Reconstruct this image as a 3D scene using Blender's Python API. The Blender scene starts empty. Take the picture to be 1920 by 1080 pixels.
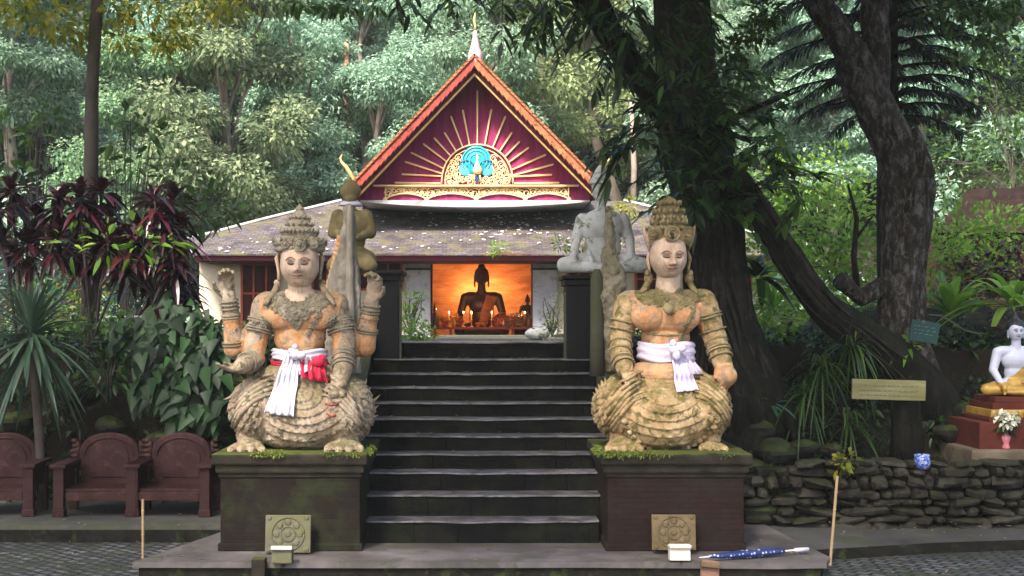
import bpy, bmesh, math, random
import numpy as np
from mathutils import Vector, Matrix, noise
from mathutils.bvhtree import BVHTree

SC = bpy.context.scene
COL = SC.collection
F = 2400.0           # focal length in pixels of the 1920 px wide frame
CXP, CYP = 905.0, 600.0   # vanishing point of the stair axis
HC = 2.13            # eye height above the stone landing

# ---------------------------------------------------------------- camera, sky, sun
cam_d = bpy.data.cameras.new('camera')
cam = bpy.data.objects.new('camera', cam_d)
COL.objects.link(cam)
cam_d.sensor_width = 36.0
cam_d.lens = F / 1920.0 * 36.0
cam_d.shift_x = (960 - CXP) / 1920.0
cam_d.shift_y = (CYP - 540) / 1920.0
cam_d.clip_start = 0.1
cam_d.clip_end = 600
cam.location = (0, 0, HC)
cam.rotation_euler = (math.radians(90), 0, 0)
SC.camera = cam

SUN_EL, SUN_AZ = math.radians(52), math.radians(203)   # azimuth from +Y, clockwise
world = bpy.data.worlds.new('World')
SC.world = world
world.use_nodes = True
wn = world.node_tree.nodes
wl = world.node_tree.links
sky = wn.new('ShaderNodeTexSky')
sky.sky_type = 'NISHITA'
sky.sun_disc = False
sky.sun_elevation = SUN_EL
sky.sun_rotation = SUN_AZ
sky.air_density = 1.0
sky.dust_density = 4.0
sky.ozone_density = 1.0
wl.new(sky.outputs[0], wn['Background'].inputs[0])
wn['Background'].inputs[1].default_value = 0.15

sun_d = bpy.data.lights.new('sun', 'SUN')
sun_d.energy = 4.5
sun_d.angle = math.radians(10)
sun_d.color = (1.0, 0.93, 0.84)
sun = bpy.data.objects.new('sun', sun_d)
COL.objects.link(sun)
sd = Vector((math.sin(SUN_AZ) * math.cos(SUN_EL), math.cos(SUN_AZ) * math.cos(SUN_EL), math.sin(SUN_EL)))
sun.rotation_euler = (-sd).to_track_quat('-Z', 'Y').to_euler()
sun.location = (0, -10, 20)

SC.view_settings.view_transform = 'Standard'
SC.view_settings.look = 'None'
SC.view_settings.exposure = 1.6
SC.view_settings.gamma = 1.0
SC.view_settings.use_curve_mapping = False
try:
    SC.cycles.use_denoising = True
    SC.cycles.max_bounces = 7
    SC.cycles.diffuse_bounces = 4
    SC.cycles.transparent_max_bounces = 8
    SC.cycles.volume_bounces = 1
except Exception:
    pass

def P(px, py, D):
    """world point that lies D metres down the path, seen at frame position (px, py)"""
    return Vector(((px - CXP) * D / F, D, HC - (py - CYP) * D / F))

# ---------------------------------------------------------------- object helpers
def thing(name, label, cat, loc=(0, 0, 0), group=None):
    o = bpy.data.objects.new(name, None)
    o.empty_display_size = 0.2
    COL.objects.link(o)
    o.location = loc
    o['label'] = label
    o['category'] = cat
    if group: o['group'] = group
    return o

def tag(o, label, cat, group=None):
    o['label'] = label; o['category'] = cat
    if group: o['group'] = group
    return o

def link_mesh(name, me, parent=None, kind=None, label=None):
    o = bpy.data.objects.new(name, me)
    COL.objects.link(o)
    if parent is not None: o.parent = parent
    if kind: o['kind'] = kind
    if label: o['label'] = label
    return o

def mesh_from(name, V, quads=None, tris=None, mats=None, smooth=True, mi=None):
    """fast mesh from numpy arrays"""
    me = bpy.data.meshes.new(name)
    V = np.asarray(V, dtype=np.float32)
    nq = 0 if quads is None else len(quads)
    nt = 0 if tris is None else len(tris)
    me.vertices.add(len(V))
    me.vertices.foreach_set('co', V.ravel())
    loops = []
    if nq: loops.append(np.asarray(quads, dtype=np.int32).ravel())
    if nt: loops.append(np.asarray(tris, dtype=np.int32).ravel())
    loops = np.concatenate(loops)
    me.loops.add(len(loops))
    me.loops.foreach_set('vertex_index', loops)
    starts = np.concatenate([np.arange(nq) * 4, nq * 4 + np.arange(nt) * 3]).astype(np.int32)
    me.polygons.add(nq + nt)
    me.polygons.foreach_set('loop_start', starts)
    if mats:
        for m in (mats if isinstance(mats, (list, tuple)) else [mats]): me.materials.append(m)
    if mi is not None: me.polygons.foreach_set('material_index', np.asarray(mi, dtype=np.int32))
    me.update(calc_edges=True)
    me.polygons.foreach_set('use_smooth', np.full(nq + nt, smooth))
    me.validate()
    return me

class MB:
    """mesh builder: collects simple shapes and links them as one mesh object"""
    def __init__(s): s.v = []; s.f = []; s.m = []
    def add(s, vs, fs, mi=0):
        b = len(s.v)
        s.v += [tuple(v) for v in vs]
        s.f += [tuple(b + i for i in f) for f in fs]
        s.m += [mi] * len(fs)
        return s
    def box(s, c, h, rot=None, mi=0, taper=1.0, bev=0.0):
        c = Vector(c)
        if bev > 0:
            bm = bmesh.new()
            bmesh.ops.create_cube(bm, size=2)
            for v in bm.verts:
                k = taper if v.co.z > 0 else 1
                v.co = Vector((v.co.x * h[0] * k, v.co.y * h[1] * k, v.co.z * h[2]))
            bmesh.ops.bevel(bm, geom=bm.edges[:], offset=bev, segments=2, affect='EDGES', profile=0.6)
            bm.verts.index_update()
            vs = [c + (rot @ v.co if rot else v.co) for v in bm.verts]
            fs = [[v.index for v in f.verts] for f in bm.faces]
            bm.free()
            return s.add(vs, fs, mi)
        vs = []
        for z in (-1, 1):
            k = taper if z > 0 else 1
            for x, y in ((-1, -1), (1, -1), (1, 1), (-1, 1)):
                p = Vector((x * h[0] * k, y * h[1] * k, z * h[2]))
                vs.append(c + (rot @ p if rot else p))
        return s.add(vs, [(3, 2, 1, 0), (4, 5, 6, 7), (0, 1, 5, 4), (1, 2, 6, 5), (2, 3, 7, 6), (3, 0, 4, 7)], mi)
    def span(s, a, b, mi=0, bev=0.0):
        a = Vector(a); b = Vector(b)
        return s.box((a + b) / 2, [abs(x) / 2 for x in (b - a)], mi=mi, bev=bev)
    def tube(s, pts, rad, n=8, mi=0, cap=True, wob=0.0, flat=1.0, seed=0):
        pts = [Vector(p) for p in pts]
        if not hasattr(rad, '__len__'): rad = [rad] * len(pts)
        vs = []; up = None
        for i, p in enumerate(pts):
            t = (pts[min(i + 1, len(pts) - 1)] - pts[max(i - 1, 0)]).normalized()
            if up is None:
                up = Vector((0, 0, 1)) if abs(t.z) < 0.9 else Vector((1, 0, 0))
            a = t.cross(up)
            if a.length < 1e-4: a = t.cross(Vector((0.3, 1, 0.2)))
            a.normalize(); b = a.cross(t).normalized(); up = b
            for k in range(n):
                an = 2 * math.pi * k / n
                r = rad[i]
                if wob: r *= 1 + wob * noise.noise(Vector((math.cos(an) * 1.3 + seed, math.sin(an) * 1.3, i * 0.45 + seed)))
                vs.append(p + a * (math.cos(an) * r) + b * (math.sin(an) * r * flat))
        fs = []
        for i in range(len(pts) - 1):
            for k in range(n):
                k2 = (k + 1) % n
                fs.append((i * n + k, i * n + k2, (i + 1) * n + k2, (i + 1) * n + k))
        if cap:
            fs.append(tuple(reversed(range(n))))
            fs.append(tuple((len(pts) - 1) * n + k for k in range(n)))
        return s.add(vs, fs, mi)
    def lathe(s, c, prof, n=24, mi=0, sx=1.0, sy=1.0, rel=None, rot=None):
        """prof: (radius, z) from the bottom up"""
        c = Vector(c); vs = []
        for r, z in prof:
            for k in range(n):
                an = 2 * math.pi * k / n
                rr = r * (1 + (rel(an, z) if rel else 0))
                p = Vector((math.cos(an) * rr * sx, math.sin(an) * rr * sy, z))
                vs.append(c + (rot @ p if rot else p))
        fs = []
        for i in range(len(prof) - 1):
            for k in range(n):
                k2 = (k + 1) % n
                fs.append((i * n + k, i * n + k2, (i + 1) * n + k2, (i + 1) * n + k))
        fs.append(tuple(reversed(range(n))))
        fs.append(tuple((len(prof) - 1) * n + k for k in range(n)))
        return s.add(vs, fs, mi)
    def ell(s, c, r, n=16, m=10, rot=None, mi=0):
        c = Vector(c)
        vs = [c + ((rot @ Vector((0, 0, -r[2]))) if rot else Vector((0, 0, -r[2])))]
        for i in range(1, m):
            ph = -math.pi / 2 + math.pi * i / m
            for k in range(n):
                an = 2 * math.pi * k / n
                p = Vector((math.cos(an) * math.cos(ph) * r[0], math.sin(an) * math.cos(ph) * r[1], math.sin(ph) * r[2]))
                vs.append(c + (rot @ p if rot else p))
        t = Vector((0, 0, r[2]))
        vs.append(c + (rot @ t if rot else t))
        fs = []
        for k in range(n): fs.append((0, 1 + (k + 1) % n, 1 + k))
        for i in range(m - 2):
            for k in range(n):
                a = 1 + i * n
                fs.append((a + k, a + (k + 1) % n, a + n + (k + 1) % n, a + n + k))
        a = 1 + (m - 2) * n
        for k in range(n): fs.append((a + k, a + (k + 1) % n, len(vs) - 1))
        return s.add(vs, fs, mi)
    def cap(s, a, b, ra, rb, n=14, mi=0, m=6):
        """tapered capsule between a and b"""
        a = Vector(a); b = Vector(b)
        q = (b - a).to_track_quat('Z', 'Y').to_matrix(); L = (b - a).length
        prof = []
        for i in range(m):
            t = math.pi / 2 * (i + 0.3) / m
            prof.append((ra * math.sin(t), -ra * math.cos(t)))
        prof.append((ra, 0)); prof.append(((ra + rb) / 2, L / 2)); prof.append((rb, L))
        for i in range(m):
            t = math.pi / 2 * (i + 1 - 0.3) / m
            prof.append((rb * math.cos(t), L + rb * math.sin(t)))
        return s.lathe(a, prof, n, mi, rot=q)
    def prism(s, pts, y0, y1, mi=0):
        """outline in x,z swept from y0 to y1"""
        n = len(pts)
        vs = [Vector((x, y0, z)) for x, z in pts] + [Vector((x, y1, z)) for x, z in pts]
        fs = [tuple(range(n)), tuple(reversed(range(n, 2 * n)))]
        fs += [(i, i + n, (i + 1) % n + n, (i + 1) % n) for i in range(n)]
        return s.add(vs, fs, mi)
    def build(s, name, mats, parent=None, smooth=False, kind=None, label=None, bevel=0, auto=None):
        me = bpy.data.meshes.new(name)
        off = Vector(parent.location) if parent is not None else Vector((0, 0, 0))
        if parent is not None and parent.parent is not None: off = off + Vector(parent.parent.location)
        me.from_pydata([tuple(Vector(v) - off) for v in s.v], [], s.f)
        for m in (mats if isinstance(mats, (list, tuple)) else [mats]): me.materials.append(m)
        me.polygons.foreach_set('material_index', s.m)
        bm = bmesh.new(); bm.from_mesh(me)
        bmesh.ops.recalc_face_normals(bm, faces=bm.faces[:])
        bm.to_mesh(me); bm.free()
        me.polygons.foreach_set('use_smooth', [smooth] * len(me.polygons))
        o = link_mesh(name, me, parent, kind, label)
        if auto is not None and smooth:
            me.set_sharp_from_angle(angle=math.radians(auto))
        if bevel:
            md = o.modifiers.new('bevel', 'BEVEL'); md.width = bevel; md.segments = 2; md.limit_method = 'ANGLE'
        return o

def organic(mb, name, mats, parent, voxel=0.012, smooth_it=4, relief=None, label=None, matfn=None):
    """fuse all shapes of mb into one continuous skin, then carve the relief into it"""
    me = bpy.data.meshes.new('tmp')
    off = Vector(parent.location) if parent is not None else Vector((0, 0, 0))
    if parent is not None and parent.parent is not None: off = off + Vector(parent.parent.location)
    me.from_pydata([tuple(Vector(v) - off) for v in mb.v], [], mb.f)
    bm = bmesh.new(); bm.from_mesh(me); bmesh.ops.recalc_face_normals(bm, faces=bm.faces[:]); bm.to_mesh(me); bm.free()
    t = bpy.data.objects.new('tmp', me); COL.objects.link(t)
    r = t.modifiers.new('r', 'REMESH'); r.mode = 'VOXEL'; r.voxel_size = voxel
    sm = t.modifiers.new('s', 'SMOOTH'); sm.factor = 0.5; sm.iterations = smooth_it
    dg = bpy.context.evaluated_depsgraph_get()
    out = bpy.data.meshes.new_from_object(t.evaluated_get(dg))
    bpy.data.objects.remove(t); bpy.data.meshes.remove(me)
    out.name = name
    if relief:
        n = len(out.vertices)
        co = np.empty(n * 3, np.float32); no = np.empty(n * 3, np.float32)
        out.vertices.foreach_get('co', co); out.vertices.foreach_get('normal', no)
        co = co.reshape(-1, 3); no = no.reshape(-1, 3)
        d = relief(co + np.array(off, dtype=np.float32), no)
        co = co + no * d[:, None]
        out.vertices.foreach_set('co', co.ravel().astype(np.float32)); out.update()
    for m in (mats if isinstance(mats, (list, tuple)) else [mats]): out.materials.append(m)
    if matfn:
        c = np.array([tuple(p.center + off) for p in out.polygons]); nn = np.array([tuple(p.normal) for p in out.polygons])
        out.polygons.foreach_set('material_index', matfn(c, nn).astype(np.int32))
    out.polygons.foreach_set('use_smooth', [True] * len(out.polygons))
    return link_mesh(name, out, parent, label=label)

def bvh_of(*objs):
    vs = []; fs = []
    for o in objs:
        off = Vector(o.location); p = o.parent
        while p is not None: off = off + Vector(p.location); p = p.parent
        b = len(vs)
        vs += [v.co + off for v in o.data.vertices]
        fs += [tuple(b + i for i in p.vertices) for p in o.data.polygons]
    return BVHTree.FromPolygons(vs, fs)

def inside(poly, x, y):
    c = False; j = len(poly) - 1
    for i in range(len(poly)):
        xi, yi = poly[i]; xj, yj = poly[j]
        if (yi > y) != (yj > y) and x < (xj - xi) * (y - yi) / (yj - yi) + xi: c = not c
        j = i
    return c

def applique(name, bvh, poly, D, step, thick, mat, parent, relief=None, label=None, lim=0.6, smooth=True, link=True):
    """a raised sheet that follows the front of a carved body inside an outline (frame units)"""
    xs = [p[0] for p in poly]; ys = [p[1] for p in poly]
    x0, x1, y0, y1 = min(xs), max(xs), min(ys), max(ys)
    nx = max(2, int((x1 - x0) / step) + 1); ny = max(2, int((y1 - y0) / step) + 1)
    idx = {}; vs = []; sheet = []
    off = Vector(parent.location)
    if parent.parent is not None: off = off + Vector(parent.parent.location)
    def vert(i, j):
        k = (i, j)
        if k in idx: return idx[k]
        px = x0 + (x1 - x0) * i / nx; py = y0 + (y1 - y0) * j / ny
        p = P(px, py, D); o = p + Vector((0, -2.5, 0))
        h, n, fi, ds = bvh.ray_cast(o, Vector((0, 1, 0)), 5)
        if h is None: idx[k] = None; return None
        if n.y > 0: n = -n
        n = (n + Vector((0, -0.6, 0))).normalized()
        r = relief(px, py) if relief else 0
        vs.append(h + n * (thick + r) - off); vs.append(h + n * (-0.01) - off)
        idx[k] = len(vs) - 2
        return idx[k]
    cells = set()
    for i in range(nx):
        for j in range(ny):
            px = x0 + (x1 - x0) * (i + .5) / nx; py = y0 + (y1 - y0) * (j + .5) / ny
            if inside(poly, px, py):
                c = [vert(i, j), vert(i, j + 1), vert(i + 1, j + 1), vert(i + 1, j)]
                if None in c: continue
                pp = [vs[k] for k in c]
                if max(p.y for p in pp) - min(p.y for p in pp) > lim * step * D / F * 12: continue
                sheet.append(tuple(c)); cells.add((i, j))
    fs = list(sheet)
    for (i, j) in cells:
        a, b, c, d = idx[(i, j)], idx[(i, j + 1)], idx[(i + 1, j + 1)], idx[(i + 1, j)]
        for (di, dj, u, w) in ((-1, 0, a, b), (0, 1, b, c), (1, 0, c, d), (0, -1, d, a)):
            if (i + di, j + dj) not in cells: fs.append((u, u + 1, w + 1, w))
    if not fs: return None
    if not link: return vs, fs
    me = bpy.data.meshes.new(name)
    me.from_pydata([tuple(v) for v in vs], [], fs)
    me.materials.append(mat)
    bm = bmesh.new(); bm.from_mesh(me)
    bmesh.ops.delete(bm, geom=[v for v in bm.verts if not v.link_faces], context='VERTS')
    bmesh.ops.recalc_face_normals(bm, faces=bm.faces[:]); bm.to_mesh(me); bm.free()
    me.polygons.foreach_set('use_smooth', [smooth] * len(me.polygons))
    return link_mesh(name, me, parent, label=label)

def npn(co, sc, seed=0.0):
    """perlin noise for an array of points"""
    return np.array([noise.noise(Vector((float(c[0]) * sc + seed, float(c[1]) * sc, float(c[2]) * sc + seed * 2))) for c in co])

def copy_thing(root, loc=None, rotz=None, scale=None, label=None, group=None):
    r = root.copy(); COL.objects.link(r)
    if loc is not None: r.location = loc
    if rotz is not None: r.rotation_euler = (0, 0, rotz)
    if scale is not None: r.scale = scale if hasattr(scale, '__len__') else (scale,) * 3
    if label: r['label'] = label
    if group: r['group'] = group
    for ch in list(root.children):
        c = ch.copy(); COL.objects.link(c); c.parent = r
        for g in list(ch.children):
            d = g.copy(); COL.objects.link(d); d.parent = c
    return r

# ---------------------------------------------------------------- materials
def mat_new(name):
    m = bpy.data.materials.new(name); m.use_nodes = True
    nt = m.node_tree; b = nt.nodes['Principled BSDF']
    return m, nt, b

def ramp(nt, fac, stops):
    r = nt.nodes.new('ShaderNodeValToRGB')
    e = r.color_ramp.elements
    while len(e) < len(stops): e.new(0.5)
    for el, (p, c) in zip(e, stops):
        el.position = p; el.color = (*c, 1)
    nt.links.new(fac, r.inputs[0])
    return r.outputs[0]

def tex_noise(nt, vec, scale, detail=6, rough=0.6, dist=0.0):
    n = nt.nodes.new('ShaderNodeTexNoise'); n.inputs['Scale'].default_value = scale
    n.inputs['Detail'].default_value = detail; n.inputs['Roughness'].default_value = rough
    n.inputs['Distortion'].default_value = dist
    nt.links.new(vec, n.inputs['Vector'])
    return n.outputs['Fac']

def mix(nt, fac, a, b):
    m = nt.nodes.new('ShaderNodeMix'); m.data_type = 'RGBA'
    for i, v in ((0, fac), (6, a), (7, b)):
        if isinstance(v, (int, float)): m.inputs[i].default_value = v
        elif isinstance(v, tuple): m.inputs[i].default_value = (*v, 1)
        else: nt.links.new(v, m.inputs[i])
    return m.outputs[2]

def math_n(nt, op, a, b=0.0, clamp=False):
    m = nt.nodes.new('ShaderNodeMath'); m.operation = op; m.use_clamp = clamp
    for i, v in ((0, a), (1, b)):
        if isinstance(v, (int, float)): m.inputs[i].default_value = v
        else: nt.links.new(v, m.inputs[i])
    return m.outputs[0]

def bump(nt, b, h, strength=0.4, dist=0.02):
    n = nt.nodes.new('ShaderNodeBump'); n.inputs['Strength'].default_value = strength
    n.inputs['Distance'].default_value = dist
    nt.links.new(h, n.inputs['Height']); nt.links.new(n.outputs[0], b.inputs['Normal'])

def objvec(nt, scale=(1, 1, 1)):
    t = nt.nodes.new('ShaderNodeTexCoord')
    mp = nt.nodes.new('ShaderNodeMapping'); mp.inputs['Scale'].default_value = scale
    nt.links.new(t.outputs['Object'], mp.inputs[0])
    return mp.outputs[0]

def up_mask(nt, lo, hi):
    g = nt.nodes.new('ShaderNodeNewGeometry'); s = nt.nodes.new('ShaderNodeSeparateXYZ')
    nt.links.new(g.outputs['Normal'], s.inputs[0])
    mr = nt.nodes.new('ShaderNodeMapRange'); mr.inputs[1].default_value = lo; mr.inputs[2].default_value = hi
    nt.links.new(s.outputs[2], mr.inputs[0])
    return mr.outputs[0]

def weathered(name, stops, sc=4.0, rough=0.9, bstr=0.5, bsc=25.0, bdist=0.01, spots=None, moss=None, moss_up=(0.5, 0.9), moss_noise=3.0, vec=(1, 1, 1), spec=0.3, spot_sc=9.0, spot_th=0.58, soft=0.045):
    """noise-mottled surface: base ramp, blotches of a second colour, moss on what faces up"""
    m, nt, b = mat_new(name)
    v = objvec(nt, vec)
    f = tex_noise(nt, v, sc, 8, 0.65, 0.3)
    c = ramp(nt, f, stops)
    if spots:
        g = tex_noise(nt, v, spot_sc, 7, 0.7, 0.5)
        mk = ramp(nt, g, [(spot_th - soft, (0, 0, 0)), (spot_th + soft, (1, 1, 1))])
        c = mix(nt, mk, c, spots)
    if moss:
        g = tex_noise(nt, v, moss_noise, 6, 0.7)
        g = math_n(nt, 'MULTIPLY', math_n(nt, 'ADD', g, -0.36, True), 5.0, True)
        k = math_n(nt, 'MULTIPLY', g, up_mask(nt, *moss_up), True)
        c = mix(nt, k, c, moss)
    nt.links.new(c, b.inputs['Base Color'])
    b.inputs['Roughness'].default_value = rough
    b.inputs['Specular IOR Level'].default_value = spec
    h = math_n(nt, 'ADD', tex_noise(nt, v, bsc, 8, 0.7), tex_noise(nt, v, bsc * 0.25, 4, 0.6))
    bump(nt, b, h, bstr, bdist)
    return m

def plain(name, col, rough=0.6, var=0.12, sc=6, metal=0.0, bstr=0.15, emit=None, estr=0.0, spec=0.4):
    m, nt, b = mat_new(name)
    v = objvec(nt)
    f = tex_noise(nt, v, sc, 6, 0.6)
    c = ramp(nt, f, [(0.3, tuple(x * (1 - var) for x in col)), (0.7, tuple(min(1, x * (1 + var)) for x in col))])
    nt.links.new(c, b.inputs['Base Color'])
    b.inputs['Roughness'].default_value = rough; b.inputs['Metallic'].default_value = metal
    b.inputs['Specular IOR Level'].default_value = spec
    if bstr: bump(nt, b, tex_noise(nt, v, sc * 8, 5, 0.6), bstr, 0.005)
    if emit:
        b.inputs['Emission Color'].default_value = (*emit, 1); b.inputs['Emission Strength'].default_value = estr
    return m

def leafmat(name, cols, rough=0.45, trans=0.35, var_obj=0.0, spec=0.4, tcol=None):
    """leaf: one colour of the ramp per leaf, light passes through"""
    m, nt, b = mat_new(name)
    g = nt.nodes.new('ShaderNodeNewGeometry')
    n = len(cols)
    c = ramp(nt, g.outputs['Random Per Island'], [(i / max(1, n - 1), k) for i, k in enumerate(cols)])
    if var_obj:
        oi = nt.nodes.new('ShaderNodeObjectInfo')
        hs = nt.nodes.new('ShaderNodeHueSaturation')
        nt.links.new(c, hs.inputs['Color'])
        nt.links.new(math_n(nt, 'ADD', math_n(nt, 'MULTIPLY', oi.outputs['Random'], 2 * var_obj * 0.12), 0.5 - var_obj * 0.12), hs.inputs['Hue'])
        nt.links.new(math_n(nt, 'ADD', math_n(nt, 'MULTIPLY', oi.outputs['Random'], var_obj), 1 - var_obj * 0.5), hs.inputs['Value'])
        c = hs.outputs[0]
    nt.links.new(c, b.inputs['Base Color'])
    b.inputs['Roughness'].default_value = rough
    b.inputs['Specular IOR Level'].default_value = spec
    t = nt.nodes.new('ShaderNodeBsdfTranslucent')
    if tcol: t.inputs[0].default_value = (*tcol, 1)
    else:
        br = nt.nodes.new('ShaderNodeGamma'); br.inputs[1].default_value = 0.85
        nt.links.new(c, br.inputs[0]); nt.links.new(br.outputs[0], t.inputs[0])
    ms = nt.nodes.new('ShaderNodeMixShader'); ms.inputs[0].default_value = trans
    nt.links.new(b.outputs[0], ms.inputs[1]); nt.links.new(t.outputs[0], ms.inputs[2])
    nt.links.new(ms.outputs[0], nt.nodes['Material Output'].inputs[0])
    return m

# ---------------------------------------------------------------- leaves
RNG = np.random.default_rng(7)
random.seed(11)

def unit(a):
    return a / np.maximum(np.linalg.norm(a, axis=1, keepdims=True), 1e-6)

def rand_dirs(n, zb=0.0):
    d = RNG.normal(size=(n, 3)); d[:, 2] += zb
    return unit(d)

def leaf_arrays(C, Dv, U, L, W, seg=1, droop=0.15, fold=0.12, shape='lance'):
    """leaves from base points C along Dv with face normal about U"""
    n = len(C)
    L = np.broadcast_to(np.asarray(L, float), (n,))[:, None]; W = np.broadcast_to(np.asarray(W, float), (n,))[:, None]
    Dv = unit(Dv); S = unit(np.cross(Dv, U)); N = np.cross(S, Dv)
    dn = np.array([0, 0, -1.0])
    def ctr(t): return C + Dv * L * t + dn * (droop * L * t * t)
    if seg == 1:
        a = ctr(0); m = ctr(0.45); e = ctr(1.0)
        V = np.stack([a, m - S * W / 2 + N * W * fold, e, m + S * W / 2 + N * W * fold], 1).reshape(-1, 3)
        Q = np.arange(n * 4).reshape(n, 4)
        return V, Q, np.zeros((0, 3), int)
    prof = {'lance': lambda t: math.sin(math.pi * t ** 0.8) ** 0.9,
            'heart': lambda t: (1 - t) ** 0.75 * min(1, (t + 0.03) * 7) ** 0.6 * 1.15,
            'strap': lambda t: min(1, 0.55 + t * 2) * (1 - t ** 4) ** 0.8 if t < 1 else 0,
            'round': lambda t: math.sin(math.pi * t) ** 0.5}[shape]
    rows = [ctr(0)[:, None]]
    for i in range(1, seg):
        t = i / seg; w = prof(t) * W / 2
        c = ctr(t)
        rows.append(np.stack([c - S * w + N * w * 2 * fold, c, c + S * w + N * w * 2 * fold], 1))
    rows.append(ctr(1.0)[:, None])
    V = np.concatenate(rows, 1); k = V.shape[1]
    base = (np.arange(n) * k)[:, None]
    q = []; t3 = [(0, 2, 1), (0, 3, 2)]
    for i in range(seg - 2):
        a = 1 + i * 3
        q += [(a, a + 1, a + 4, a + 3), (a + 1, a + 2, a + 5, a + 4)]
    a = 1 + (seg - 2) * 3
    t3 += [(a, a + 1, k - 1), (a + 1, a + 2, k - 1)]
    Q = (base[:, :, None] + np.array(q)[None]).reshape(-1, 4) if q else np.zeros((0, 4), int)
    T = (base[:, :, None] + np.array(t3)[None]).reshape(-1, 3)
    return V.reshape(-1, 3), Q, T

class Leaves:
    def __init__(s): s.V = []; s.Q = []; s.T = []; s.n = 0
    def add(s, arr):
        V, Q, T = arr
        s.V.append(V); s.Q.append(Q + s.n); s.T.append(T + s.n); s.n += len(V)
    def put(s, *a, **k): s.add(leaf_arrays(*a, **k))
    def mesh(s, name, mat, off=(0, 0, 0), smooth=False):
        V = np.concatenate(s.V) - np.array(off)
        Q = np.concatenate(s.Q); T = np.concatenate(s.T)
        return mesh_from(name, V, Q if len(Q) else None, T if len(T) else None, mat, smooth)
    def build(s, name, mat, parent=None, kind=None, smooth=False):
        off = Vector(parent.location) if parent is not None else Vector((0, 0, 0))
        return link_mesh(name, s.mesh(name, mat, off, smooth), parent, kind)

def clump(Lv, c, r, n, L, W, seg=1, droop=0.2, shape='lance', flat=0.7, zb=0.2, jit=0.35):
    """leaves through a ball round c, facing outwards and up"""
    c = np.asarray(c, float)
    d = rand_dirs(n); rr = RNG.random(n) ** 0.45
    pos = c + d * rr[:, None] * np.array([r, r, r * flat])
    Dv = unit(d + RNG.normal(size=(n, 3)) * 0.6 + np.array([0, 0, -0.15]))
    U = unit(rand_dirs(n) * 0.7 + np.array([0, 0, 1.0]) + d * 0.5)
    Ls = L * (1 + jit * (RNG.random(n) * 2 - 1)); Ws = W * (1 + jit * (RNG.random(n) * 2 - 1))
    Lv.put(pos, Dv, U, Ls, Ws, seg=seg, droop=droop, shape=shape)

def spray(Lv, mb, p, d, length, n, L, W, seg=3, droop=0.25, sag=0.25, wood=0.006, shape='lance', two=True):
    """a twig with leaves along both sides"""
    p = Vector(p); d = Vector(d).normalized()
    side = d.cross(Vector((0, 0, 1)))
    if side.length < 0.1: side = Vector((1, 0, 0))
    side.normalize()
    pts = []
    for i in range(7):
        t = i / 6
        pts.append(p + d * length * t + Vector((0, 0, -1)) * sag * length * t * t)
    if mb is not None: mb.tube(pts, [wood * (1 - 0.7 * i / 6) for i in range(7)], 5, cap=False)
    C = []; D = []; U = []
    for i in range(n):
        t = 0.15 + 0.85 * i / max(1, n - 1)
        k = min(5, int(t * 6)); q = pts[k].lerp(pts[k + 1], t * 6 - k)
        s = 1 if i % 2 else -1
        if i == n - 1: s = 0
        dd = (d * (0.6 + 0.5 * t) + side * s * 0.9 + Vector((random.gauss(0, .15), random.gauss(0, .15), random.gauss(-0.15, .2)))).normalized()
        C.append(tuple(q)); D.append(tuple(dd)); U.append((random.gauss(0, .25), random.gauss(0, .25) - 0.2, 1))
    C = np.array(C); D = np.array(D); U = unit(np.array(U, float))
    k = RNG.uniform(0.75, 1.15, len(C))
    Lv.put(C, D, U, L * k, W * k, seg=seg, droop=droop, shape=shape)
# ================================================================ materials of the setting
M = {}
M['soil'] = weathered('forest_soil', [(0.3, (0.00525, 0.0042, 0.00315)), (0.55, (0.014, 0.0105, 0.007)), (0.75, (0.021, 0.01925, 0.0105))], 1.6, bsc=14, bstr=0.8, bdist=0.05, spots=(0.03, 0.05, 0.015), spot_sc=2.5, spec=0.1)
M['dark_stone'] = weathered('dark_mossy_stone', [(0.3, (0.006, 0.0054, 0.0048)), (0.6, (0.018, 0.0156, 0.0132)), (0.8, (0.033, 0.0252, 0.0192))], 3.5, bsc=18, bstr=0.7, bdist=0.015, moss=(0.06, 0.085, 0.02), moss_noise=4, spec=0.12)
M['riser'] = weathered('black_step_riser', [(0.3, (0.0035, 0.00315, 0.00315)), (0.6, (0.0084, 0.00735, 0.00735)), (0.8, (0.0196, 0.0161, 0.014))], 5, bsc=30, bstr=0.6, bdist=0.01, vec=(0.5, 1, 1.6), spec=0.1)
M['tread'] = weathered('sky_tint_step_tread', [(0.3, (0.042, 0.0385, 0.0406)), (0.5, (0.133, 0.1225, 0.133)), (0.75, (0.252, 0.238, 0.259))], 4, rough=0.38, bsc=30, bstr=0.4, spec=0.6, spots=(0.03, 0.027, 0.027), spot_sc=5, spot_th=0.54, soft=.08)  # pale lilac paints the sky light on the treads; dark spots are stains
M['landing'] = weathered('worn_landing', [(0.3, (0.03, 0.0252, 0.0228)), (0.5, (0.096, 0.081, 0.078)), (0.75, (0.174, 0.15, 0.147))], 1.6, rough=0.55, bsc=22, bstr=0.4, spec=0.45, spots=(0.06, 0.055, 0.04), spot_sc=2.2, spot_th=0.56)
M['kerb'] = weathered('kerb_concrete', [(0.3, (0.042, 0.0385, 0.035)), (0.6, (0.105, 0.098, 0.091)), (0.8, (0.168, 0.154, 0.14))], 3, bsc=20, moss=(0.05, 0.06, 0.02), moss_up=(-1, 0.4))
M['kerb_dark'] = weathered('kerb_side', [(0.3, (0.006, 0.006, 0.0045)), (0.7, (0.02, 0.0175, 0.014))], 6, bsc=20, bstr=0.8, spots=(0.03, 0.04, 0.015), spot_sc=5, spec=0.1)
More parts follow.
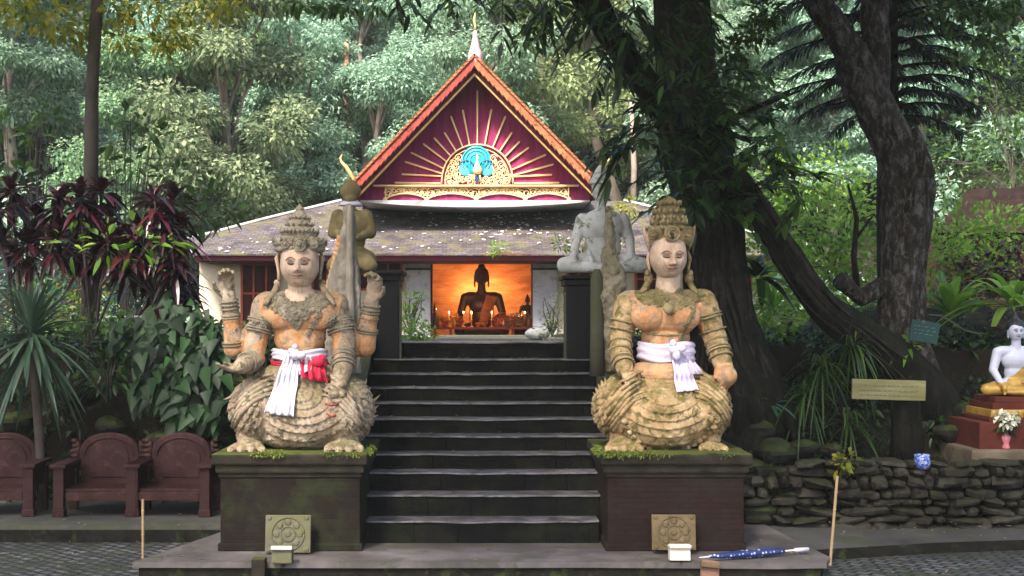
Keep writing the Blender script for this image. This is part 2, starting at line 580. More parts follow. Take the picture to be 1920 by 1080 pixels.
M['path'] = weathered('grey_path', [(0.3, (0.03, 0.0288, 0.027)), (0.6, (0.072, 0.069, 0.063)), (0.8, (0.102, 0.096, 0.09))], 1.3, bsc=20, spots=(0.05, 0.055, 0.03), spot_sc=1.6, spec=0.2)

def brick_mat(name, c1, c2, mortar, sc, bw, bh, msize, rough=0.85, bstr=0.8, bdist=0.02, var=3.0, moss=None, axes='xz', rot=0.0, offset=0.5, spec=0.1):
    m, nt, b = mat_new(name)
    t = nt.nodes.new('ShaderNodeTexCoord')
    s = nt.nodes.new('ShaderNodeSeparateXYZ'); nt.links.new(t.outputs['Object'], s.inputs[0])
    cb = nt.nodes.new('ShaderNodeCombineXYZ')
    if axes == 'xz':
        nt.links.new(math_n(nt, 'ADD', s.outputs[0], s.outputs[1]), cb.inputs[0]); nt.links.new(s.outputs[2], cb.inputs[1])
    else:
        nt.links.new(s.outputs[0], cb.inputs[0]); nt.links.new(s.outputs[1], cb.inputs[1])
    mp = nt.nodes.new('ShaderNodeMapping'); mp.inputs['Rotation'].default_value = (0, 0, rot)
    nt.links.new(cb.outputs[0], mp.inputs[0])
    nz = nt.nodes.new('ShaderNodeTexNoise'); nz.inputs['Scale'].default_value = 5; nt.links.new(mp.outputs[0], nz.inputs['Vector'])
    vm = nt.nodes.new('ShaderNodeVectorMath'); vm.operation = 'MULTIPLY_ADD'
    nt.links.new(nz.outputs['Color'], vm.inputs[0]); vm.inputs[1].default_value = (0.012, 0.012, 0); nt.links.new(mp.outputs[0], vm.inputs[2])
    br = nt.nodes.new('ShaderNodeTexBrick')
    nt.links.new(vm.outputs[0], br.inputs['Vector'])
    br.offset = offset
    br.inputs['Scale'].default_value = sc; br.inputs['Brick Width'].default_value = bw; br.inputs['Row Height'].default_value = bh
    br.inputs['Mortar Size'].default_value = msize; br.inputs['Mortar Smooth'].default_value = 0.4; br.inputs['Bias'].default_value = -0.2
    br.inputs['Color1'].default_value = (*c1, 1); br.inputs['Color2'].default_value = (*c2, 1); br.inputs['Mortar'].default_value = (*mortar, 1)
    v = objvec(nt)
    f = tex_noise(nt, v, var, 7, 0.65)
    c = mix(nt, ramp(nt, f, [(0.35, (0.25, 0.25, 0.25)), (0.65, (1, 1, 1))]), mortar, br.outputs['Color'])
    if moss:
        g = math_n(nt, 'MULTIPLY', math_n(nt, 'ADD', tex_noise(nt, v, 3.2, 6, 0.7), -0.47, True), 6.0, True)
        c = mix(nt, g, c, moss)
    nt.links.new(c, b.inputs['Base Color']); b.inputs['Roughness'].default_value = rough; b.inputs['Specular IOR Level'].default_value = spec
    h = math_n(nt, 'ADD', math_n(nt, 'MULTIPLY', br.outputs['Fac'], -1.0), math_n(nt, 'MULTIPLY', tex_noise(nt, v, 40, 5, 0.7), 0.7))
    bump(nt, b, h, bstr, bdist)
    return m
M['plinth'] = brick_mat('old_brick_plinth', (0.00936, 0.00648, 0.00504), (0.01512, 0.00792, 0.00612), (0.015, 0.0125, 0.010), 1, 0.19, 0.05, 0.004, moss=(0.022, 0.026, 0.012), bdist=0.008, var=2.4)
M['plinth_red'] = brick_mat('red_brick_plinth', (0.0156, 0.007312, 0.00585), (0.02925, 0.01024, 0.0078), (0.015, 0.011, 0.010), 1, 0.19, 0.05, 0.004, moss=(0.02, 0.016, 0.012), bdist=0.008, var=2.0)
M['plinth_cap'] = weathered('mossy_cap', [(0.3, (0.0096, 0.00864, 0.00624)), (0.6, (0.0288, 0.024, 0.0168)), (0.8, (0.048, 0.0408, 0.024))], 5, bsc=25, bstr=0.8, bdist=0.015, moss=(0.07, 0.085, 0.015), moss_noise=2.2, moss_up=(0.2, 0.9), spec=0.15)
M['cobble'] = brick_mat('cobbled_paving', (0.10, 0.10, 0.10), (0.27, 0.26, 0.26), (0.008, 0.008, 0.007), 1, 0.15, 0.11, 0.02, axes='xy', rot=0.72, bstr=1.0, bdist=0.04, var=0.9, moss=(0.035, 0.045, 0.015), rough=0.5, offset=0.5, spec=.5)

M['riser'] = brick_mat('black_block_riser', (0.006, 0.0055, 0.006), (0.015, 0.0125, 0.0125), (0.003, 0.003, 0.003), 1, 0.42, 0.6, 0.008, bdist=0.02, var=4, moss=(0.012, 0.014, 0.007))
# ================================================================ terrain
def smooth(a, b, x):
    t = min(1, max(0, (x - a) / (b - a))); return t * t * (3 - 2 * t)
def tz(x, y):
    low = -0.2
    if x < -1.45:
        z = low + 2.02 * smooth(14.75, 15.9, y)
    elif x > 1.5:
        z = low + 0.65 * smooth(13.6, 13.75, y) + 1.4 * smooth(13.8, 17.0, y)
        z += 0.5 * smooth(4.0, 7.0, x) * smooth(15, 19, y)
    else:
        z = low + 1.9 * min(1, max(0, (y - 13.2) / 2.4)) if y < 15.6 else low + 1.98
    if y > 15.8: z = max(z, 1.80) - 0.004 * min(14, y - 15.8)
    side = smooth(9, 16, abs(x))
    y0 = 37 - 10 * side
    if y > y0:
        z += 0.50 * (y - y0) * (0.75 + 0.25 * smooth(y0, y0 + 12, y))
        z += 1.6 * noise.noise(Vector((x * 0.07, y * 0.07, 0)))
    n = noise.noise(Vector((x * 0.9, y * 0.9, 3.1))) * 0.05 + noise.noise(Vector((x * 3.1, y * 3.1, 1.1))) * 0.02
    if y > 13.7: z += n * (1.8 if abs(x) > 1.5 else 0.2)
    return z

ys = list(np.arange(-20, 12, 4.0)) + list(np.arange(12, 19, 0.12)) + list(np.arange(19, 38, 0.7)) + list(np.arange(38, 92, 2.2))
xs = list(np.arange(-80, -12, 4.0)) + list(np.arange(-12, 12, 0.16)) + list(np.arange(12, 81, 4.0))
V = np.array([(x, y, tz(x, y)) for y in ys for x in xs])
nx = len(xs)
Q = np.array([(j * nx + i, j * nx + i + 1, (j + 1) * nx + i + 1, (j + 1) * nx + i) for j in range(len(ys) - 1) for i in range(nx - 1)])
link_mesh('ground', mesh_from('ground', V, Q, mats=M['soil']), kind='structure')

# cobbled paving in front (left and right of the landing), sheets lying on the ground
g = MB()
g.add([(-14, 2, -0.15), (14, 2, -0.15), (14, 13.32, -0.15), (-14, 13.32, -0.15)], [(0, 1, 2, 3)])
g.build('cobbled_pavement', M['cobble'], kind='structure')

# landing with its rounded front corners; corner points in plan
land = [(-3.08, 11.26), (-1.0, 11.24), (1.0, 11.26), (2.6, 11.2), (3.02, 11.24), (3.12, 11.5), (3.0, 12.6), (2.9, 14.0), (-2.5, 14.0), (-2.62, 12.9)]
bm = MB(); n = len(land)
bm.add([(x, y, 0) for x, y in land] + [(x, y, -0.05) for x, y in land], [tuple(range(n))] + [(i, i + n, (i + 1) % n + n, (i + 1) % n) for i in range(n)])
low = [(x * 0.985, y + 0.03) for x, y in land]
bm.add([(x, y, -0.05) for x, y in low] + [(x, y, -0.4) for x, y in low], [(i, i + n, (i + 1) % n + n, (i + 1) % n) for i in range(n)], 1)
bm.build('stone_landing', [M['landing'], M['kerb_dark']], kind='structure')
# low side terrace with the chairs, kerb edge in front
g = MB(); g.span((-14, 13.12, -0.3), (-2.45, 13.30, -0.02), 0); g.span((-14, 13.12, -0.02), (-2.45, 13.32, 0.022), 1)
g.span((-14, 13.32, -0.3), (-2.45, 15.2, 0.018), 2)
g.build('side_terrace', [M['kerb_dark'], M['kerb'], M['path']], kind='structure')
# kerb on the right, curving away from the landing
mb = MB()
cur = [(2.95, 12.05), (3.6, 12.25), (4.4, 12.5), (5.4, 12.68), (7, 12.8), (9, 12.85), (14, 12.9)]
vs = []
for x, y in cur: vs += [(x, y, -0.3), (x, y, -0.04), (x, y + 0.02, -0.03)]
vs2 = []
for i, (x, y) in enumerate(cur):
    vs2 += [(x, y, -0.3), (x, y, -0.045 + 0.01 * noise.noise(Vector((x * 5, 0, 0)))), (x, 13.95, -0.02)]
fs = []
for i in range(len(cur) - 1):
    a = i * 3; fs.append((a, a + 3, a + 4, a + 1))
mb.add(vs2, fs, 1)
mb.add(vs2, [(i * 3 + 1, i * 3 + 4, i * 3 + 5, i * 3 + 2) for i in range(len(cur) - 1)], 0)
mb.build('side_path', [M['path'], M['kerb_dark']], kind='structure')

# ================================================================ staircase
TY = [977, 928, 886, 851, 817, 785, 755, 726.5, 700, 673, 641]
ST = thing('stone_staircase', 'wide flight of dark stone steps with treads tinted to a pale sky gleam, rising between the two guardian statues', 'staircase', (0, 12.2, 0))
zp = 0.0
for i, yy in enumerate(TY):
    D = 12.2 + 0.3 * i
    z = HC - (yy - CYP) * D / F
    hw = 1.11 if i == 0 else (1.29 if i < 9 else 1.27)
    s = MB(); nn = 60
    # tread with a slightly worn nosing, riser below
    top = []; fr = []; bt = []
    back = D + 0.36 if i < 10 else D + 0.9
    for k in range(nn + 1):
        x = -hw + 2 * hw * k / nn
        w = 0.016 * noise.noise(Vector((x * 3, i * 1.7, 0))) - 0.014 * math.exp(-(x / 0.4) ** 2) - 0.02 * max(0, noise.noise(Vector((x * 7, i * 3.7, 5))) - .25)
        top.append((x, back, z + 0.004 * i * 0)); fr.append((x, D + w * 0.7, z + w * 0.4)); bt.append((x, D + 0.02, zp - 0.04))
    rim = [(p[0], p[1], p[2] - 0.014) for p in fr]; rim2 = [(p[0], p[1] + 0.022, p[2] - 0.018) for p in fr]
    allv = top + fr + rim + rim2 + bt; N1 = nn + 1
    f0 = [(k, k + 1, N1 + k + 1, N1 + k) for k in range(nn)] + [(N1 + k, N1 + k + 1, 2 * N1 + k + 1, 2 * N1 + k) for k in range(nn)]
    f1 = [(j * N1 + k, j * N1 + k + 1, (j + 1) * N1 + k + 1, (j + 1) * N1 + k) for j in (2, 3) for k in range(nn)]
    s.add(allv, f0, 0); b0 = len(s.v) - len(allv)
    s.f += [tuple(b0 + q for q in f) for f in f1]; s.m += [1] * len(f1)
    s.build('step', [M['tread'], M['riser']], ST)
    zp = z
ZTOP = zp
# terrace on top, as far as the pavilion
g = MB()
g.add([(-1.5, 15.62, 1.857), (1.5, 15.62, 1.857), (1.7, 20, 1.825), (2.6, 26, 1.78), (8, 27.3, 1.765), (8, 34, 1.70), (-8, 34, 1.70), (-8, 27.3, 1.765), (-2.6, 26, 1.78), (-1.7, 20, 1.825)], [tuple(range(10))])
g.add([(-1.5, 15.62, 1.857), (1.5, 15.62, 1.857), (1.5, 15.62, 1.5), (-1.5, 15.62, 1.5)], [(0, 1, 2, 3)], 1)
g.build('temple_terrace', [M['path'], M['dark_stone']], kind='structure')

# stair side walls and black gate posts
M['black_post'] = weathered('blackened_plaster', [(0.3, (0.0028, 0.0028, 0.00315)), (0.7, (0.0077, 0.0077, 0.0084)), (0.85, (0.0175, 0.0175, 0.0175))], 3, rough=0.6, bsc=20, spec=0.2)
M['mossy_wall'] = weathered('mossy_balustrade', [(0.3, (0.03, 0.027, 0.021)), (0.6, (0.078, 0.069, 0.051)), (0.8, (0.132, 0.12, 0.09))], 4, bsc=22, moss=(0.06, 0.062, 0.025), moss_up=(-1, 0), moss_noise=3)
for sx, nm in ((-1, 'left'), (1, 'right')):
    t = thing('stair_wall', 'low sloping stone wall along the %s edge of the steps' % nm, 'stair wall', (sx * 1.42, 14, 0), 'side walls of the stairs')
    w = MB()
    x0, x1 = (sx * 1.3, sx * 1.56)
    prof = [(12.9, 0.3), (12.9, 1.15), (14.2, 1.55), (15.3, 2.12), (15.3, 0.9)]
    vs = [(x0, y, z) for y, z in prof] + [(x1, y, z) for y, z in prof]
    w.add(vs, [(0, 1, 2, 3, 4), (9, 8, 7, 6, 5)] + [(i, i + 5, (i + 1) % 5 + 5, (i + 1) % 5) for i in range(5)])
    w.build('wall_body', M['mossy_wall'] if sx > 0 else M['dark_stone'], t, bevel=0.02)
    c = MB()
    for a, b in zip(prof[1:3], prof[2:4]):
        vs = []
        for y, z in (a, b):
            vs += [(x0 - sx * 0.04, y, z + 0.003), (x1 + sx * 0.04, y, z + 0.003), (x1 + sx * 0.04, y, z + 0.07), (x0 - sx * 0.04, y, z + 0.07)]
        c.add(vs, [(0, 1, 2, 3), (7, 6, 5, 4), (0, 4, 5, 1), (1, 5, 6, 2), (2, 6, 7, 3), (3, 7, 4, 0)])
    c.build('coping', M['mossy_wall'], t)
    g = thing('gate_post', 'black square %s gate post at the top of the stairs under a seated statue' % nm, 'gate post', (sx * 1.16, 15.35, 1.3), 'gate posts at the top of the stairs')
    zt = HC - ((507 if sx < 0 else 516) - CYP) * 15.0 / F
    w = MB(); w.span((sx * 0.985, 15.0, 1.2), (sx * 1.27, 15.6, zt - 0.12), bev=0.012)
    w.build('shaft', M['black_post'], g)
    w = MB(); w.span((sx * 0.96, 14.97, zt - 0.12), (sx * 1.32, 15.66, zt - 0.05), bev=0.012); w.span((sx * 0.93, 14.93, zt - 0.05), (sx * 1.36, 15.7, zt), bev=0.015)
    w.build('capital', M['black_post'], g)
    w = MB(); w.span((sx * 0.955, 15.03, 1.52), (sx * 0.983, 15.09, zt - 0.2))
    w.build('edge_strip', M['kerb'], g)

# ================================================================ plinths under the guardians
def plinth(x0, x1, yf, yb, ztop, mat, label, seed):
    t = thing('statue_plinth', label, 'plinth', ((x0 + x1) / 2, (yf + yb) / 2, 0), 'brick plinths under the guardian statues')
    w = MB(); w.span((x0, yf, -0.01), (x1, yb, ztop - 0.22), bev=0.015); w.span((x0 - 0.02, yf - 0.02, 0.0), (x1 + 0.02, yb, 0.07), bev=0.012)
    w.build('shaft', mat, t)
    w = MB()
    w.span((x0 - 0.015, yf - 0.015, ztop - 0.22), (x1 + 0.015, yb + 0.015, ztop - 0.18), bev=0.01)
    w.span((x0 - 0.04, yf - 0.04, ztop - 0.18), (x1 + 0.04, yb + 0.04, ztop - 0.10), bev=0.02)
    w.span((x0 - 0.07, yf - 0.07, ztop - 0.10), (x1 + 0.07, yb + 0.07, ztop), bev=0.02)
    o = w.build('cap', M['plinth_cap'], t)
    # tufts of moss hanging over the edge of the cap
    L = Leaves(); rr = np.random.default_rng(seed)
    for k in range(60):
        x = x0 + (x1 - x0) * (rr.random() if seed == 1 else rr.random() ** 3); side = rr.random() < 0.75
        y = yf - 0.06 if side else yf + rr.random() * 0.6
        if not side: x = x0 - 0.06 if seed == 2 else x1 + 0.06
        m = rr.random()
        if noise.noise(Vector((x * 2.4, y, seed))) < (-0.05 if seed == 1 else -0.3): continue
        clump(L, (x, y, ztop + 0.0), 0.035 + 0.03 * m, 26, 0.022, 0.012, flat=0.6)
    L.build('moss', M['moss_leaf'], t)
    return t
M['moss_leaf'] = leafmat('moss_tufts', [(0.05, 0.075, 0.01), (0.13, 0.17, 0.02), (0.2, 0.24, 0.03)], rough=0.8, trans=0.2)
plinth(-2.42, -1.13, 11.8, 13.25, 0.90, M['plinth'], 'dark weathered brick plinth with a mossy cap under the four-armed statue', 1)
plinth(1.15, 2.41, 11.8, 13.2, 0.90, M['plinth_red'], 'reddish dark brick plinth with a mossy cap under the statue with the lilac sash', 2)
# ================================================================ pavilion
M['roof'] = brick_mat('old_grey_shingles', (0.085, 0.07, 0.078), (0.165, 0.14, 0.165), (0.035, 0.03, 0.032), 1, 0.17, 0.11, 0.008, axes='xy', bstr=0.9, bdist=0.02, var=2.0, moss=(0.11, 0.10, 0.05), rough=0.75)
M['ridge_white'] = weathered('white_ridge', [(0.3, (0.2, 0.2, 0.2)), (0.6, (0.42, 0.41, 0.42))], 3, bsc=15)
M['maroon'] = weathered('maroon_paint', [(0.3, (0.12, 0.012, 0.03)), (0.7, (0.2, 0.022, 0.05))], 2, rough=0.5, bsc=20, bstr=0.15)
M['pediment'] = weathered('plum_paint', [(0.3, (0.17, 0.012, 0.055)), (0.7, (0.30, 0.035, 0.12))], 1.6, spec=.15, rough=0.7, bsc=20, bstr=0.15, vec=(6, 1, 0.4))
M['gold'] = plain('aged_gold_paint', (0.62, 0.42, 0.14), 0.45, 0.25, 9, metal=0.35)
M['gold_pale'] = plain('pale_gold_paint', (0.78, 0.55, 0.26), 0.5, 0.15, 9, metal=0.15)
M['tile_orange'] = weathered('orange_roof_tile', [(0.3, (0.2, 0.065, 0.03)), (0.6, (0.38, 0.14, 0.06)), (0.8, (0.44, 0.22, 0.11))], 4, bsc=20, bstr=0.6, spots=(0.12, 0.04, 0.02), spot_sc=10)
M['tile_red'] = weathered('red_roof_tile', [(0.3, (0.2, 0.03, 0.025)), (0.7, (0.36, 0.07, 0.05))], 4, bsc=20, bstr=0.6, spots=(0.09, 0.02, 0.02), spot_sc=10)
M['dark_wood'] = weathered('dark_red_wood', [(0.3, (0.03, 0.008, 0.008)), (0.7, (0.07, 0.016, 0.014))], 4, bsc=20)
M['lilac_wall'] = weathered('greyish_plaster', [(0.3, (0.3, 0.29, 0.33)), (0.6, (0.45, 0.43, 0.47))], 1.8, bsc=20, bstr=0.2, spots=(0.25, 0.24, 0.24), spot_sc=4)
M['cream_wall'] = weathered('cream_plaster', [(0.3, (0.42, 0.36, 0.27)), (0.7, (0.62, 0.54, 0.42))], 1.5, bsc=20, bstr=0.2)
M['orange_wall'] = weathered('ochre_plaster', [(0.3, (0.32, 0.17, 0.09)), (0.5, (0.55, 0.36, 0.22)), (0.7, (0.8, 0.6, 0.4))], 1.8, bsc=8, bstr=0.5, bdist=0.03, vec=(0.6, 1, 2.2))
M['red_wood'] = weathered('red_lacquer_wood', [(0.3, (0.24, 0.03, 0.015)), (0.7, (0.42, 0.07, 0.03))], 3, rough=0.5, bsc=20, bstr=0.2)
M['floor_in'] = weathered('red_floor', [(0.3, (0.12, 0.03, 0.02)), (0.7, (0.22, 0.06, 0.04))], 3, rough=0.5, bsc=20)
M['teal'] = plain('teal_enamel', (0.02, 0.28, 0.34), 0.35, 0.3, 14)
M['light_blue'] = plain('light_blue_enamel', (0.08, 0.42, 0.58), 0.35, 0.25, 14)
M['dark_blue'] = plain('dark_blue_enamel', (0.01, 0.05, 0.16), 0.35, 0.2, 14)

PV = thing('temple_pavilion', 'low temple pavilion with grey tiled roof, plum gable with golden rays and a lamplit opening', 'temple', (0, 30, 1.7))
FL = 1.757
def XZ(px, py, D):
    p = P(px, py, D); return (p.x, p.z)

# walls --------------------------------------------------------
def wall_piece(name, px0, px1, D, z0, z1, th, mat, **k):
    w = MB(); w.span((P(px0, 0, D).x, D, z0), (P(px1, 0, D).x, D + th, z1)); return w.build(name, mat, PV, **k)
ZE = HC + (600 - 478) * 27 / F      # eave height
wall_piece('column', 763, 807, 28.0, FL - 0.1, 3.46, 0.45, M['lilac_wall'], label='pale plaster column left of the lamplit opening')
wall_piece('column', 999, 1044, 28.0, FL - 0.1, 3.46, 0.45, M['lilac_wall'], label='pale plaster column right of the lamplit opening')
for a, b in ((760, 810), (996, 1047)):
    w = MB(); x0, x1 = P(a, 0, 28).x, P(b, 0, 28).x
    w.span((x0, 27.96, 3.22), (x1, 28.5, 3.27)); w.build('capital', M['kerb'], PV)
for a in (807, 997):
    w = MB(); x0 = P(a, 0, 28).x; w.span((x0, 28.05, FL), (x0 + 0.035, 28.4, 3.46)); w.build('jamb', M['dark_wood'], PV)
wall_piece('wall', 374, 763, 28.15, FL - 0.1, 3.46, 0.15, M['cream_wall'])
wall_piece('wall', 1044, 1436, 28.15, FL - 0.1, 3.46, 0.15, M['cream_wall'])
w = MB(); w.span((-6.2, 28.3, FL - 0.1), (-6.05, 33, 3.46)); w.build('side_wall', M['cream_wall'], PV)
w = MB(); w.span((6.05, 28.3, FL - 0.1), (6.2, 33, 3.46)); w.build('side_wall', M['cream_wall'], PV)
# shrine room behind the opening
w = MB()
w.span((-2.6, 32.2, FL - 0.1), (2.6, 32.35, 3.78)); w.span((-2.75, 28.5, FL - 0.1), (-2.6, 32.35, 3.78)); w.span((2.6, 28.5, FL - 0.1), (2.75, 32.35, 3.78))
w.build('inner_wall', M['orange_wall'], PV)
w = MB(); w.span((-2.75, 28.46, 3.74), (2.75, 32.35, 3.80)); w.build('ceiling', M['orange_wall'], PV)
w = MB(); w.span((-6.3, 27.75, FL - 0.2), (6.3, 33, FL)); w.build('floor', M['floor_in'], PV)
w = MB(); w.span((P(820, 0, 27.4).x, 27.3, FL - 0.2), (P(1000, 0, 27.4).x, 27.75, FL + 0.05), bev=0.02); w.build('entrance_step', M['kerb'], PV)
# windows and doors of the wings
def lattice(px0, px1, py0, py1, D):
    x0, x1 = P(px0, 0, D).x, P(px1, 0, D).x; z1, z0 = P(0, py0, D).z, P(0, py1, D).z
    f = MB(); t = 0.05
    f.span((x0, D - .06, z0), (x0 + t, D + .1, z1)); f.span((x1 - t, D - .06, z0), (x1, D + .1, z1))
    f.span((x0 + t, D - .055, z1 - t), (x1 - t, D + .1, z1)); f.span((x0 + t, D - .055, z0), (x1 - t, D + .1, z0 + t))
    n = 3
    for i in range(1, n):
        x = x0 + (x1 - x0) * i / n; f.span((x - .02, D - .05, z0 + t), (x + .02, D + .05, z1 - t))
    z = z0 + (z1 - z0) * 0.55; f.span((x0 + t, D - .045, z - .02), (x1 - t, D + .045, z + .02))
    win = f.build('window', M['red_wood'], PV)
    p = MB(); p.span((x0 + t, D - 0.02, z0 + t), (x1 - t, D - 0.012, z1 - t)); p.build('pane', M['dark_wood'], win)
lattice(452, 524, 493, 620, 28.14); lattice(560, 640, 493, 620, 28.14); lattice(672, 755, 487, 545, 28.14); lattice(1062, 1130, 493, 560, 28.14); lattice(1190, 1270, 493, 560, 28.14); lattice(1320, 1410, 493, 560, 28.14)

# eaves --------------------------------------------------------
w = MB(); xl, xr = P(365, 0, 27).x, P(1445, 0, 27).x
z1, z0 = P(0, 477, 27).z, P(0, 489, 27).z
w.span((xl, 27.0, z0), (xr, 27.06, z1)); w.build('fascia', M['maroon'], PV)
w = MB(); w.span((xl + .1, 27.06, z0 - 0.02), (xr - .1, 28.15, z0 + 0.01)); w.build('soffit', M['dark_wood'], PV)
w = MB(); w.span((P(370, 0, 28).x, 27.9, 3.40), (P(1440, 0, 28).x, 28.12, 3.52)); w.build('lintel', M['maroon'], PV)

# hipped lower roof ---------------------------------------------
A = P(362, 477, 26.9); B = P(352, 448, 28.3); C = P(640, 377, 30.6)
def mir(p): return Vector((-p.x, p.y, p.z))
Am, Bm, Cm = mir(A), mir(B), mir(C)
w = MB()
# front slope subdivided so that it can sag a little
nx_, ny_ = 60, 16
vs = []; fs = []
for j in range(ny_ + 1):
    t = j / ny_
    for i in range(nx_ + 1):
        s = i / nx_
        l = A.lerp(C, t); r = Am.lerp(Cm, t)
        p = l.lerp(r, s)
        p.z += 0.03 * noise.noise(Vector((p.x * 0.8, t * 3, 0))) * min(1, 8 * s * (1 - s)) - (0.05 * math.sin(math.pi * t) + 0.012 * ((j % 2) - .5)) * min(1, 8 * s * (1 - s))
        vs.append(p)
for j in range(ny_):
    for i in range(nx_):
        a = j * (nx_ + 1) + i; fs.append((a, a + 1, a + nx_ + 2, a + nx_ + 1))
w.add(vs, fs)
w.add([p + Vector((0, 0, 0)) for p in (A, B, C)], [(0, 1, 2)]); w.add([Am, Bm, Cm], [(2, 1, 0)])
Bk = Vector((B.x, 33.5, B.z)); Bkm = mir(Bk)
w.add([B, C, Bk], [(0, 1, 2)]); w.add([Bm, Cm, Bkm], [(2, 1, 0)]); w.add([C, Cm, Bkm, Bk], [(0, 1, 2, 3)])
lower = w.build('roof', M['roof'], PV)
# eave thickness
w = MB()
for i in range(-63, 63, 1):
    x = i * 0.1
    w.box((x + 0.05, 26.93, A.z - 0.012 + 0.008 * noise.noise(Vector((x * 9, 0, 0)))), (0.045, 0.05, 0.013))
w.build('eave_tiles', M['roof'], lower)
for p, q, a0 in ((B, C, A), (Bm, Cm, Am)):
    w = MB(); w.tube([a0, p, p.lerp(q, .5) + Vector((0, 0, .03)), q + Vector((0, 0, .02))], [.02, .035, .035, .035], 6); w.build('hip_ridge', M['ridge_white'], lower)
# lichen flecks, plaster chips and fallen leaves lying on the slope
L = Leaves(); rr = np.random.default_rng(5)
def slope_pt(px, t):
    s = 0.5
    l = A.lerp(C, t); r = Am.lerp(Cm, t)
    x = (px - CXP) * l.y / F; k = (x - l.x) / (r.x - l.x)
    p = l.lerp(r, k); return Vector((x, p.y, p.z - 0.05 * math.sin(math.pi * t)))
Cc = []; Dd = []; Ll = []
for k in range(260):
    px = rr.uniform(400, 1230); t = rr.random() * min(1, (px - 380) / 280)
    if rr.random() < 0.45: px = rr.normal(960, 60); t = rr.uniform(.35, .75)
    p = slope_pt(px, t); q = slope_pt(px, min(1, t + .02))
    Cc.append(tuple(p + Vector((0, 0, .03)))); d = Vector((rr.normal(), rr.normal(), 0)); d.z = d.y * 0.38; Dd.append(tuple(d)); Ll.append(rr.uniform(.04, .13))
L.put(np.array(Cc), np.array(Dd), np.tile(np.array([[0, -.38, 1.0]]), (len(Cc), 1)), np.array(Ll), np.array(Ll) * .6, droop=0, fold=0.05)
tag(L.build('fallen_leaves', leafmat('dry_white_leaves', [(0.5, 0.47, 0.45), (0.7, 0.68, 0.68), (0.35, 0.3, 0.2)], trans=0.0)), 'scattered pale dry leaves and chips lying on the grey pavilion roof', 'fallen leaves')['kind'] = 'stuff'

# gable ---------------------------------------------------------
GX = 891
def gp(px, py, D): return P(px, py, D)
apex = (890, 118); lb = (666, 352); rb = (1116, 348)
def band(name, off0, off1, D0, D1, mat, serr=0.0, side=None, parent=None, ext=0):
    """roof-edge boards: strip parallel to the gable slopes between two offsets (px) below the outer line"""
    for sgn, base in ((-1, lb), (1, rb)):
        if side and side != sgn: continue
        w = MB()
        a = Vector((apex[0], apex[1])); b = Vector(base); d = (b - a); Ln = d.length; d.normalize()
        # vertical drop for a perpendicular offset
        k = 1 / abs(d.x)
        n = 26; outer = []; inner = []
        for i in range(n + 1):
            p = a + d * (Ln + ext) * i / n
            outer.append(XZ(p.x, p.y + off0 * k, 28.6))
            inner.append(XZ(p.x, p.y + off1 * k, 28.6))
            if serr and i < n:
                p2 = a + d * (Ln + ext) * (i + 0.96) / n
                inner.append(XZ(p2.x, p2.y + (off1 + serr) * k, 28.6))
                outer.append(XZ(p2.x, p2.y + off0 * k, 28.6))
        vs = []; m = len(outer)
        for y in (D0, D1):
            vs += [(x, y, z) for x, z in outer] + [(x, y, z) for x, z in inner]
        fs = []
        for i in range(m - 1):
            fs += [(i, i + 1, m + i + 1, m + i), (2 * m + i, 3 * m + i, 3 * m + i + 1, 2 * m + i + 1), (i, 2 * m + i, 2 * m + i + 1, i + 1), (m + i, m + i + 1, 3 * m + i + 1, 3 * m + i)]
        fs += [(0, m, 3 * m, 2 * m), (m - 1, 3 * m - 1, 4 * m - 1, 2 * m - 1)]
        w.add(vs, fs)
        yield w.build(name, mat[0 if sgn < 0 else 1] if isinstance(mat, tuple) else mat, parent or PV)
gr = list(band('gable_roof', 0, 13, 27.75, 33.0, (M['tile_red'], M['tile_orange']), serr=3.0))
# rows of tile ends standing on the slope edge
for o, (sgn, base, mt) in zip(gr, ((-1, lb, 'tile_orange'), (1, rb, 'tile_orange'))):
    w = MB(); a = Vector(apex); b = Vector(base); n = 34
    for i in range(n):
        p = a.lerp(b, (i + .4) / n); x, z = XZ(p.x, p.y, 28.6)
        ang = math.atan2(XZ(b.x, b.y, 28.6)[1] - XZ(a.x, a.y, 28.6)[1], XZ(b.x, b.y, 28.6)[0] - XZ(a.x, a.y, 28.6)[0])
        for yy in (27.9, 28.25, 28.6):
            w.box((x, yy, z + 0.004), (0.068, 0.19, 0.022), Matrix.Rotation(-ang - sgn * 0.12, 3, 'Y'))
    w.build('ridge_tiles', M[mt], o)
bb = list(band('bargeboard', 14, 21, 27.95, 28.05, M['maroon']))
list(band('barge_trim', 21.3, 24, 27.9, 28.0, M['gold']))
list(band('soffit_board', 13.5, 15, 28.06, 28.6, M['dark_wood']))
w = MB(); w.prism([XZ(680, 352, 28.6), XZ(1104, 352, 28.6), XZ(891, 135, 28.6)], 28.6, 28.72); w.build('pediment', M['pediment'], PV)
rays = [(742, 343), (755, 327), (761, 304), (772, 287), (795, 271), (815, 260), (834, 250), (846, 220), (868, 208), (895, 172), (921, 207), (947, 220), (959, 250), (973, 267), (990, 278), (1022, 291), (1036, 309), (1033, 328), (1047, 343)]
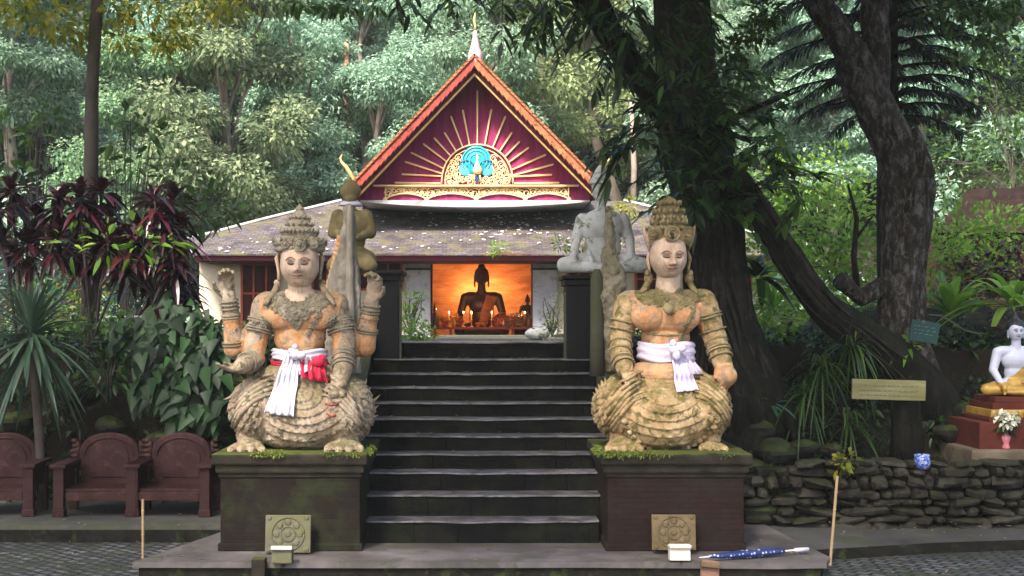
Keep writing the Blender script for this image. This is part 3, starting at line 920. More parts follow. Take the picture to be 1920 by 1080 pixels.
for rx_, ry_ in rays:
    cx, cy = 895, 347
    dx, dy = rx_ - cx, ry_ - cy
    k = 1 / math.sqrt((dx / 69) ** 2 + (dy / 77) ** 2)
    if k > .97: continue
    a = Vector(XZ(cx + dx * k, cy + dy * k + (0 if abs(dy) > 6 else 0), 28.6)); b = Vector(XZ(rx_, ry_, 28.6))
    if abs(dy) < 25: a.y = a.y * .35 + b.y * .65
    d = (b - a).normalized(); nrm = Vector((-d.y, d.x)); h = 0.014
    w = MB()
    w.prism([tuple(a + nrm * h), tuple(b + nrm * h * 1.4), tuple(b + d * .03), tuple(b - nrm * h * 1.4), tuple(a - nrm * h)], 28.545, 28.6)
    w.build('golden_ray', M['gold_pale'], PV)
# filigree: spiral scrolls as thin gold tubes
def scroll(w, cx, cy, r, turns, a0, D, tr=0.011, sgn=1):
    pts = []; n = int(10 * turns)
    for i in range(n + 1):
        t = i / n; a = a0 + sgn * t * turns * 2 * math.pi; q = r * (1 - 0.85 * t)
        pts.append(gp(cx + math.cos(a) * q, cy + math.sin(a) * q, D))
    w.tube(pts, [tr * (1.1 - .4 * i / n) for i in range(n + 1)], 5)
    for k in range(3):
        i = int(n * (.1 + .25 * k)); p = pts[i]
        w.ell(p, (0.024, 0.012, 0.024), 6, 4)
em = MB(); rr = np.random.default_rng(9)
for i in range(31):
    a = math.pi * i / 30
em.tube([gp(895 + 67 * math.cos(math.pi * i / 30), 347 - 76 * math.sin(math.pi * i / 30) ** 0.85, 28.56) for i in range(31)], 0.02, 6)
em.tube([gp(895 + 61 * math.cos(math.pi * i / 30), 347 - 69 * math.sin(math.pi * i / 30) ** 0.85, 28.57) for i in range(31)], 0.011, 6)
pts_ = []
for i in range(900):
    x = rr.uniform(832, 958); y = rr.uniform(278, 345)
    if ((x - 895) / 58) ** 2 + ((y - 347) / 67) ** 2 > 1: continue
    if (x - 893) ** 2 + (y - 300) ** 2 < 31 ** 2 or (x - 873) ** 2 + (y - 319) ** 2 < 16 ** 2 or (x - 914) ** 2 + (y - 319) ** 2 < 16 ** 2: continue
    if any((x - a) ** 2 + (y - b) ** 2 < 7.0 ** 2 for a, b in pts_): continue
    pts_.append((x, y)); scroll(em, x, y, rr.uniform(5, 8.5), 1.6, rr.uniform(0, 6.3), 28.56, 0.013, rr.choice([-1, 1]))
emb = em.build('arch_filigree', M['gold_pale'], PV, smooth=True)
w = MB(); w.ell(gp(893, 301, 28.56), (28 * .0119, .05, 28 * .0119), 28, 10)
pk = w.build('peacock_fan', M['teal'], PV, smooth=True)
w = MB()
for k in range(3):
    R_ = (26, 20, 13)[k]
    w.tube([gp(893 + R_ * math.cos(a), 302 + R_ * math.sin(a), 28.52 - .005 * k) for a in np.linspace(math.radians(150), math.radians(390), 22)], 0.012, 5)
w.build('feather_ring', M['light_blue'], pk, smooth=True)
for cx in (874, 913):
    w = MB(); w.ell(gp(cx, 317, 28.57), (14 * .0119, .04, 14 * .0119), 20, 8); w.build('peacock_wing', M['light_blue'], PV, smooth=True)
    w = MB(); w.tube([gp(cx + (15 * math.cos(a)), 316 + 15 * math.sin(a), 28.51) for a in np.linspace(math.radians(200), math.radians(340), 12)], 0.012, 5); w.build('wing_edge', M['dark_blue'], pk, smooth=True)
w = MB()
w.lathe(gp(895, 327, 28.49), [(0.0, 0), (.06, .01), (.10, .06), (.10, .12), (.06, .19), (.03, .27), (.022, .33), (.03, .37), (.015, .41), (.002, .46)], 14, sy=.6)
for s in (-1, 1): w.tube([gp(895 + s * 5, 328, 28.5), gp(895 + s * 6, 341, 28.5)], 0.014, 6)
w.build('peacock_body', M['gold_pale'], PV, smooth=True)
w = MB(); w.span(gp(892, 342, 28.54), gp(898, 330, 28.5)); w.build('peacock_tail', M['dark_blue'], PV)
# frieze under the pediment
w = MB(); x0, z1 = XZ(676, 347, 28.4); x1, z0 = XZ(1106, 378, 28.4)
w.span((x0, 28.4, z0), (x1, 28.58, z1)); w.build('gable_beam', M['pediment'], PV)
w = MB(); a = XZ(700, 346.5, 28.3); b = XZ(1085, 349.5, 28.3); w.span((a[0], 28.28, b[1]), (b[0], 28.4, a[1])); w.build('frieze_rail', M['gold_pale'], PV)
fz = MB(); cusp = [722, 800, 893, 985, 1067]
def low_y(x):
    for a, b in zip(cusp, cusp[1:]):
        if a <= x <= b:
            t = (x - a) / (b - a); return 374 - 11 * math.sin(math.pi * t) ** 0.7
    return 374
fz.tube([gp(x, low_y(x), 28.36) for x in range(722, 1068, 4)], 0.017, 6)
fz.tube([gp(x, 352, 28.36) for x in range(722, 1068, 12)], 0.012, 6)
for x in (723, 1066): fz.tube([gp(x, 350, 28.36), gp(x, 375, 28.36)], 0.02, 6)
x = 728
i = 0
while x < 1064:
    lo = low_y(x); c = (352 + lo) / 2; r = max(3.5, (lo - 353) / 2)
    scroll(fz, x, c, r, 1.5, i * 1.1, 28.37, 0.013, 1 if i % 2 else -1)
    if lo > 367: scroll(fz, x + 4, lo - 5, 4, 1.2, i, 28.36, 0.012)
    x += r * 1.25; i += 1
for cx in (722, 800, 893, 985, 1067): fz.ell(gp(cx, 374, 28.35), (0.05, 0.03, 0.05), 8, 6)
fz.build('frieze_filigree', M['gold_pale'], PV, smooth=True)
# pale ridge slab between gable and lower roof
w = MB(); pts = []
for k in range(25):
    t = k / 24; pts.append(XZ(676 + (1106 - 676) * t, 378 + 11 * math.sin(math.pi * t) ** 0.8, 28.3))
w.prism([XZ(1106, 376, 28.3), XZ(676, 376, 28.3)] + pts, 28.22, 30.6); w.build('ridge_slab', M['ridge_white'], PV)
for px in (684, 1097):
    w = MB(); w.box(gp(px, 345, 28.1), (0.085, 0.12, 0.08), bev=.02); w.build('beam_end', M['maroon'], PV)
# crown finial and the flame-shaped corner finials
M['finial_pink'] = plain('faded_pink_paint', (0.6, 0.3, 0.33), 0.6, 0.25, 8)
w = MB()
s_ = 27.9 / F
w.lathe(gp(891, 122, 27.9), [(r * s_, z * s_) for r, z in ((10, -5), (13, 4), (14, 12), (13, 20), (11, 26), (9, 32), (7.5, 40), (5.5, 48), (4.5, 54), (5, 57), (3.5, 60), (3, 64))], 12, rel=lambda an, z: .08 * math.sin(an * 4))
fn = w.build('ridge_finial', M['finial_pink'], PV, smooth=True)
w = MB(); w.tube([gp(891, 60, 27.9), gp(891, 48, 27.9), gp(889, 38, 27.9), gp(891, 22, 27.9)], [.035, .028, .03, .006], 8); w.build('finial_spire', M['gold'], fn, smooth=True)
for sgn, base in ((-1, (668, 350)), (1, (1113, 346))):
    w = MB(); D = 27.8
    pts = [(0, 0), (-4, -12), (-12, -26), (-20, -38), (-28, -46), (-30, -54), (-26, -62)]
    w.tube([gp(base[0] - sgn * x, base[1] + y, D) for x, y in pts], [.05, .085, .10, .085, .06, .035, .005], 8, flat=0.5)
    w.build('corner_finial', M['gold'], PV, smooth=True)

# warm lamps in the shrine ----------------------------------------
M['lamp_glow'] = plain('lamp_globe', (1, .8, .5), .4, 0, 2, emit=(1.0, 0.62, 0.25), estr=9, bstr=0)
for i, (px, py, D, e, where) in enumerate(((881, 550, 31.9, 11, 'by the left shoulder of the dark seated statue'), (926, 550, 31.9, 11, 'by the right shoulder of the dark seated statue'), (816, 580, 31.3, 6, 'low at the left edge of the shrine'), (975, 592, 31.3, 7, 'low behind the small statue at the right of the shrine'))):
    t = thing('altar_lamp', 'glowing warm lamp standing ' + where, 'lamp', P(px, py, D), 'lamps inside the shrine')
    w = MB(); w.ell(P(px, py, D), (.035, .035, .04), 12, 8); w.build('globe', M['lamp_glow'], t, smooth=True)
    w = MB(); p = P(px, py, D); w.tube([(p.x, p.y, FL), (p.x, p.y, p.z - .07)], .012, 6); w.build('stand', M['dark_wood'], t)
    ld = bpy.data.lights.new('lamp_light', 'POINT'); ld.energy = e; ld.color = (1.0, 0.33, 0.085); ld.shadow_soft_size = .05
    lo = bpy.data.objects.new('lamp_light', ld); COL.objects.link(lo); lo.parent = t; lo.location = (0, -0.08, 0.02)

# ================================================================ generic seated figure
def seated(mb, loc, s, rot=0.0, mode='buddha', lean=0.0, spread=1.0):
    """cross-legged figure, 1 unit from seat to the crown of the head; rot about Z, faces -Y"""
    R_ = Matrix.Rotation(rot, 3, 'Z'); loc = Vector(loc)
    def t(x, y, z): return loc + R_ @ (Vector((x, y, z)) * s)
    def e(x, y, z, r, **k): mb.ell(t(x, y, z), [q * s for q in r], rot=R_, **k)
    def c(a, b, ra, rb): mb.cap(t(*a), t(*b), ra * s, rb * s)
    e(0, .03, .11, (.2, .17, .12))
    for q in (-1, 1):
        c((q * .11, 0, .10), (q * .40 * spread, -.14, .075), .105, .07)
        c((q * .40 * spread, -.14, .07), (-q * .02, -.27, .07), .068, .045)
    e(0, -.22, .05, (.28, .12, .05))
    e(0, .02, .27, (.135, .10, .16)); e(0, .01, .42, (.175, .115, .14))
    c((-.17, .01, .52), (.17, .01, .52), .065, .065)
    c((0, .01, .5), (0, -.005, .68), .062, .052)
    if mode == 'buddha':
        c((-.215, .01, .51), (-.275, -.01, .30), .06, .05); c((-.275, -.01, .30), (-.26, -.24, .13), .047, .032)
        e(-.255, -.28, .10, (.035, .05, .05)); c((-.255, -.28, .10), (-.25, -.29, .03), .022, .018)
        c((.215, .01, .51), (.275, -.01, .29), .06, .05); c((.275, -.01, .29), (.09, -.2, .17), .047, .034)
        e(.03, -.23, .16, (.07, .045, .025))
    elif mode == 'knees':
        for q in (-1, 1):
            c((q * .215, .01, .51), (q * .30, -.03, .30), .06, .05); c((q * .30, -.03, .30), (q * .34, -.16, .14), .047, .035)
            e(q * .35, -.2, .12, (.045, .06, .03))
    elif mode == 'close':
        for q in (-1, 1):
            c((q * .21, .01, .51), (q * .26, .03, .30), .075, .06); c((q * .26, .03, .30), (q * .14, -.16, .26), .05, .04)
def head_shapes(mb, loc, s, rot=0.0, flame=True, z0=.765):
    R_ = Matrix.Rotation(rot, 3, 'Z'); loc = Vector(loc)
    def t(x, y, z): return loc + R_ @ (Vector((x, y, z)) * s)
    def e(x, y, z, r): mb.ell(t(x, y, z), [q * s for q in r], rot=R_)
    e(0, 0, z0, (.085, .095, .11)); e(0, -.02, z0 - .05, (.066, .07, .065))
    e(0, -.095, z0 - .01, (.014, .018, .03)); e(0, -.086, z0 - .055, (.028, .014, .01)); e(0, -.075, z0 - .09, (.03, .02, .02))
    for q in (-1, 1):
        e(q * .09, .01, z0 - .03, (.013, .025, .065)); mb.cap(t(q * .092, .012, z0 - .07), t(q * .088, .01, z0 - .13), .014 * s, .012 * s)
def hair_shapes(mb, loc, s, rot=0.0, z0=.765):
    R_ = Matrix.Rotation(rot, 3, 'Z'); loc = Vector(loc)
    def t(x, y, z): return loc + R_ @ (Vector((x, y, z)) * s)
    mb.ell(t(0, .02, z0 + .035), [q * s for q in (.095, .098, .095)], rot=R_)
    mb.ell(t(0, .03, z0 + .125), [q * s for q in (.05, .05, .05)], rot=R_)
    mb.lathe(t(0, .03, z0 + .155), [(.03 * s, 0), (.026 * s, .03 * s), (.012 * s, .06 * s), (.002 * s, .09 * s)], 8)

M['bronze'] = plain('dark_bronze', (0.07, 0.035, 0.018), 0.4, 0.3, 5, metal=0.5, spec=0.5)
M['robe_orange'] = plain('orange_robe', (0.42, 0.14, 0.03), 0.7, 0.2, 8)
B0 = P(903, 631, 30.0)
t = thing('buddha_statue', 'large dark bronze seated statue with an orange shoulder robe in the glowing shrine', 'statue', B0)
mb = MB(); seated(mb, B0, 1.8, spread=.72); body = organic(mb, 'body', M['bronze'], t, 0.02, 3)
mb = MB(); head_shapes(mb, B0, 1.8, z0=.78); organic(mb, 'head', M['bronze'], t, 0.012, 2)
mb = MB(); hair_shapes(mb, B0, 1.8, z0=.78); organic(mb, 'hair', plain('black_hair', (.02, .012, .01), .5, .2, 20, bstr=.8), t, 0.012, 1)
applique('robe', bvh_of(body), [(912, 553), (932, 556), (924, 580), (912, 610), (897, 612), (902, 585)], 29.8, 1.5, 0.012, M['robe_orange'], t)
B1 = P(989, 602, 30.6)
t = thing('small_statue', 'small dark seated statue beside the right column of the shrine', 'statue', B1)
mb = MB(); seated(mb, B1, .66); organic(mb, 'body', M['bronze'], t, 0.014, 2)
mb = MB(); head_shapes(mb, B1, .66); hair_shapes(mb, B1, .66); organic(mb, 'head', M['bronze'], t, 0.01, 1)
# pedestal and altar table with offerings
w = MB(); a = P(808, 631, 29.6); b = P(1000, 604, 30.9)
t = thing('altar_table', 'long low red altar table under the offerings in the shrine', 'altar', (0, 29.4, FL))
w.span((P(812, 0, 29).x, 28.95, FL + .16), (P(996, 0, 29).x, 29.35, FL + .21)); w.build('table_top', M['red_wood'], t)
for px in (815, 845, 962, 993):
    w = MB(); x = P(px, 0, 29).x; w.span((x - .03, 29.0, FL), (x + .03, 29.3, FL + .16)); w.build('leg', M['red_wood'], t)
t2 = thing('statue_pedestal', 'dark red pedestal under the small statue in the shrine', 'pedestal', (B1.x, B1.y, FL))
w = MB(); w.span((B1.x - .35, B1.y - .3, FL), (B1.x + .35, B1.y + .25, B1.z)); w.build('block', M['dark_wood'], t2)
M['brass'] = plain('brass', (0.6, 0.3, 0.08), 0.35, 0.2, 12, metal=0.7)
fl_mats = [leafmat('altar_flowers_' + n, c, trans=.2) for n, c in (('red', [(.35, .03, .03), (.5, .12, .05), (.05, .06, .02)]), ('yellow', [(.6, .35, .05), (.5, .2, .03), (.06, .08, .02)]), ('pink', [(.45, .08, .15), (.5, .3, .2), (.05, .07, .02)]))]
rr = np.random.default_rng(21)
specs = [(815, 'a'), (824, 'v'), (833, 'f'), (842, 'c'), (851, 'v'), (860, 'f'), (869, 'c'), (884, 'c'), (896, 'b'), (909, 'b'), (922, 'c'), (934, 'f'), (945, 'v'), (955, 'f'), (965, 'v'), (975, 'f'), (984, 'c'), (992, 'v')]
names = {'a': 'tall dark figurine', 'v': 'brass vase with a flower bunch', 'f': 'low flower arrangement', 'c': 'thin candlestick', 'b': 'small brass offering bowl'}
ordw = ['first', 'second', 'third', 'fourth', 'fifth', 'sixth', 'seventh', 'eighth']; cnt = {}
for i, (px, k) in enumerate(specs):
    D = 29.0 + .12 * (i % 3); p = P(px, 0, D); p = Vector((p.x, D, FL + .212)); cnt[k] = cnt.get(k, 0) + 1
    side = 'left' if px < 890 else 'right'
    lab = '%s on the altar, %s of its kind from the left' % (names[k], ordw[cnt[k] - 1])
    nm = {'a': 'figurine', 'v': 'flower_vase', 'f': 'flower_arrangement', 'c': 'candlestick', 'b': 'offering_bowl'}[k]
    t = thing(nm, lab, nm.replace('_', ' '), p, 'offerings on the shrine altar')
    if k in 'v':
        w = MB(); w.lathe(p, [(.03, 0), (.05, .05), (.055, .09), (.025, .14), (.035, .17)], 10); w.build('vase', M['brass'], t, smooth=True)
        L = Leaves(); clump(L, p + Vector((0, 0, .25)), .11, 90, .06, .035); L.build('flowers', fl_mats[i % 3], t)
    elif k == 'f':
        w = MB(); w.lathe(p, [(.05, 0), (.08, .06), (.085, .08)], 10); w.build('bowl', M['brass'], t, smooth=True)
        L = Leaves(); clump(L, p + Vector((0, 0, .14)), .13, 130, .06, .04); L.build('flowers', fl_mats[(i + 1) % 3], t)
    elif k == 'c':
        w = MB(); w.lathe(p, [(.045, 0), (.045, .015), (.012, .03), (.012, .15), (.03, .16), (.03, .17)], 10); w.build('holder', M['brass'], t, smooth=True)
        w = MB(); w.tube([p + Vector((0, 0, .17)), p + Vector((0, 0, .31))], .012, 8); w.build('candle', plain('candle_wax', (.7, .5, .25), .5), t)
        w = MB(); w.ell(p + Vector((0, 0, .335)), (.011, .011, .024), 8, 6); w.build('flame', M['lamp_glow'], t, smooth=True)
        if i in (3, 7, 10, 17):
            ld = bpy.data.lights.new('candle_light', 'POINT'); ld.energy = 1.6; ld.color = (1.0, 0.42, 0.12); ld.shadow_soft_size = .03
            lo = bpy.data.objects.new('candle_light', ld); COL.objects.link(lo); lo.parent = t; lo.location = (0, -.05, .38)
    elif k == 'b':
        w = MB(); w.lathe(p, [(.03, 0), (.03, .03), (.07, .08), (.075, .1)], 12); w.build('bowl', M['brass'], t, smooth=True)
    else:
        w = MB(); w.lathe(p, [(.09, 0), (.07, .08), (.085, .2), (.06, .3), (.03, .34), (.045, .39), (.03, .45), (.004, .55)], 12); w.build('body', M['bronze'], t, smooth=True)
# ================================================================ the two guardian statues
M['st_skin'] = weathered('ochre_painted_stone', [(0.3, (0.2376, 0.1012, 0.0396)), (0.45, (0.44, 0.2112, 0.088)), (0.6, (0.5456, 0.3168, 0.1672)), (0.72, (0.5984, 0.44, 0.308))], 4.5, bsc=30, bstr=0.8, bdist=0.012, spots=(0.24, 0.17, 0.11), spot_sc=9, spot_th=0.57, soft=.07, moss=(0.2, 0.17, 0.11), moss_up=(0.35, 0.9))
M['st_stone'] = weathered('weathered_tan_stone', [(0.28, (0.1105, 0.0765, 0.04675)), (0.48, (0.306, 0.2253, 0.153)), (0.7, (0.493, 0.3995, 0.306))], 5.5, bsc=34, bstr=0.8, bdist=0.012, spots=(0.10, 0.085, 0.05), spot_sc=11, spot_th=0.57, moss=(0.12, 0.11, 0.04), moss_up=(0.25, 1.0), moss_noise=5)
M['st_stone2'] = weathered('weathered_ochre_stone', [(0.28, (0.136, 0.085, 0.03825)), (0.48, (0.357, 0.238, 0.119)), (0.7, (0.544, 0.3995, 0.238))], 5.0, bsc=34, bstr=0.8, bdist=0.012, spots=(0.12, 0.095, 0.03), spot_sc=8, spot_th=0.54, moss=(0.12, 0.10, 0.03), moss_up=(0.2, 1.0), moss_noise=5)
M['st_face'] = weathered('pale_painted_face', [(0.3, (0.44, 0.2904, 0.1936)), (0.6, (0.5456, 0.4048, 0.2992)), (0.8, (0.5808, 0.4752, 0.396))], 3.0, rough=0.7, bsc=20, bstr=0.2, bdist=0.004, spots=(0.34, 0.22, 0.14), spot_sc=6, spot_th=0.56, soft=.09, vec=(1.6, 1, .7))
M['st_orn'] = weathered('carved_grey_ornament', [(0.28, (0.0935, 0.0765, 0.051)), (0.5, (0.255, 0.2125, 0.153)), (0.72, (0.408, 0.3485, 0.2635))], 8, bsc=40, bstr=0.9, bdist=0.01, moss=(0.11, 0.1, 0.045), moss_up=(0.1, 0.9), moss_noise=6)
M['st_crown2'] = weathered('carved_mossy_crown', [(0.28, (0.102, 0.07225, 0.02975)), (0.5, (0.272, 0.1997, 0.102)), (0.72, (0.425, 0.3315, 0.204))], 8, bsc=40, bstr=0.9, bdist=0.01, spots=(0.10, 0.09, 0.025), spot_sc=9, moss=(0.1, 0.095, 0.025), moss_up=(0.0, 0.8), moss_noise=6)
M['paint_dark'] = plain('faded_dark_paint', (0.03, 0.02, 0.018), .8, .3, 20)
M['paint_brow'] = plain('brown_brow_paint', (0.15, 0.08, 0.05), .8, .3, 20)
M['paint_lip'] = plain('faded_lip_paint', (0.30, 0.13, 0.10), .7, .2, 20)
M['sash_white'] = plain('white_sash_cloth', (0.54, 0.52, 0.58), 0.8, 0.18, 6)
M['sash_lilac'] = plain('lilac_sash_cloth', (0.56, 0.49, 0.62), 0.8, 0.12, 5)
M['cloth_red'] = plain('red_cloth', (0.5, 0.015, 0.05), 0.8, 0.25, 7)

ZT = 0.90
def face_head(px, py, D, rx, rz, ry, yaw, tilt, parent, mat, chinf=0.62, res=(120, 90), name='head', nose=1.0):
    """a head with modelled features: brow, sockets, nose, cheeks, lips, chin. px, py is the middle of the face"""
    c = P(px, py, D)
    R_ = Matrix.Rotation(yaw, 3, 'Z') @ Matrix.Rotation(tilt, 3, 'X')
    n, m = res
    vs = []
    def g(u, w, cu, cw, su, sw): return math.exp(-((u - cu) / su) ** 2 - ((w - cw) / sw) ** 2)
    for i in range(m + 1):
        ph = -math.pi / 2 + math.pi * i / m
        for k in range(n):
            an = 2 * math.pi * k / n
            x = math.cos(an) * math.cos(ph); y = math.sin(an) * math.cos(ph); z = math.sin(ph)
            w = z; u = x
            # jaw narrows towards the chin, skull rounder above
            nar = (1.0 if w > -0.05 else 1 - 0.26 * smooth(0.1, 1.0, -w) ** 1.3) * (1 - w * w) ** -0.12 if abs(w) < .995 else .6
            X = math.copysign(abs(x) ** 0.86, x) * nar * (1.0 if y > 0 else 1.0); Y = y * (1 if y > 0 else (0.95 - 0.04 * smooth(0.2, 1, -w)))
            # squarer face front
            if y < 0:
                fr = (-y) ** 0.5
                d = 0.0
                au = abs(u)
                d += nose * 0.40 * g(u, w, 0, -0.21, 0.085, 0.11) + nose * 0.20 * g(u, w, 0, 0.0, 0.06, 0.22)   # nose tip and bridge
                d += nose * 0.12 * g(au, w, 0.11, -0.25, 0.06, 0.06)
                d -= 0.15 * g(au, w, 0.34, 0.07, 0.19, 0.11)                      # sockets
                d += 0.085 * g(au, w, 0.36, 0.045, 0.13, 0.07)                     # eyeballs
                d += 0.06 * g(au, w, 0.33, 0.24, 0.26, 0.06)                      # brow
                d += 0.04 * g(au, w, 0.42, -0.24, 0.22, 0.2)                       # cheeks
                d += 0.10 * g(u, w, 0, -0.435, 0.16, 0.035) + 0.11 * g(u, w, 0, -0.525, 0.12, 0.04)   # lips
                d -= 0.03 * g(u, w, 0, -0.48, 0.2, 0.018) + 0.03 * g(u, w, 0, -0.61, 0.16, 0.04) + 0.02 * g(au, w, 0.24, -0.46, .05, .05)
                d += 0.075 * g(u, w, 0, -0.76, 0.2, 0.12)                          # chin
                Y -= d * fr
            vs.append(c + R_ @ Vector((X * rx, Y * ry, z * rz)))
    fs = []
    for i in range(m):
        for k in range(n):
            k2 = (k + 1) % n; fs.append((i * n + k, i * n + k2, (i + 1) * n + k2, (i + 1) * n + k))
    mb = MB(); mb.add(vs, fs)
    o = mb.build(name, mat, parent, smooth=True)
    return o, c, R_

def face_paint(head, c, R_, rx, rz, ry, parent, D, side=1.0, sc=1.0, eye_h=0.02):
    """brows, lids and lips laid on the face; positions in face units (u across, w up)"""
    bv = bvh_of(head)
    def strip(name, us, mat, wd, proud=0.004):
        pts = []
        vs = []; fs = []
        off = Vector(parent.location) + (Vector(parent.parent.location) if parent.parent else Vector((0, 0, 0)))
        n = len(us)
        for i, (u, w) in enumerate(us):
            th = wd * (math.sin(math.pi * (i + .6) / (n + .2)) ** .6)
            for q in (1, -1):
                o = c + R_ @ Vector((u * rx, -ry * 2.2, (w + q * th) * rz))
                h, nn, f, d = bv.ray_cast(o, R_ @ Vector((0, 1, 0)), 3)
                if h is None: return
                vs.append(h + (R_ @ Vector((0, -1, 0))) * proud - off)
        for i in range(n - 1): fs.append((2 * i, 2 * i + 1, 2 * i + 3, 2 * i + 2))
        me = bpy.data.meshes.new(name); me.from_pydata([tuple(v) for v in vs], [], fs); me.materials.append(mat)
        o = link_mesh(name, me, parent); sol = o.modifiers.new('s', 'SOLIDIFY'); sol.thickness = 0.004; return o
    for q in (-1, 1):
        strip('eyebrow', [(q * (0.10 + 0.52 * t), 0.17 + 0.15 * math.sin(math.pi * (t * 0.8 + 0.08)) - 0.03 * t) for t in np.linspace(0, 1, 14)], M['paint_brow'], 0.024)
        strip('eye', [(q * (0.17 + 0.36 * t), 0.045 - 0.03 * math.sin(math.pi * t) + 0.02 * t) for t in np.linspace(0, 1, 12)], M['paint_dark'], eye_h)
        strip('eyelid', [(q * (0.16 + 0.38 * t), 0.085 + 0.045 * math.sin(math.pi * t)) for t in np.linspace(0, 1, 12)], M['paint_brow'], 0.009)
    strip('lips', [(-0.23 + 0.46 * t, -0.475 + 0.02 * abs(t - .5) * 2) for t in np.linspace(0, 1, 14)], M['paint_lip'], 0.05)
    strip('lip_line', [(-0.25 + 0.5 * t, -0.478 + 0.035 * abs(t - .5) * 2) for t in np.linspace(0, 1, 14)], M['paint_dark'], 0.012, 0.006)

def curl(w, cx, cy, r, D, bv, tr=0.008, turns=1.3, a0=0.0, sgn=1, lift=0.008):
    """small carved scroll lying on the body surface"""
    pts = []
    n = int(9 * turns)
    for i in range(n + 1):
        t = i / n; a = a0 + sgn * t * turns * 2 * math.pi; q = r * (1 - 0.8 * t)
        p = P(cx + math.cos(a) * q, cy + math.sin(a) * q, D); h, nn, f, d = bv.ray_cast(p + Vector((0, -2, 0)), Vector((0, 1, 0)), 4)
        if h is None: return
        pts.append(h + Vector((0, -lift, 0)))
    if max(p.y for p in pts) - min(p.y for p in pts) > 0.12: return
    w.tube(pts, [tr * (1.2 - .6 * i / n) for i in range(n + 1)], 5)
    w.ell(pts[-1], (tr * 1.6,) * 3, 6, 4)

def ring(w, a, b, t, r, tr, n=18, flat=1.0):
    """bracelet round a limb from a to b at fraction t"""
    a = Vector(a); b = Vector(b); p = a.lerp(b, t); q = (b - a).to_track_quat('Z', 'Y').to_matrix()
    pts = [p + q @ Vector((math.cos(2 * math.pi * k / n) * r, math.sin(2 * math.pi * k / n) * r * flat, 0)) for k in range(n + 1)]
    w.tube(pts, tr, 6, cap=False)

def hand(w, wrist, dirv, nrm, s, curlv=0.5, thumb=1, spread=0.12):
    """palm and five separate curved fingers; dirv points to the finger tips, nrm out of the palm"""
    wrist = Vector(wrist); d = Vector(dirv).normalized(); n = Vector(nrm); n = (n - d * n.dot(d)).normalized(); x = d.cross(n)
    Rm = Matrix((x, d, n)).transposed()
    w.ell(wrist + d * .45 * s, (.36 * s, .50 * s, .17 * s), 12, 8, rot=Rm)
    for k, (o, L_) in enumerate(((-.27, .72), (-.09, .85), (.09, .8), (.26, .62))):
        p = wrist + d * (.82 - .25 * abs(o)) * s + x * o * s; ang = 0.25 + curlv * .3; pts = [p]
        dd = d + x * o * spread * 3
        for j in range(3):
            dd2 = (dd.normalized() * math.cos(ang) + n * math.sin(ang)); p = p + dd2 * L_ * s * (.42, .32, .26)[j]; pts.append(p); ang += curlv * .75
        for j in range(3): w.cap(pts[j], pts[j + 1], (.115, .1, .09)[j] * s, (.1, .09, .075)[j] * s, n=8, m=3)
    p = wrist + d * .18 * s + x * thumb * .30 * s
    p1 = p + (x * thumb * .55 + d * .6 + n * .25).normalized() * .36 * s; p2 = p1 + (x * thumb * .15 + d * .9 + n * .35 * (1 + curlv)).normalized() * .32 * s
    w.cap(p, p1, .13 * s, .11 * s, n=8, m=3); w.cap(p1, p2, .11 * s, .085 * s, n=8, m=3)

def paw(w, c, s, toes=4, yaw=0.0):
    c = Vector(c); R_ = Matrix.Rotation(yaw, 3, 'Z')
    w.ell(c + R_ @ Vector((0, .10, .10)) * s, (.22 * s, .26 * s, .14 * s), 12, 8)
    for k in range(toes):
        x = (-1 + 2 * k / (toes - 1)) * .20
        a = c + R_ @ Vector((x * .8, -.02, .12)) * s; b = c + R_ @ Vector((x * 1.15, -.19, .075)) * s; e = c + R_ @ Vector((x * 1.2, -.26, .035)) * s
        w.cap(a, b, .062 * s, .066 * s, n=8, m=3); w.cap(b, e, .06 * s, .035 * s, n=8, m=3)

# ------------------------------------------------------------ four-armed guardian (left)
D0 = 12.45
S = D0 / F
def q(px, py, dy=0.0): return P(px, py, D0 + dy)
def sc(a, b): return a * S
GL = thing('guardian_statue', 'four-armed crowned stone guardian with white sash and red cloth seated on the darker plinth', 'statue', P(567, 850, 12.45), 'pair of crowned guardian statues')
B = MB()
def E(px, py, dy, rx, rz, ry, rot=None): B.ell(q(px, py, dy), (rx * S, ry, rz * S), 22, 14, rot=rot)
def Cp(a, b, ra, rb): B.cap(q(*a), q(*b), ra * S, rb * S)
E(562, 672, 0, 46, 36, .18); E(562, 630, 0, 49, 44, .185); E(562, 590, -.01, 70, 40, .22); E(563, 565, .02, 74, 24, .18)
E(531, 592, -.13, 34, 26, .10); E(597, 592, -.13, 34, 26, .10)       # chest
E(562, 650, -.085, 32, 34, .11)                                        # belly
Cp((500, 572, .03), (628, 572, .03), 26, 26)
Cp((562, 575, .0), (562, 528, -.02), 24, 22)
E(565, 704, .02, 78, 30, .32)
# front arm on the left: down, forearm forward, palm up
Cp((496, 578, 0), (480, 640, -.03), 25, 20); Cp((480, 640, -.03), (472, 680, -.12), 22, 19)
Cp((477, 672, -.08), (452, 686, -.36), 20, 15)
hand(B, q(456, 690, -.34), (-.55, -.55, -.06), (0, -.25, 1), .19, .25, thumb=1)
# raised arm on the left
Cp((505, 585, .12), (452, 652, .12), 20, 19); Cp((440, 655, .10), (434, 600, .06), 20, 16); Cp((434, 600, .06), (428, 552, .02), 17, 14)
hand(B, q(428, 556, .02), (-.12, -.1, 1), (.35, -1, .1), .225, .95, thumb=-1, spread=.05)
# front arm on the right, hand resting on the knee
Cp((630, 578, 0), (645, 640, -.04), 25, 20); Cp((645, 640, -.04), (644, 690, -.22), 22, 18); Cp((644, 690, -.22), (634, 722, -.36), 18, 14)
hand(B, q(636, 715, -.36), (-.15, -.25, -1), (0, 1, -.3), .20, .45, thumb=-1)
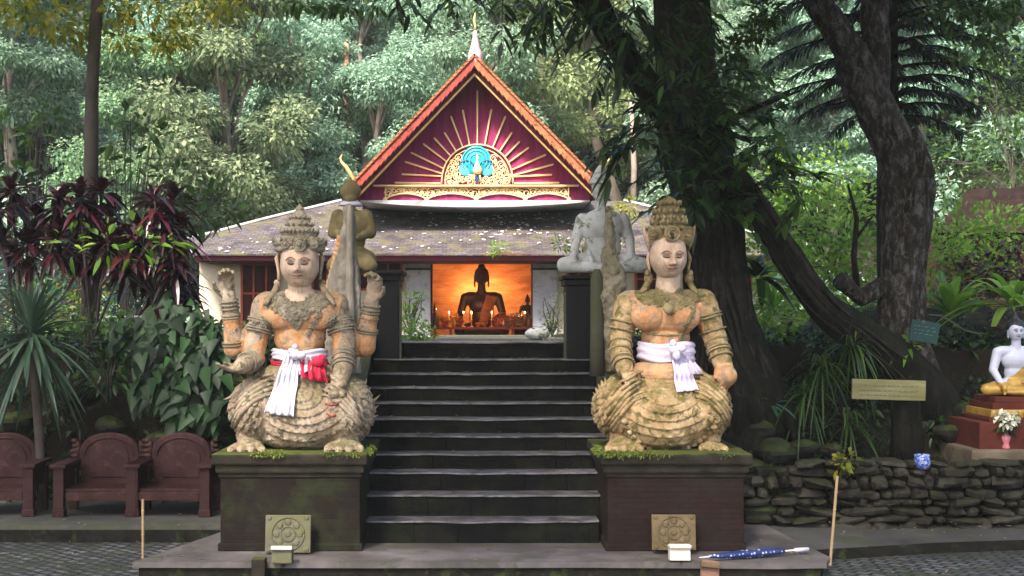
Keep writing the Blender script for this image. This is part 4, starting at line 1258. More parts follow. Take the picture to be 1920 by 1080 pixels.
# raised arm on the right
Cp((630, 585, .12), (672, 650, .12), 20, 20); Cp((685, 650, .10), (692, 600, .06), 20, 16); Cp((692, 600, .06), (698, 560, .02), 17, 14)
hand(B, q(696, 562, .02), (.25, -.1, 1), (-.35, -1, .1), .225, 1.0, thumb=1, spread=.05)
def rel_skin(co, no):
    return 0.004 * npn(co, 9) + 0.002 * npn(co, 26, 4)
def mf_left(c, n):
    """bare painted skin on torso, stone elsewhere"""
    px = CXP + c[:, 0] / c[:, 1] * F; py = CYP + (HC - c[:, 2]) / c[:, 1] * F
    nz = npn(c, 5.0)
    sk = (np.abs(px - 563) < 75 + 10 * nz) & (py > 520) & (py < 676)
    arm = ((px < 470) & (py > 590) & (py < 665)) | ((px > 668) & (py > 590) & (py < 670)) | ((np.abs(px - 480) < 24) & (py > 610) & (py < 655))
    r_ = np.where(sk | (arm & (nz > -.2)), 0, 1)
    return np.where((py < 566 + 6 * nz) & (np.abs(px - 562) < 27), 2, r_)
body = organic(B, 'body', [M['st_skin'], M['st_stone'], M['st_face']], GL, 0.0085, 3, rel_skin, matfn=mf_left)

# lower body: folded haunches with feathers, hanging swags in front
B = MB()
E(566, 770, .02, 104, 66, .46); E(566, 726, .05, 84, 36, .36); E(566, 812, -.02, 84, 34, .40)
E(486, 768, -.02, 56, 62, .42); E(649, 770, -.04, 54, 66, .44); E(566, 782, -.24, 76, 58, .26)
Cp((476, 735, .0), (520, 705, .12), 26, 24); Cp((656, 735, .0), (610, 705, .12), 26, 24)
Cp((470, 790, -.15), (466, 820, -.2), 26, 22); Cp((652, 790, -.15), (652, 820, -.2), 26, 22)
paw(B, q(466, 850, -.33), .62, 4); paw(B, q(648, 850, -.33), .66, 4)
def swag_relief(c0, c1, px_l, px_r, amp=0.018):
    def f(co, no):
        px = CXP + co[:, 0] / co[:, 1] * F; py = CYP + (HC - co[:, 2]) / co[:, 1] * F
        d = np.zeros(len(co))
        fr = no[:, 1] < 0.35
        # central swags: hanging arcs about a point under the sash
        r = np.hypot((px - c0[0]) * 0.8, (py - c0[1]))
        cen = np.clip(1 - np.abs(px - c0[0]) / 78, 0, 1) ** .4 * (py > c0[1] - 5)
        ph = (r / 15.0) % 1.0
        sw = (np.clip(ph * 1.15, 0, 1) ** 1.6) - .45
        beads = 0.25 * np.sin(np.arctan2(px - c0[0], py - c0[1]) * 30) * (ph > .75)
        m1 = (np.abs(px - c0[0]) < 78) & fr & (py < 838)
        d += np.where(m1, amp * (sw + beads) * cen, 0)
        # feather scales on both flanks, tiers fanning out from the hips
        for cx, cy in c1:
            rr_ = np.hypot(px - cx, py - cy); an = np.arctan2(py - cy, px - cx)
            row = np.floor(rr_ / 17.0); fr_ = rr_ / 17.0 - row
            cell = an * (row + 1.5) * 1.15 + row * .5
            fc = np.abs((cell % 1.0) - .5) * 2
            tip = np.clip(1.0 - fc ** 2 * .9, 0, 1)
            sc_ = (fr_ < tip) * (0.35 + .65 * fr_) - .35 * (fc > .88)
            rib = -0.12 * np.exp(-(fc / .12) ** 2)
            m2 = ~m1 & (py < 818) & (np.sign(px - c0[0]) == np.sign(cx - c0[0]))
            d += np.where(m2, amp * 1.1 * (sc_ + rib - .3), 0)
        d += 0.006 * npn(co, 16) + 0.003 * npn(co, 40, 2)
        return d
    return f
leg = organic(B, 'feathered_lower_body', M['st_stone'], GL, 0.009, 3, swag_relief((568, 738), [(500, 700), (636, 700)], 430, 703))
bvl = bvh_of(body, leg)
# draped folds over the thighs
for sgn, x0 in ((-1, 520), (1, 612)):
    w = MB()
    for k in range(5):
        pts = []
        for i in range(10):
            t = i / 9; px = x0 + sgn * (t * (62 + 5 * k)); py = 700 + 9 * k + t * t * (44 + 9 * k)
            h, n_, f_, d_ = bvl.ray_cast(q(px, py) + Vector((0, -2, 0)), Vector((0, 1, 0)), 4)
            if h: pts.append(h + Vector((0, -.004, 0)))
        if len(pts) > 4: w.tube(pts, [.016 + .008 * math.sin(math.pi * i / len(pts)) for i in range(len(pts))], 7)
    w.build('drapery_folds', M['st_stone'], leg, smooth=True)
# flame-shaped feather tips that stand off the silhouette
for cx, cy, R0, a0, a1, nn, mt in ((650, 765, 57, -60, 30, 6, 'st_stone'), (485, 765, 58, 190, 232, 3, 'st_stone')):
    w = MB()
    for k in range(nn):
        a = math.radians(a0 + (a1 - a0) * k / (nn - 1)); r = R0 * (.95 + .06 * math.sin(k * 2.3))
        p = q(cx + math.cos(a) * (r - 14), cy + math.sin(a) * (r - 10) * 1.05, -.05 + .08 * math.sin(k)); e = q(cx + math.cos(a - .25) * (r + 6 + 5 * (k % 2)), cy + math.sin(a - .3) * (r + 8), -.03 + .08 * math.sin(k))
        w.tube([p, p.lerp(e, .5) + Vector((0, -.02, 0)), e], [.04, .026, .005], 7, flat=.55)
    w.build('feather_tips', M[mt], leg, smooth=True)

# collar
w = MB()
col_poly = [(500, 560), (518, 548), (536, 552), (548, 564), (562, 569), (576, 564), (588, 552), (606, 548), (630, 560), (618, 574), (604, 582), (588, 592), (574, 602), (568, 612), (562, 622), (555, 612), (548, 602), (535, 592), (518, 582), (506, 574)]
rr = np.random.default_rng(3)
applique('collar', bvh_of(body), col_poly, D0, 1.6, 0.006, M['st_orn'], GL, relief=lambda x, y: 0.005 * noise.noise(Vector((x * .16, y * .16, 0))))
bvb = bvh_of(body)
cm = MB(); pp = []
for i in range(800):
    x, y = rr.uniform(495, 634), rr.uniform(538, 628)
    if not inside(col_poly, x, y) or any((x - a) ** 2 + (y - b) ** 2 < 22 for a, b in pp): continue
    pp.append((x, y)); curl(cm, x, y, rr.uniform(3, 4.6), D0, bvb, .0065, 1.2, rr.uniform(0, 6), rr.choice([-1, 1]), .011)
cm.build('collar_scrolls', M['st_orn'], GL, smooth=True)
# sash strap across the chest
w = MB()
for px, py in [(606 - k * 3.0, 586 + k * 5.2) for k in range(9)]: curl(w, px, py, 5, D0, bvb, .007, 1.1, px, 1, .01)
w.build('chest_strap', M['st_orn'], GL, smooth=True)
# bracelets and armlets
w = MB()
def br(a, b, ts, r, tr=.011):
    for t in ts:
        w_ = MB(); ring(w_, q(*a), q(*b), t, r * S, tr); w_.build('bracelet', br.mat, br.parent, smooth=True)
br.mat = M['st_orn']; br.parent = GL
br((496, 578, 0), (480, 640, -.03), (.35, .42, .62, .7), 24.5); br((630, 578, 0), (645, 640, -.04), (.35, .42, .62, .7), 24.5)
br((440, 655, .10), (434, 600, .06), (.15, .25), 20); br((434, 600, .06), (428, 552, .02), (.1, .2, .45, .6, .75), 16.5)
br((685, 650, .10), (692, 600, .06), (.55, .65), 19); br((692, 600, .06), (698, 560, .02), (.1, .35, .5, .7), 16.5)
br((645, 640, -.04), (644, 690, -.22), (.5, .62, .8, .92), 20); br((477, 672, -.08), (452, 686, -.36), (.3, .45, .6), 19)
for s_ in (-1, 1):
    w = MB()
    for k in range(5):
        a = (498 if s_ < 0 else 630) + s_ * 4; curl(w, a - 12 + 7 * k, 598 + 4 * abs(k - 2), 7, D0, bvb, .009, 1.2, k, s_, .012)
        curl(w, a - 9 + 6 * k, 611 + 3 * abs(k - 2), 6, D0, bvb, .008, 1.2, k, -s_, .012)
    w.build('armlet', M['st_orn'], GL, smooth=True)

# head, ears, hair tassels
hd, hc, hR = face_head(562, 497, 12.38, 36 * S, 44 * S, .215, 0.04, 0.03, GL, M['st_face'])
face_paint(hd, hc, hR, 36 * S, 44 * S, .215, hd, 12.38, eye_h=.04)
for s_ in (-1, 1):
    w = MB()
    w.tube([q(562 + s_ * 39, 474, .0), q(562 + s_ * 43, 484, .0), q(562 + s_ * 41, 498, 0), q(562 + s_ * 39, 512, -.01), q(562 + s_ * 39, 526, -.02)], [.02, .045, .035, .03, .035], 9, flat=.5)
    w.ell(q(562 + s_ * 43, 530, -.02), (.03, .03, .03), 8, 6); w.build('ear', M['st_face'] if s_ < 0 else M['st_stone'], hd, smooth=True)
    w = MB()
    w.tube([q(562 + s_ * 40, 530, -.02), q(562 + s_ * 46, 545, -.06), q(562 + s_ * 58, 560, -.13), q(562 + s_ * 66, 572, -.2)], [.028, .032, .03, .018], 8)
    w.build('hair_tassel', M['st_stone'], hd, smooth=True)
# crown: flared band, tiers, tall spire
def carve(n_, a_):
    return lambda an, z: a_ * math.sin(an * n_) + a_ * .6 * math.sin(an * n_ * 2 + z * 60)
w = MB()
base = q(562, 474, .0)
prof = [(40, 0), (46, 3), (47, 9), (45, 11), (49, 14), (50, 21), (48, 26), (38, 27), (32, 31), (34, 35), (31, 39), (27, 40), (27, 46), (23, 48), (24, 53), (20, 55), (19, 61), (15, 63), (16, 68), (12, 71), (11, 76), (7, 79), (9, 83), (5, 86), (2, 90), (0.5, 92)]
prof2 = []
for a, b in zip(prof, prof[1:]):
    prof2 += [a, ((a[0] + b[0]) / 2, (a[1] + b[1]) / 2)]
prof2.append(prof[-1])
w.lathe(base, [(r * S, z * S) for r, z in prof2], 96, rel=carve(13, .035), sy=.95)
cr = w.build('crown', M['st_orn'], GL, smooth=True)
w = MB()
for k in range(26):
    an = 2 * math.pi * k / 26
    for rad, z, h in ((49, 20, .045), (34, 37, .05), (25, 51, .04), (18, 64, .03)):
        if rad < 30 and k % 2: continue
        p = base + Vector((math.cos(an) * rad * S, math.sin(an) * rad * S * .95, z * S)); w.tube([p, p + Vector((math.cos(an) * .012, math.sin(an) * .012, h))], [.018, .003], 6)
for px, py, r in ((562, 459, 11), (535, 458, 7), (589, 458, 7)):
    p = q(px, py, -.26 if px == 562 else -.22); w.ell(p, (r * S, .025, r * S), 14, 8); w.tube([p + Vector((math.cos(a) * r * S, -.012, math.sin(a) * r * S)) for a in np.linspace(0, 6.283, 16)], .008, 5); w.ell(p + Vector((0, -.025, 0)), (r * S * .4,) * 3, 8, 6)
w.build('crown_petals', M['st_orn'], cr, smooth=True)

# white sash, knot and tail; red cloth behind it
def sash_ring(cx, py0, py1, rx, ry, mat, parent, ph=0, name='sash_band', dyc=0.0):
    w = MB(); n = 72; rows = 9; vs = []
    for j in range(rows):
        t = j / (rows - 1); py = py0 + (py1 - py0) * t
        for k in range(n):
            an = 2 * math.pi * k / n
            f = 1 + .035 * math.sin(t * 15 + 1.4 * math.sin(an * 2 + ph)) + .03 * noise.noise(Vector((an * 2, t * 5, ph)))
            if j in (0, rows - 1): f *= .95
            c = P(cx, py + 2.5 * math.sin(an * 3 + ph), D0 + dyc); vs.append(c + Vector((math.cos(an) * rx * S * f, math.sin(an) * ry * f, 0)))
    w.add(vs, [(j * n + k, j * n + (k + 1) % n, (j + 1) * n + (k + 1) % n, (j + 1) * n + k) for j in range(rows - 1) for k in range(n)])
    return w.build(name, mat, parent, smooth=True)
def cloth_tail(pts_top, pts_bot, folds, mat, parent, name, bv, push=.03, rows=26, cols=40, amp=.016, D=None, sag=None):
    """hanging cloth between a top line and a bottom line (frame units), lying on what is behind it"""
    D = D or D0; vs = []; ymin = None
    for j in range(rows + 1):
        t = j / rows
        for i in range(cols + 1):
            s_ = i / cols
            a = Vector(pts_top[0]).lerp(Vector(pts_top[1]), s_); b = Vector(pts_bot[0]).lerp(Vector(pts_bot[1]), s_)
            k = a.lerp(b, t ** .92)
            if sag: k.y += sag * math.sin(math.pi * s_) * t
            h, n_, f_, d_ = bv.ray_cast(P(k.x, k.y, D) + Vector((0, -2, 0)), Vector((0, 1, 0)), 4)
            y = h.y if h else D
            y -= push + amp * math.sin(s_ * folds * 6.28 + 1.5 * t) * (.4 + t) + .5 * amp * math.sin(s_ * folds * 13 + 3) + 1.1 * amp * noise.noise(Vector((s_ * 5, t * 2.5, folds)))
            vs.append((k.x, k.y, y))
    # smooth depth, never behind the surface
    g = np.array([v[2] for v in vs]).reshape(rows + 1, cols + 1)
    base_ = g.copy()
    for _ in range(8):
        gg = g.copy(); gg[1:-1, :] = (g[:-2, :] + g[2:, :] + g[1:-1, :] * 2) / 4; g = np.minimum(gg, base_)
    out = []
    for (px, py, _), y in zip(vs, g.ravel()):
        o_ = P(px, py, D); out.append(Vector((o_.x, y, o_.z)))
    n = cols + 1
    w = MB(); w.add(out, [(j * n + i, j * n + i + 1, (j + 1) * n + i + 1, (j + 1) * n + i) for j in range(rows) for i in range(cols)])
    o = w.build(name, mat, parent, smooth=True); so = o.modifiers.new('s', 'SOLIDIFY'); so.thickness = .006; return o
SL = thing('knotted_sash', 'white cloth tied round the waist of the four-armed statue, its tail hanging in front', 'sash', q(562, 668), None)
sash_ring(562, 655, 676, 52, .22, M['sash_white'], SL)
cloth_tail([(540, 664), (570, 664)], [(511, 768), (566, 774)], 4, M['sash_white'], SL, 'sash_tail', bvl, .05)
cloth_tail([(566, 664), (590, 668)], [(572, 700), (592, 690)], 2, M['sash_white'], SL, 'sash_end', bvl, .06)
w = MB(); p = q(553, 664, -.28); w.ell(p, (.05, .05, .055), 14, 10); w.ell(p + Vector((.05, -.01, -.01)), (.06, .035, .035), 12, 8); w.ell(p + Vector((-.035, .01, .03)), (.035, .035, .03), 12, 8); w.ell(p + Vector((.0, .0, .07)), (.03, .03, .03), 12, 8)
w.build('sash_knot', M['sash_white'], SL, smooth=True)
SR = thing('red_cloth', 'crimson cloth tied under the white sash of the four-armed statue', 'cloth', q(590, 680), None)
sash_ring(562, 675, 684, 53, .235, M['cloth_red'], SR, 2, 'cloth_band')
cloth_tail([(566, 676), (612, 672)], [(578, 706), (622, 716)], 3, M['cloth_red'], SR, 'cloth_tail', bvl, .055, amp=.022)
w = MB(); p = q(597, 678, -.24); w.ell(p, (.065, .04, .05), 14, 10); w.ell(p + Vector((.03, .0, .03)), (.04, .035, .04), 12, 8); w.build('cloth_knot', M['cloth_red'], SR, smooth=True)

# grimacing animal mask carved at the right haunch
w = MB()
w.ell(q(626, 738, -.46), (.055, .05, .045), 12, 8); w.ell(q(642, 738, -.44), (.04, .04, .04), 12, 8); w.ell(q(632, 752, -.46), (.05, .04, .03), 12, 8); w.ell(q(640, 720, -.4), (.06, .06, .05), 12, 8)
w.build('mask_snout', M['st_stone'], GL, smooth=True)
w = MB(); w.tube([q(610, 757, -.47), q(622, 760, -.49), q(634, 757, -.48)], .012, 6); w.tube([q(612, 775, -.47), q(622, 781, -.48), q(632, 777, -.46)], .01, 6)
w.build('mask_lips', M['tile_red'], GL, smooth=True)

# ------------------------------------------------------------ guardian with lilac sash (right)
D0 = 12.5; S = D0 / F
GRS = thing('guardian_statue', 'crowned ochre stone guardian with a lilac sash seated on the reddish plinth, one fist forward', 'statue', P(1240, 850, D0), 'pair of crowned guardian statues')
B = MB()
E(1248, 668, 0, 48, 36, .18); E(1248, 634, 0, 46, 36, .18); E(1249, 596, -.01, 62, 38, .22); E(1249, 566, .02, 68, 24, .18)
E(1216, 593, -.14, 33, 27, .13); E(1281, 593, -.14, 33, 27, .13)
E(1250, 640, -.09, 32, 34, .11); E(1248, 700, .02, 72, 30, .32)
Cp((1180, 570, .03), (1318, 566, .03), 26, 25); Cp((1252, 575, 0), (1254, 512, -.03), 25, 23)
# left arm, hand hanging over the haunch
Cp((1177, 575, 0), (1164, 625, 0), 26, 22); Cp((1164, 625, 0), (1163, 665, -.16), 22, 19); Cp((1163, 665, -.16), (1172, 692, -.3), 21, 16)
hand(B, q(1172, 690, -.32), (.42, -.35, -1), (-.3, 1, -.3), .19, .25, thumb=1)
# right arm with the fist
Cp((1321, 572, 0), (1338, 625, -.02), 25, 21); Cp((1338, 625, -.02), (1352, 672, -.14), 23, 19)
Cp((1352, 672, -.14), (1358, 690, -.2), 19, 17)
hand(B, q(1355, 682, -.2), (.25, -.6, -.7), (-.35, .5, -.8), .2, 1.25, thumb=-1); E(1362, 704, -.28, 20, 19, .1)
def mf_right(c, n):
    px = CXP + c[:, 0] / c[:, 1] * F; py = CYP + (HC - c[:, 2]) / c[:, 1] * F
    nz = npn(c, 4.0)
    sk = (np.abs(px - 1248) < 68 + 10 * nz) & (py > 500) & (py < 712)
    arm = ((px < 1200) & (py > 545) & (py < 592) & (nz > -.25)) | ((px > 1338) & (py > 680))
    return np.where((py < 552 + 6 * nz) & (np.abs(px - 1253) < 27), 2, np.where(sk | arm, 0, 1))
body = organic(B, 'body', [M['st_skin'], M['st_stone2'], M['st_face']], GRS, 0.0085, 3, rel_skin, matfn=mf_right)
B = MB()
E(1242, 768, .02, 108, 70, .46); E(1242, 724, .05, 86, 36, .36); E(1244, 812, -.02, 84, 34, .40)
E(1162, 766, -.02, 52, 60, .42); E(1320, 764, -.04, 50, 62, .42); E(1244, 780, -.26, 84, 62, .26)
Cp((1150, 735, .0), (1195, 705, .12), 26, 24); Cp((1332, 735, .0), (1290, 705, .12), 26, 24)
Cp((1164, 792, -.15), (1164, 820, -.2), 24, 22); Cp((1332, 792, -.15), (1334, 820, -.2), 22, 18)
paw(B, q(1168, 848, -.33), .64, 5); paw(B, q(1334, 847, -.28), .5, 4)
leg = organic(B, 'feathered_lower_body', M['st_stone2'], GRS, 0.009, 3, swag_relief((1250, 716), [(1176, 696), (1312, 694)], 1110, 1375, .016))
bvl = bvh_of(body, leg)
for sgn, x0 in ((-1, 1202), (1, 1290)):
    w = MB()
    for k in range(6):
        pts = []
        for i in range(10):
            t = i / 9; px = x0 + sgn * (t * (64 + 3 * k)); py = 694 + 9 * k + t * t * (44 + 9 * k)
            h, n_, f_, d_ = bvl.ray_cast(q(px, py) + Vector((0, -2, 0)), Vector((0, 1, 0)), 4)
            if h: pts.append(h + Vector((0, -.004, 0)))
        if len(pts) > 4: w.tube(pts, [.013 + .008 * math.sin(math.pi * i / len(pts)) for i in range(len(pts))], 7)
    w.build('drapery_folds', M['st_stone2'], leg, smooth=True)
w = MB()
for k in range(10):
    a = math.radians(150 + 75 * k / 9); r = 58
    p = q(1166 + math.cos(a) * 40, 766 + math.sin(a) * 48, -.1); e = q(1166 + math.cos(a + .2) * (r), 766 + math.sin(a + .25) * (r + 10), -.1 + .05 * (k % 2))
    w.tube([p, p.lerp(e, .5) + Vector((0, -.03, 0)), e], [.045, .034, .008], 7, flat=.55)
w.build('feather_tips', M['st_stone2'], leg, smooth=True)
# low-relief scale rim along the front fold
w = MB()
for k in range(19):
    t = k / 18; a = math.radians(18 + 144 * t); px = 1246 + math.cos(a) * 88; py = 758 + math.sin(a) * 82
    h, n_, f_, d_ = bvl.ray_cast(q(px, py) + Vector((0, -2, 0)), Vector((0, 1, 0)), 4)
    if h: w.ell(h, (.035, .02, .03), 10, 6)
w.build('rim_scales', M['st_stone2'], leg, smooth=True)
bvb = bvh_of(body)
col_poly = [(1188, 555), (1205, 535), (1222, 528), (1236, 545), (1253, 552), (1270, 545), (1288, 526), (1304, 540), (1318, 552), (1308, 566), (1285, 572), (1264, 580), (1253, 592), (1240, 578), (1218, 570), (1200, 568)]
applique('collar', bvb, col_poly, D0, 1.6, 0.008, M['st_crown2'], GRS, relief=lambda x, y: 0.005 * noise.noise(Vector((x * .16, y * .16, 0))))
cm = MB(); pp = []
for i in range(800):
    x, y = rr.uniform(1186, 1320), rr.uniform(526, 592)
    if not inside(col_poly, x, y) or any((x - a) ** 2 + (y - b) ** 2 < 22 for a, b in pp): continue
    pp.append((x, y)); curl(cm, x, y, rr.uniform(3, 4.6), D0, bvb, .0065, 1.2, rr.uniform(0, 6), rr.choice([-1, 1]), .012)
cm.ell(q(1253, 578, -.30), (.05, .03, .055), 12, 8)
cm.build('collar_scrolls', M['st_crown2'], GRS, smooth=True)
w = MB()
for k in range(14): curl(w, 1300 - 2.2 * k, 560 + 5.5 * k, 5.5, D0, bvb, .008, 1.1, k, 1, .012)
w.tube([v for v in [(lambda h: h[0] + Vector((0, -.006, 0)) if h[0] else None)(bvb.ray_cast(q(px, 622 + 6 * math.sin((px - 1190) / 118 * math.pi)) + Vector((0, -2, 0)), Vector((0, 1, 0)), 4)) for px in range(1196, 1302, 7)] if v], .01, 6)
w.build('chest_strap', M['st_crown2'], GRS, smooth=True)
br.mat = M['st_crown2']; br.parent = GRS
br((1176, 575, 0), (1164, 625, 0), (.55, .85), 25, .011); br((1164, 625, 0), (1163, 665, -.16), (.55, .9), 21.5, .011); br((1163, 665, -.16), (1172, 692, -.3), (.4, .7), 20)
br((1322, 572, 0), (1338, 625, -.02), (.35, .45, .9), 24.5, .011); br((1338, 625, -.02), (1352, 672, -.14), (.35, .62, .72, .95), 21.5, .011)
hd, hc, hR = face_head(1253, 482, 12.42, 34 * S, 42 * S, .21, 0.10, 0.10, GRS, M['st_face'])
face_paint(hd, hc, hR, 34 * S, 42 * S, .21, hd, 12.42, eye_h=.028)
for s_, xx in ((-1, 1216), (1, 1292)):
    w = MB()
    w.tube([q(xx - s_ * 2, 470, .02), q(xx + s_ * 2, 486, .02), q(xx - s_ * 1, 500, 0), q(xx - s_ * 2, 516, -.01)], [.02, .035, .03, .03], 9, flat=.5)
    w.build('ear', M['st_face'] if s_ < 0 else M['st_stone2'], hd, smooth=True)
    w = MB(); w.ell(q(xx, 522, -.0), (.045, .05, .06), 12, 8); w.ell(q(xx + s_ * 2, 512, -.03), (.03, .03, .035), 10, 7); w.tube([q(xx, 528, 0), q(xx + s_ * 8, 542, -.05), q(xx + s_ * 16, 550, -.08)], [.03, .03, .02], 8)
    w.build('ear_ornament', M['st_crown2'], hd, smooth=True)
    # winged side of the crown
    w = MB()
    p = [q(xx - s_ * 3, 470, .0), q(xx + s_ * 1, 452, .0), q(xx + s_ * 5, 438, .0), q(xx + s_ * 12, 421, .02)]
    w.tube(p, [.03, .06, .055, .005], 8, flat=.6); w.ell(q(xx - s_ * 2, 446, -.04), (.04, .03, .06), 10, 8)
    w.build('crown_wing', M['st_face'] if s_ < 0 else M['st_stone2'], hd, smooth=True)
w = MB(); base = q(1254, 462, .0)
prof = [(37, 0), (40, 3), (39, 7), (41, 10), (42, 24), (44, 32), (40, 36), (30, 37), (31, 44), (28, 50), (24, 54), (26, 60), (24, 68), (19, 72), (20, 78), (16, 84), (12, 88), (4, 93), (.5, 95)]
prof2 = []
for a, b in zip(prof, prof[1:]): prof2 += [a, ((a[0] + b[0]) / 2, (a[1] + b[1]) / 2)]
prof2.append(prof[-1])
w.lathe(base, [(r * S, z * S) for r, z in prof2], 96, rel=carve(11, .05), sy=.95)
cr = w.build('crown', M['st_crown2'], GRS, smooth=True)
w = MB()
for k in range(30):
    an = 2 * math.pi * k / 30 + .1
    for rad, z, h, rr_ in ((44, 30, .03, .02), (31, 42, .05, .03), (29, 50, .04, .026), (26, 62, .05, .03), (20, 78, .04, .025)):
        if rad < 45 and k % 2: continue
        p = base + Vector((math.cos(an) * rad * S, math.sin(an) * rad * S * .95, z * S)); w.tube([p, p + Vector((math.cos(an) * .02, math.sin(an) * .02, h))], [rr_, .006], 6)
for px, py, r, dy in ((1260, 438, 13, -.24), (1224, 438, 9, -.17), (1290, 440, 8, -.15)):
    p = q(px, py, dy); w.ell(p, (r * S, .03, r * S), 16, 8)
    w.tube([p + Vector((math.cos(a) * r * S, -.015, math.sin(a) * r * S)) for a in np.linspace(0, 6.283, 18)], .012, 6); w.tube([p + Vector((math.cos(a) * r * .55 * S, -.028, math.sin(a) * r * .55 * S)) for a in np.linspace(0, 6.283, 14)], .01, 6)
w.build('crown_medallions', M['st_crown2'], cr, smooth=True)
w = MB()
for px, py in ((1260, 438), (1261, 443)): w.ell(q(px, py, -.28), (.018, .012, .02), 8, 6)
w.build('crown_gem', M['paint_dark'], cr, smooth=True)
SL2 = thing('knotted_sash', 'pale lilac cloth sash knotted round the waist of the ochre statue', 'sash', q(1250, 660), None)
sash_ring(1249, 642, 676, 54, .22, M['sash_lilac'], SL2, 1)
cloth_tail([(1252, 655), (1278, 655)], [(1256, 730), (1298, 727)], 4, M['sash_lilac'], SL2, 'sash_tail', bvl, .05)
cloth_tail([(1272, 660), (1296, 664)], [(1290, 700), (1312, 700)], 2, M['sash_lilac'], SL2, 'sash_end', bvl, .05)
w = MB(); p = q(1264, 656, -.28); w.ell(p, (.05, .045, .05), 14, 10); w.ell(p + Vector((.05, -.0, .01)), (.07, .035, .04), 12, 8); w.ell(p + Vector((-.01, -.0, .06)), (.035, .035, .04), 12, 8); w.ell(p + Vector((.02, -.02, -.05)), (.04, .03, .05), 12, 8)
w.build('sash_knot', M['sash_lilac'], SL2, smooth=True)

# ------------------------------------------------------------ naga crest fins rising behind the guardians
t = thing('stone_crest', 'tall tapering serrated stone crest behind the raised hand of the four-armed statue', 'crest', P(645, 700, 13.7), 'stone crests of the stair walls')
o_l = [(612, 560), (618, 520), (626, 492), (634, 470), (640, 450), (644, 420), (647, 390), (655, 382), (664, 392), (666, 430), (667, 470), (672, 500), (675, 540), (678, 600), (676, 700), (610, 700)]
w = MB(); w.prism([XZ(x, y, 13.7) for x, y in o_l], 13.62, 13.80)
M['crest'] = weathered('grey_brown_crest', [(0.3, (0.15, 0.125, 0.10)), (0.55, (0.36, 0.31, 0.26)), (0.75, (0.52, 0.45, 0.38))], 5, bsc=25, bstr=0.8, vec=(2, 1, .6), moss=(0.08, .075, .04), moss_up=(-1, 1))
organic(w, 'slab', M['crest'], t, .014, 2, lambda co, no: .022 * npn(co, 7) + .012 * npn(co, 22, 3))
w = MB()
for k in range(13):
    s_ = k / 12; x = 611 + 29 * s_ ** .8; y = 560 - 112 * s_; p = P(x - 2, y, 13.68); w.tube([p + Vector((.04, 0, -.03)), p + Vector((-.015, 0, 0)), p + Vector((-.03, 0, .045))], [.035, .03, .006], 7, flat=1.2)
w.build('crest_teeth', M['st_skin'], t, smooth=True)
w = MB(); w.tube([P(656, y, 13.58) for y in (700, 600, 520, 450, 400, 384)], [.06, .055, .045, .04, .035, .015], 8, wob=.15); w.build('crest_rib', M['crest'], t, smooth=True)
t = thing('stone_crest', 'tall mossy stone crest beside the left shoulder of the ochre statue', 'crest', P(1140, 700, 13.6), 'stone crests of the stair walls')
w = MB()
prof = [(700, 18, 1146), (640, 22, 1146), (585, 30, 1150), (540, 34, 1150), (505, 30, 1148), (480, 20, 1144), (460, 13, 1143), (430, 11, 1143), (405, 10, 1142), (392, 6, 1141), (388, 2, 1141)]
w.tube([P(x, y, 13.6) for y, r, x in prof], [r * 13.6 / F for y, r, x in prof], 14, wob=.22, flat=.8, seed=5)
for k in range(10):
    y = 580 - k * 12; x = 1120 + k * 3.2; p = P(x, y, 13.5); w.tube([p + Vector((.05, 0, -.05)), p, p + Vector((-.045, -.01, .035))], [.05, .04, .008], 7)
organic(w, 'crest_body', weathered('mossy_crest', [(0.3, (0.13, 0.105, 0.07)), (0.55, (0.32, 0.27, 0.19)), (0.75, (0.48, 0.42, 0.32))], 7, bsc=25, bstr=1, spots=(.10, .085, .04), moss=(0.10, .095, .04), moss_up=(-1, 1.4)), t, .014, 1, lambda co, no: .04 * npn(co, 6) + .02 * npn(co, 20, 3))
w = MB(); w.tube([P(1119, y, 13.5) for y in (705, 640, 580, 520, 505)], [.08, .075, .07, .065, .03], 8, wob=.1); w.build('crest_rib', M['mossy_wall'], t, smooth=True)

# ------------------------------------------------------------ statues on the gate posts
M['olive_gold'] = weathered('olive_gilt_stone', [(0.3, (0.08, 0.06, 0.025)), (0.55, (0.2, 0.155, 0.07)), (0.8, (0.32, 0.26, 0.15))], 4, bsc=22, bstr=.4)
M['old_white'] = weathered('old_white_plaster', [(0.3, (0.3, 0.3, 0.28)), (0.55, (0.52, 0.51, 0.49)), (0.8, (0.7, 0.69, 0.66))], 3, bsc=22, bstr=.4, spots=(.18, .19, .15), spot_sc=5)
p0 = P(660, 507, 15.3)
t = thing('kneeling_statue', 'olive gilt kneeling figure with a white collar and sash on the left gate post', 'statue', p0)
mb = MB(); k_ = 15.3 / F
def lw(px, py, dy=0): return P(px, py, 15.3 + dy)
mb.ell(lw(660, 418), (38 * k_, .14, 26 * k_), 16, 10); mb.ell(lw(660, 450), (26 * k_, .12, 26 * k_), 16, 10); mb.ell(lw(664, 485), (42 * k_, .2, 22 * k_), 16, 10)
mb.cap(lw(660, 420), lw(658, 374), .055, .05)
for s_ in (-1, 1):
    mb.cap(lw(660 + s_ * 26, 405), lw(660 + s_ * 34, 436), 13 * k_, 12 * k_); mb.cap(lw(660 + s_ * 34, 436), lw(660 + s_ * 14, 446, -.2), 9 * k_, 7 * k_); mb.ell(lw(660 + s_ * 8, 446, -.24), (.05, .05, .03))
    mb.cap(lw(660 + s_ * 14, 482), lw(660 + s_ * 34, 498, -.22), .13, .09); mb.cap(lw(660 + s_ * 34, 500, -.2), lw(660 + s_ * 20, 502, .25), .08, .06)
organic(mb, 'body', M['olive_gold'], t, .012, 3)
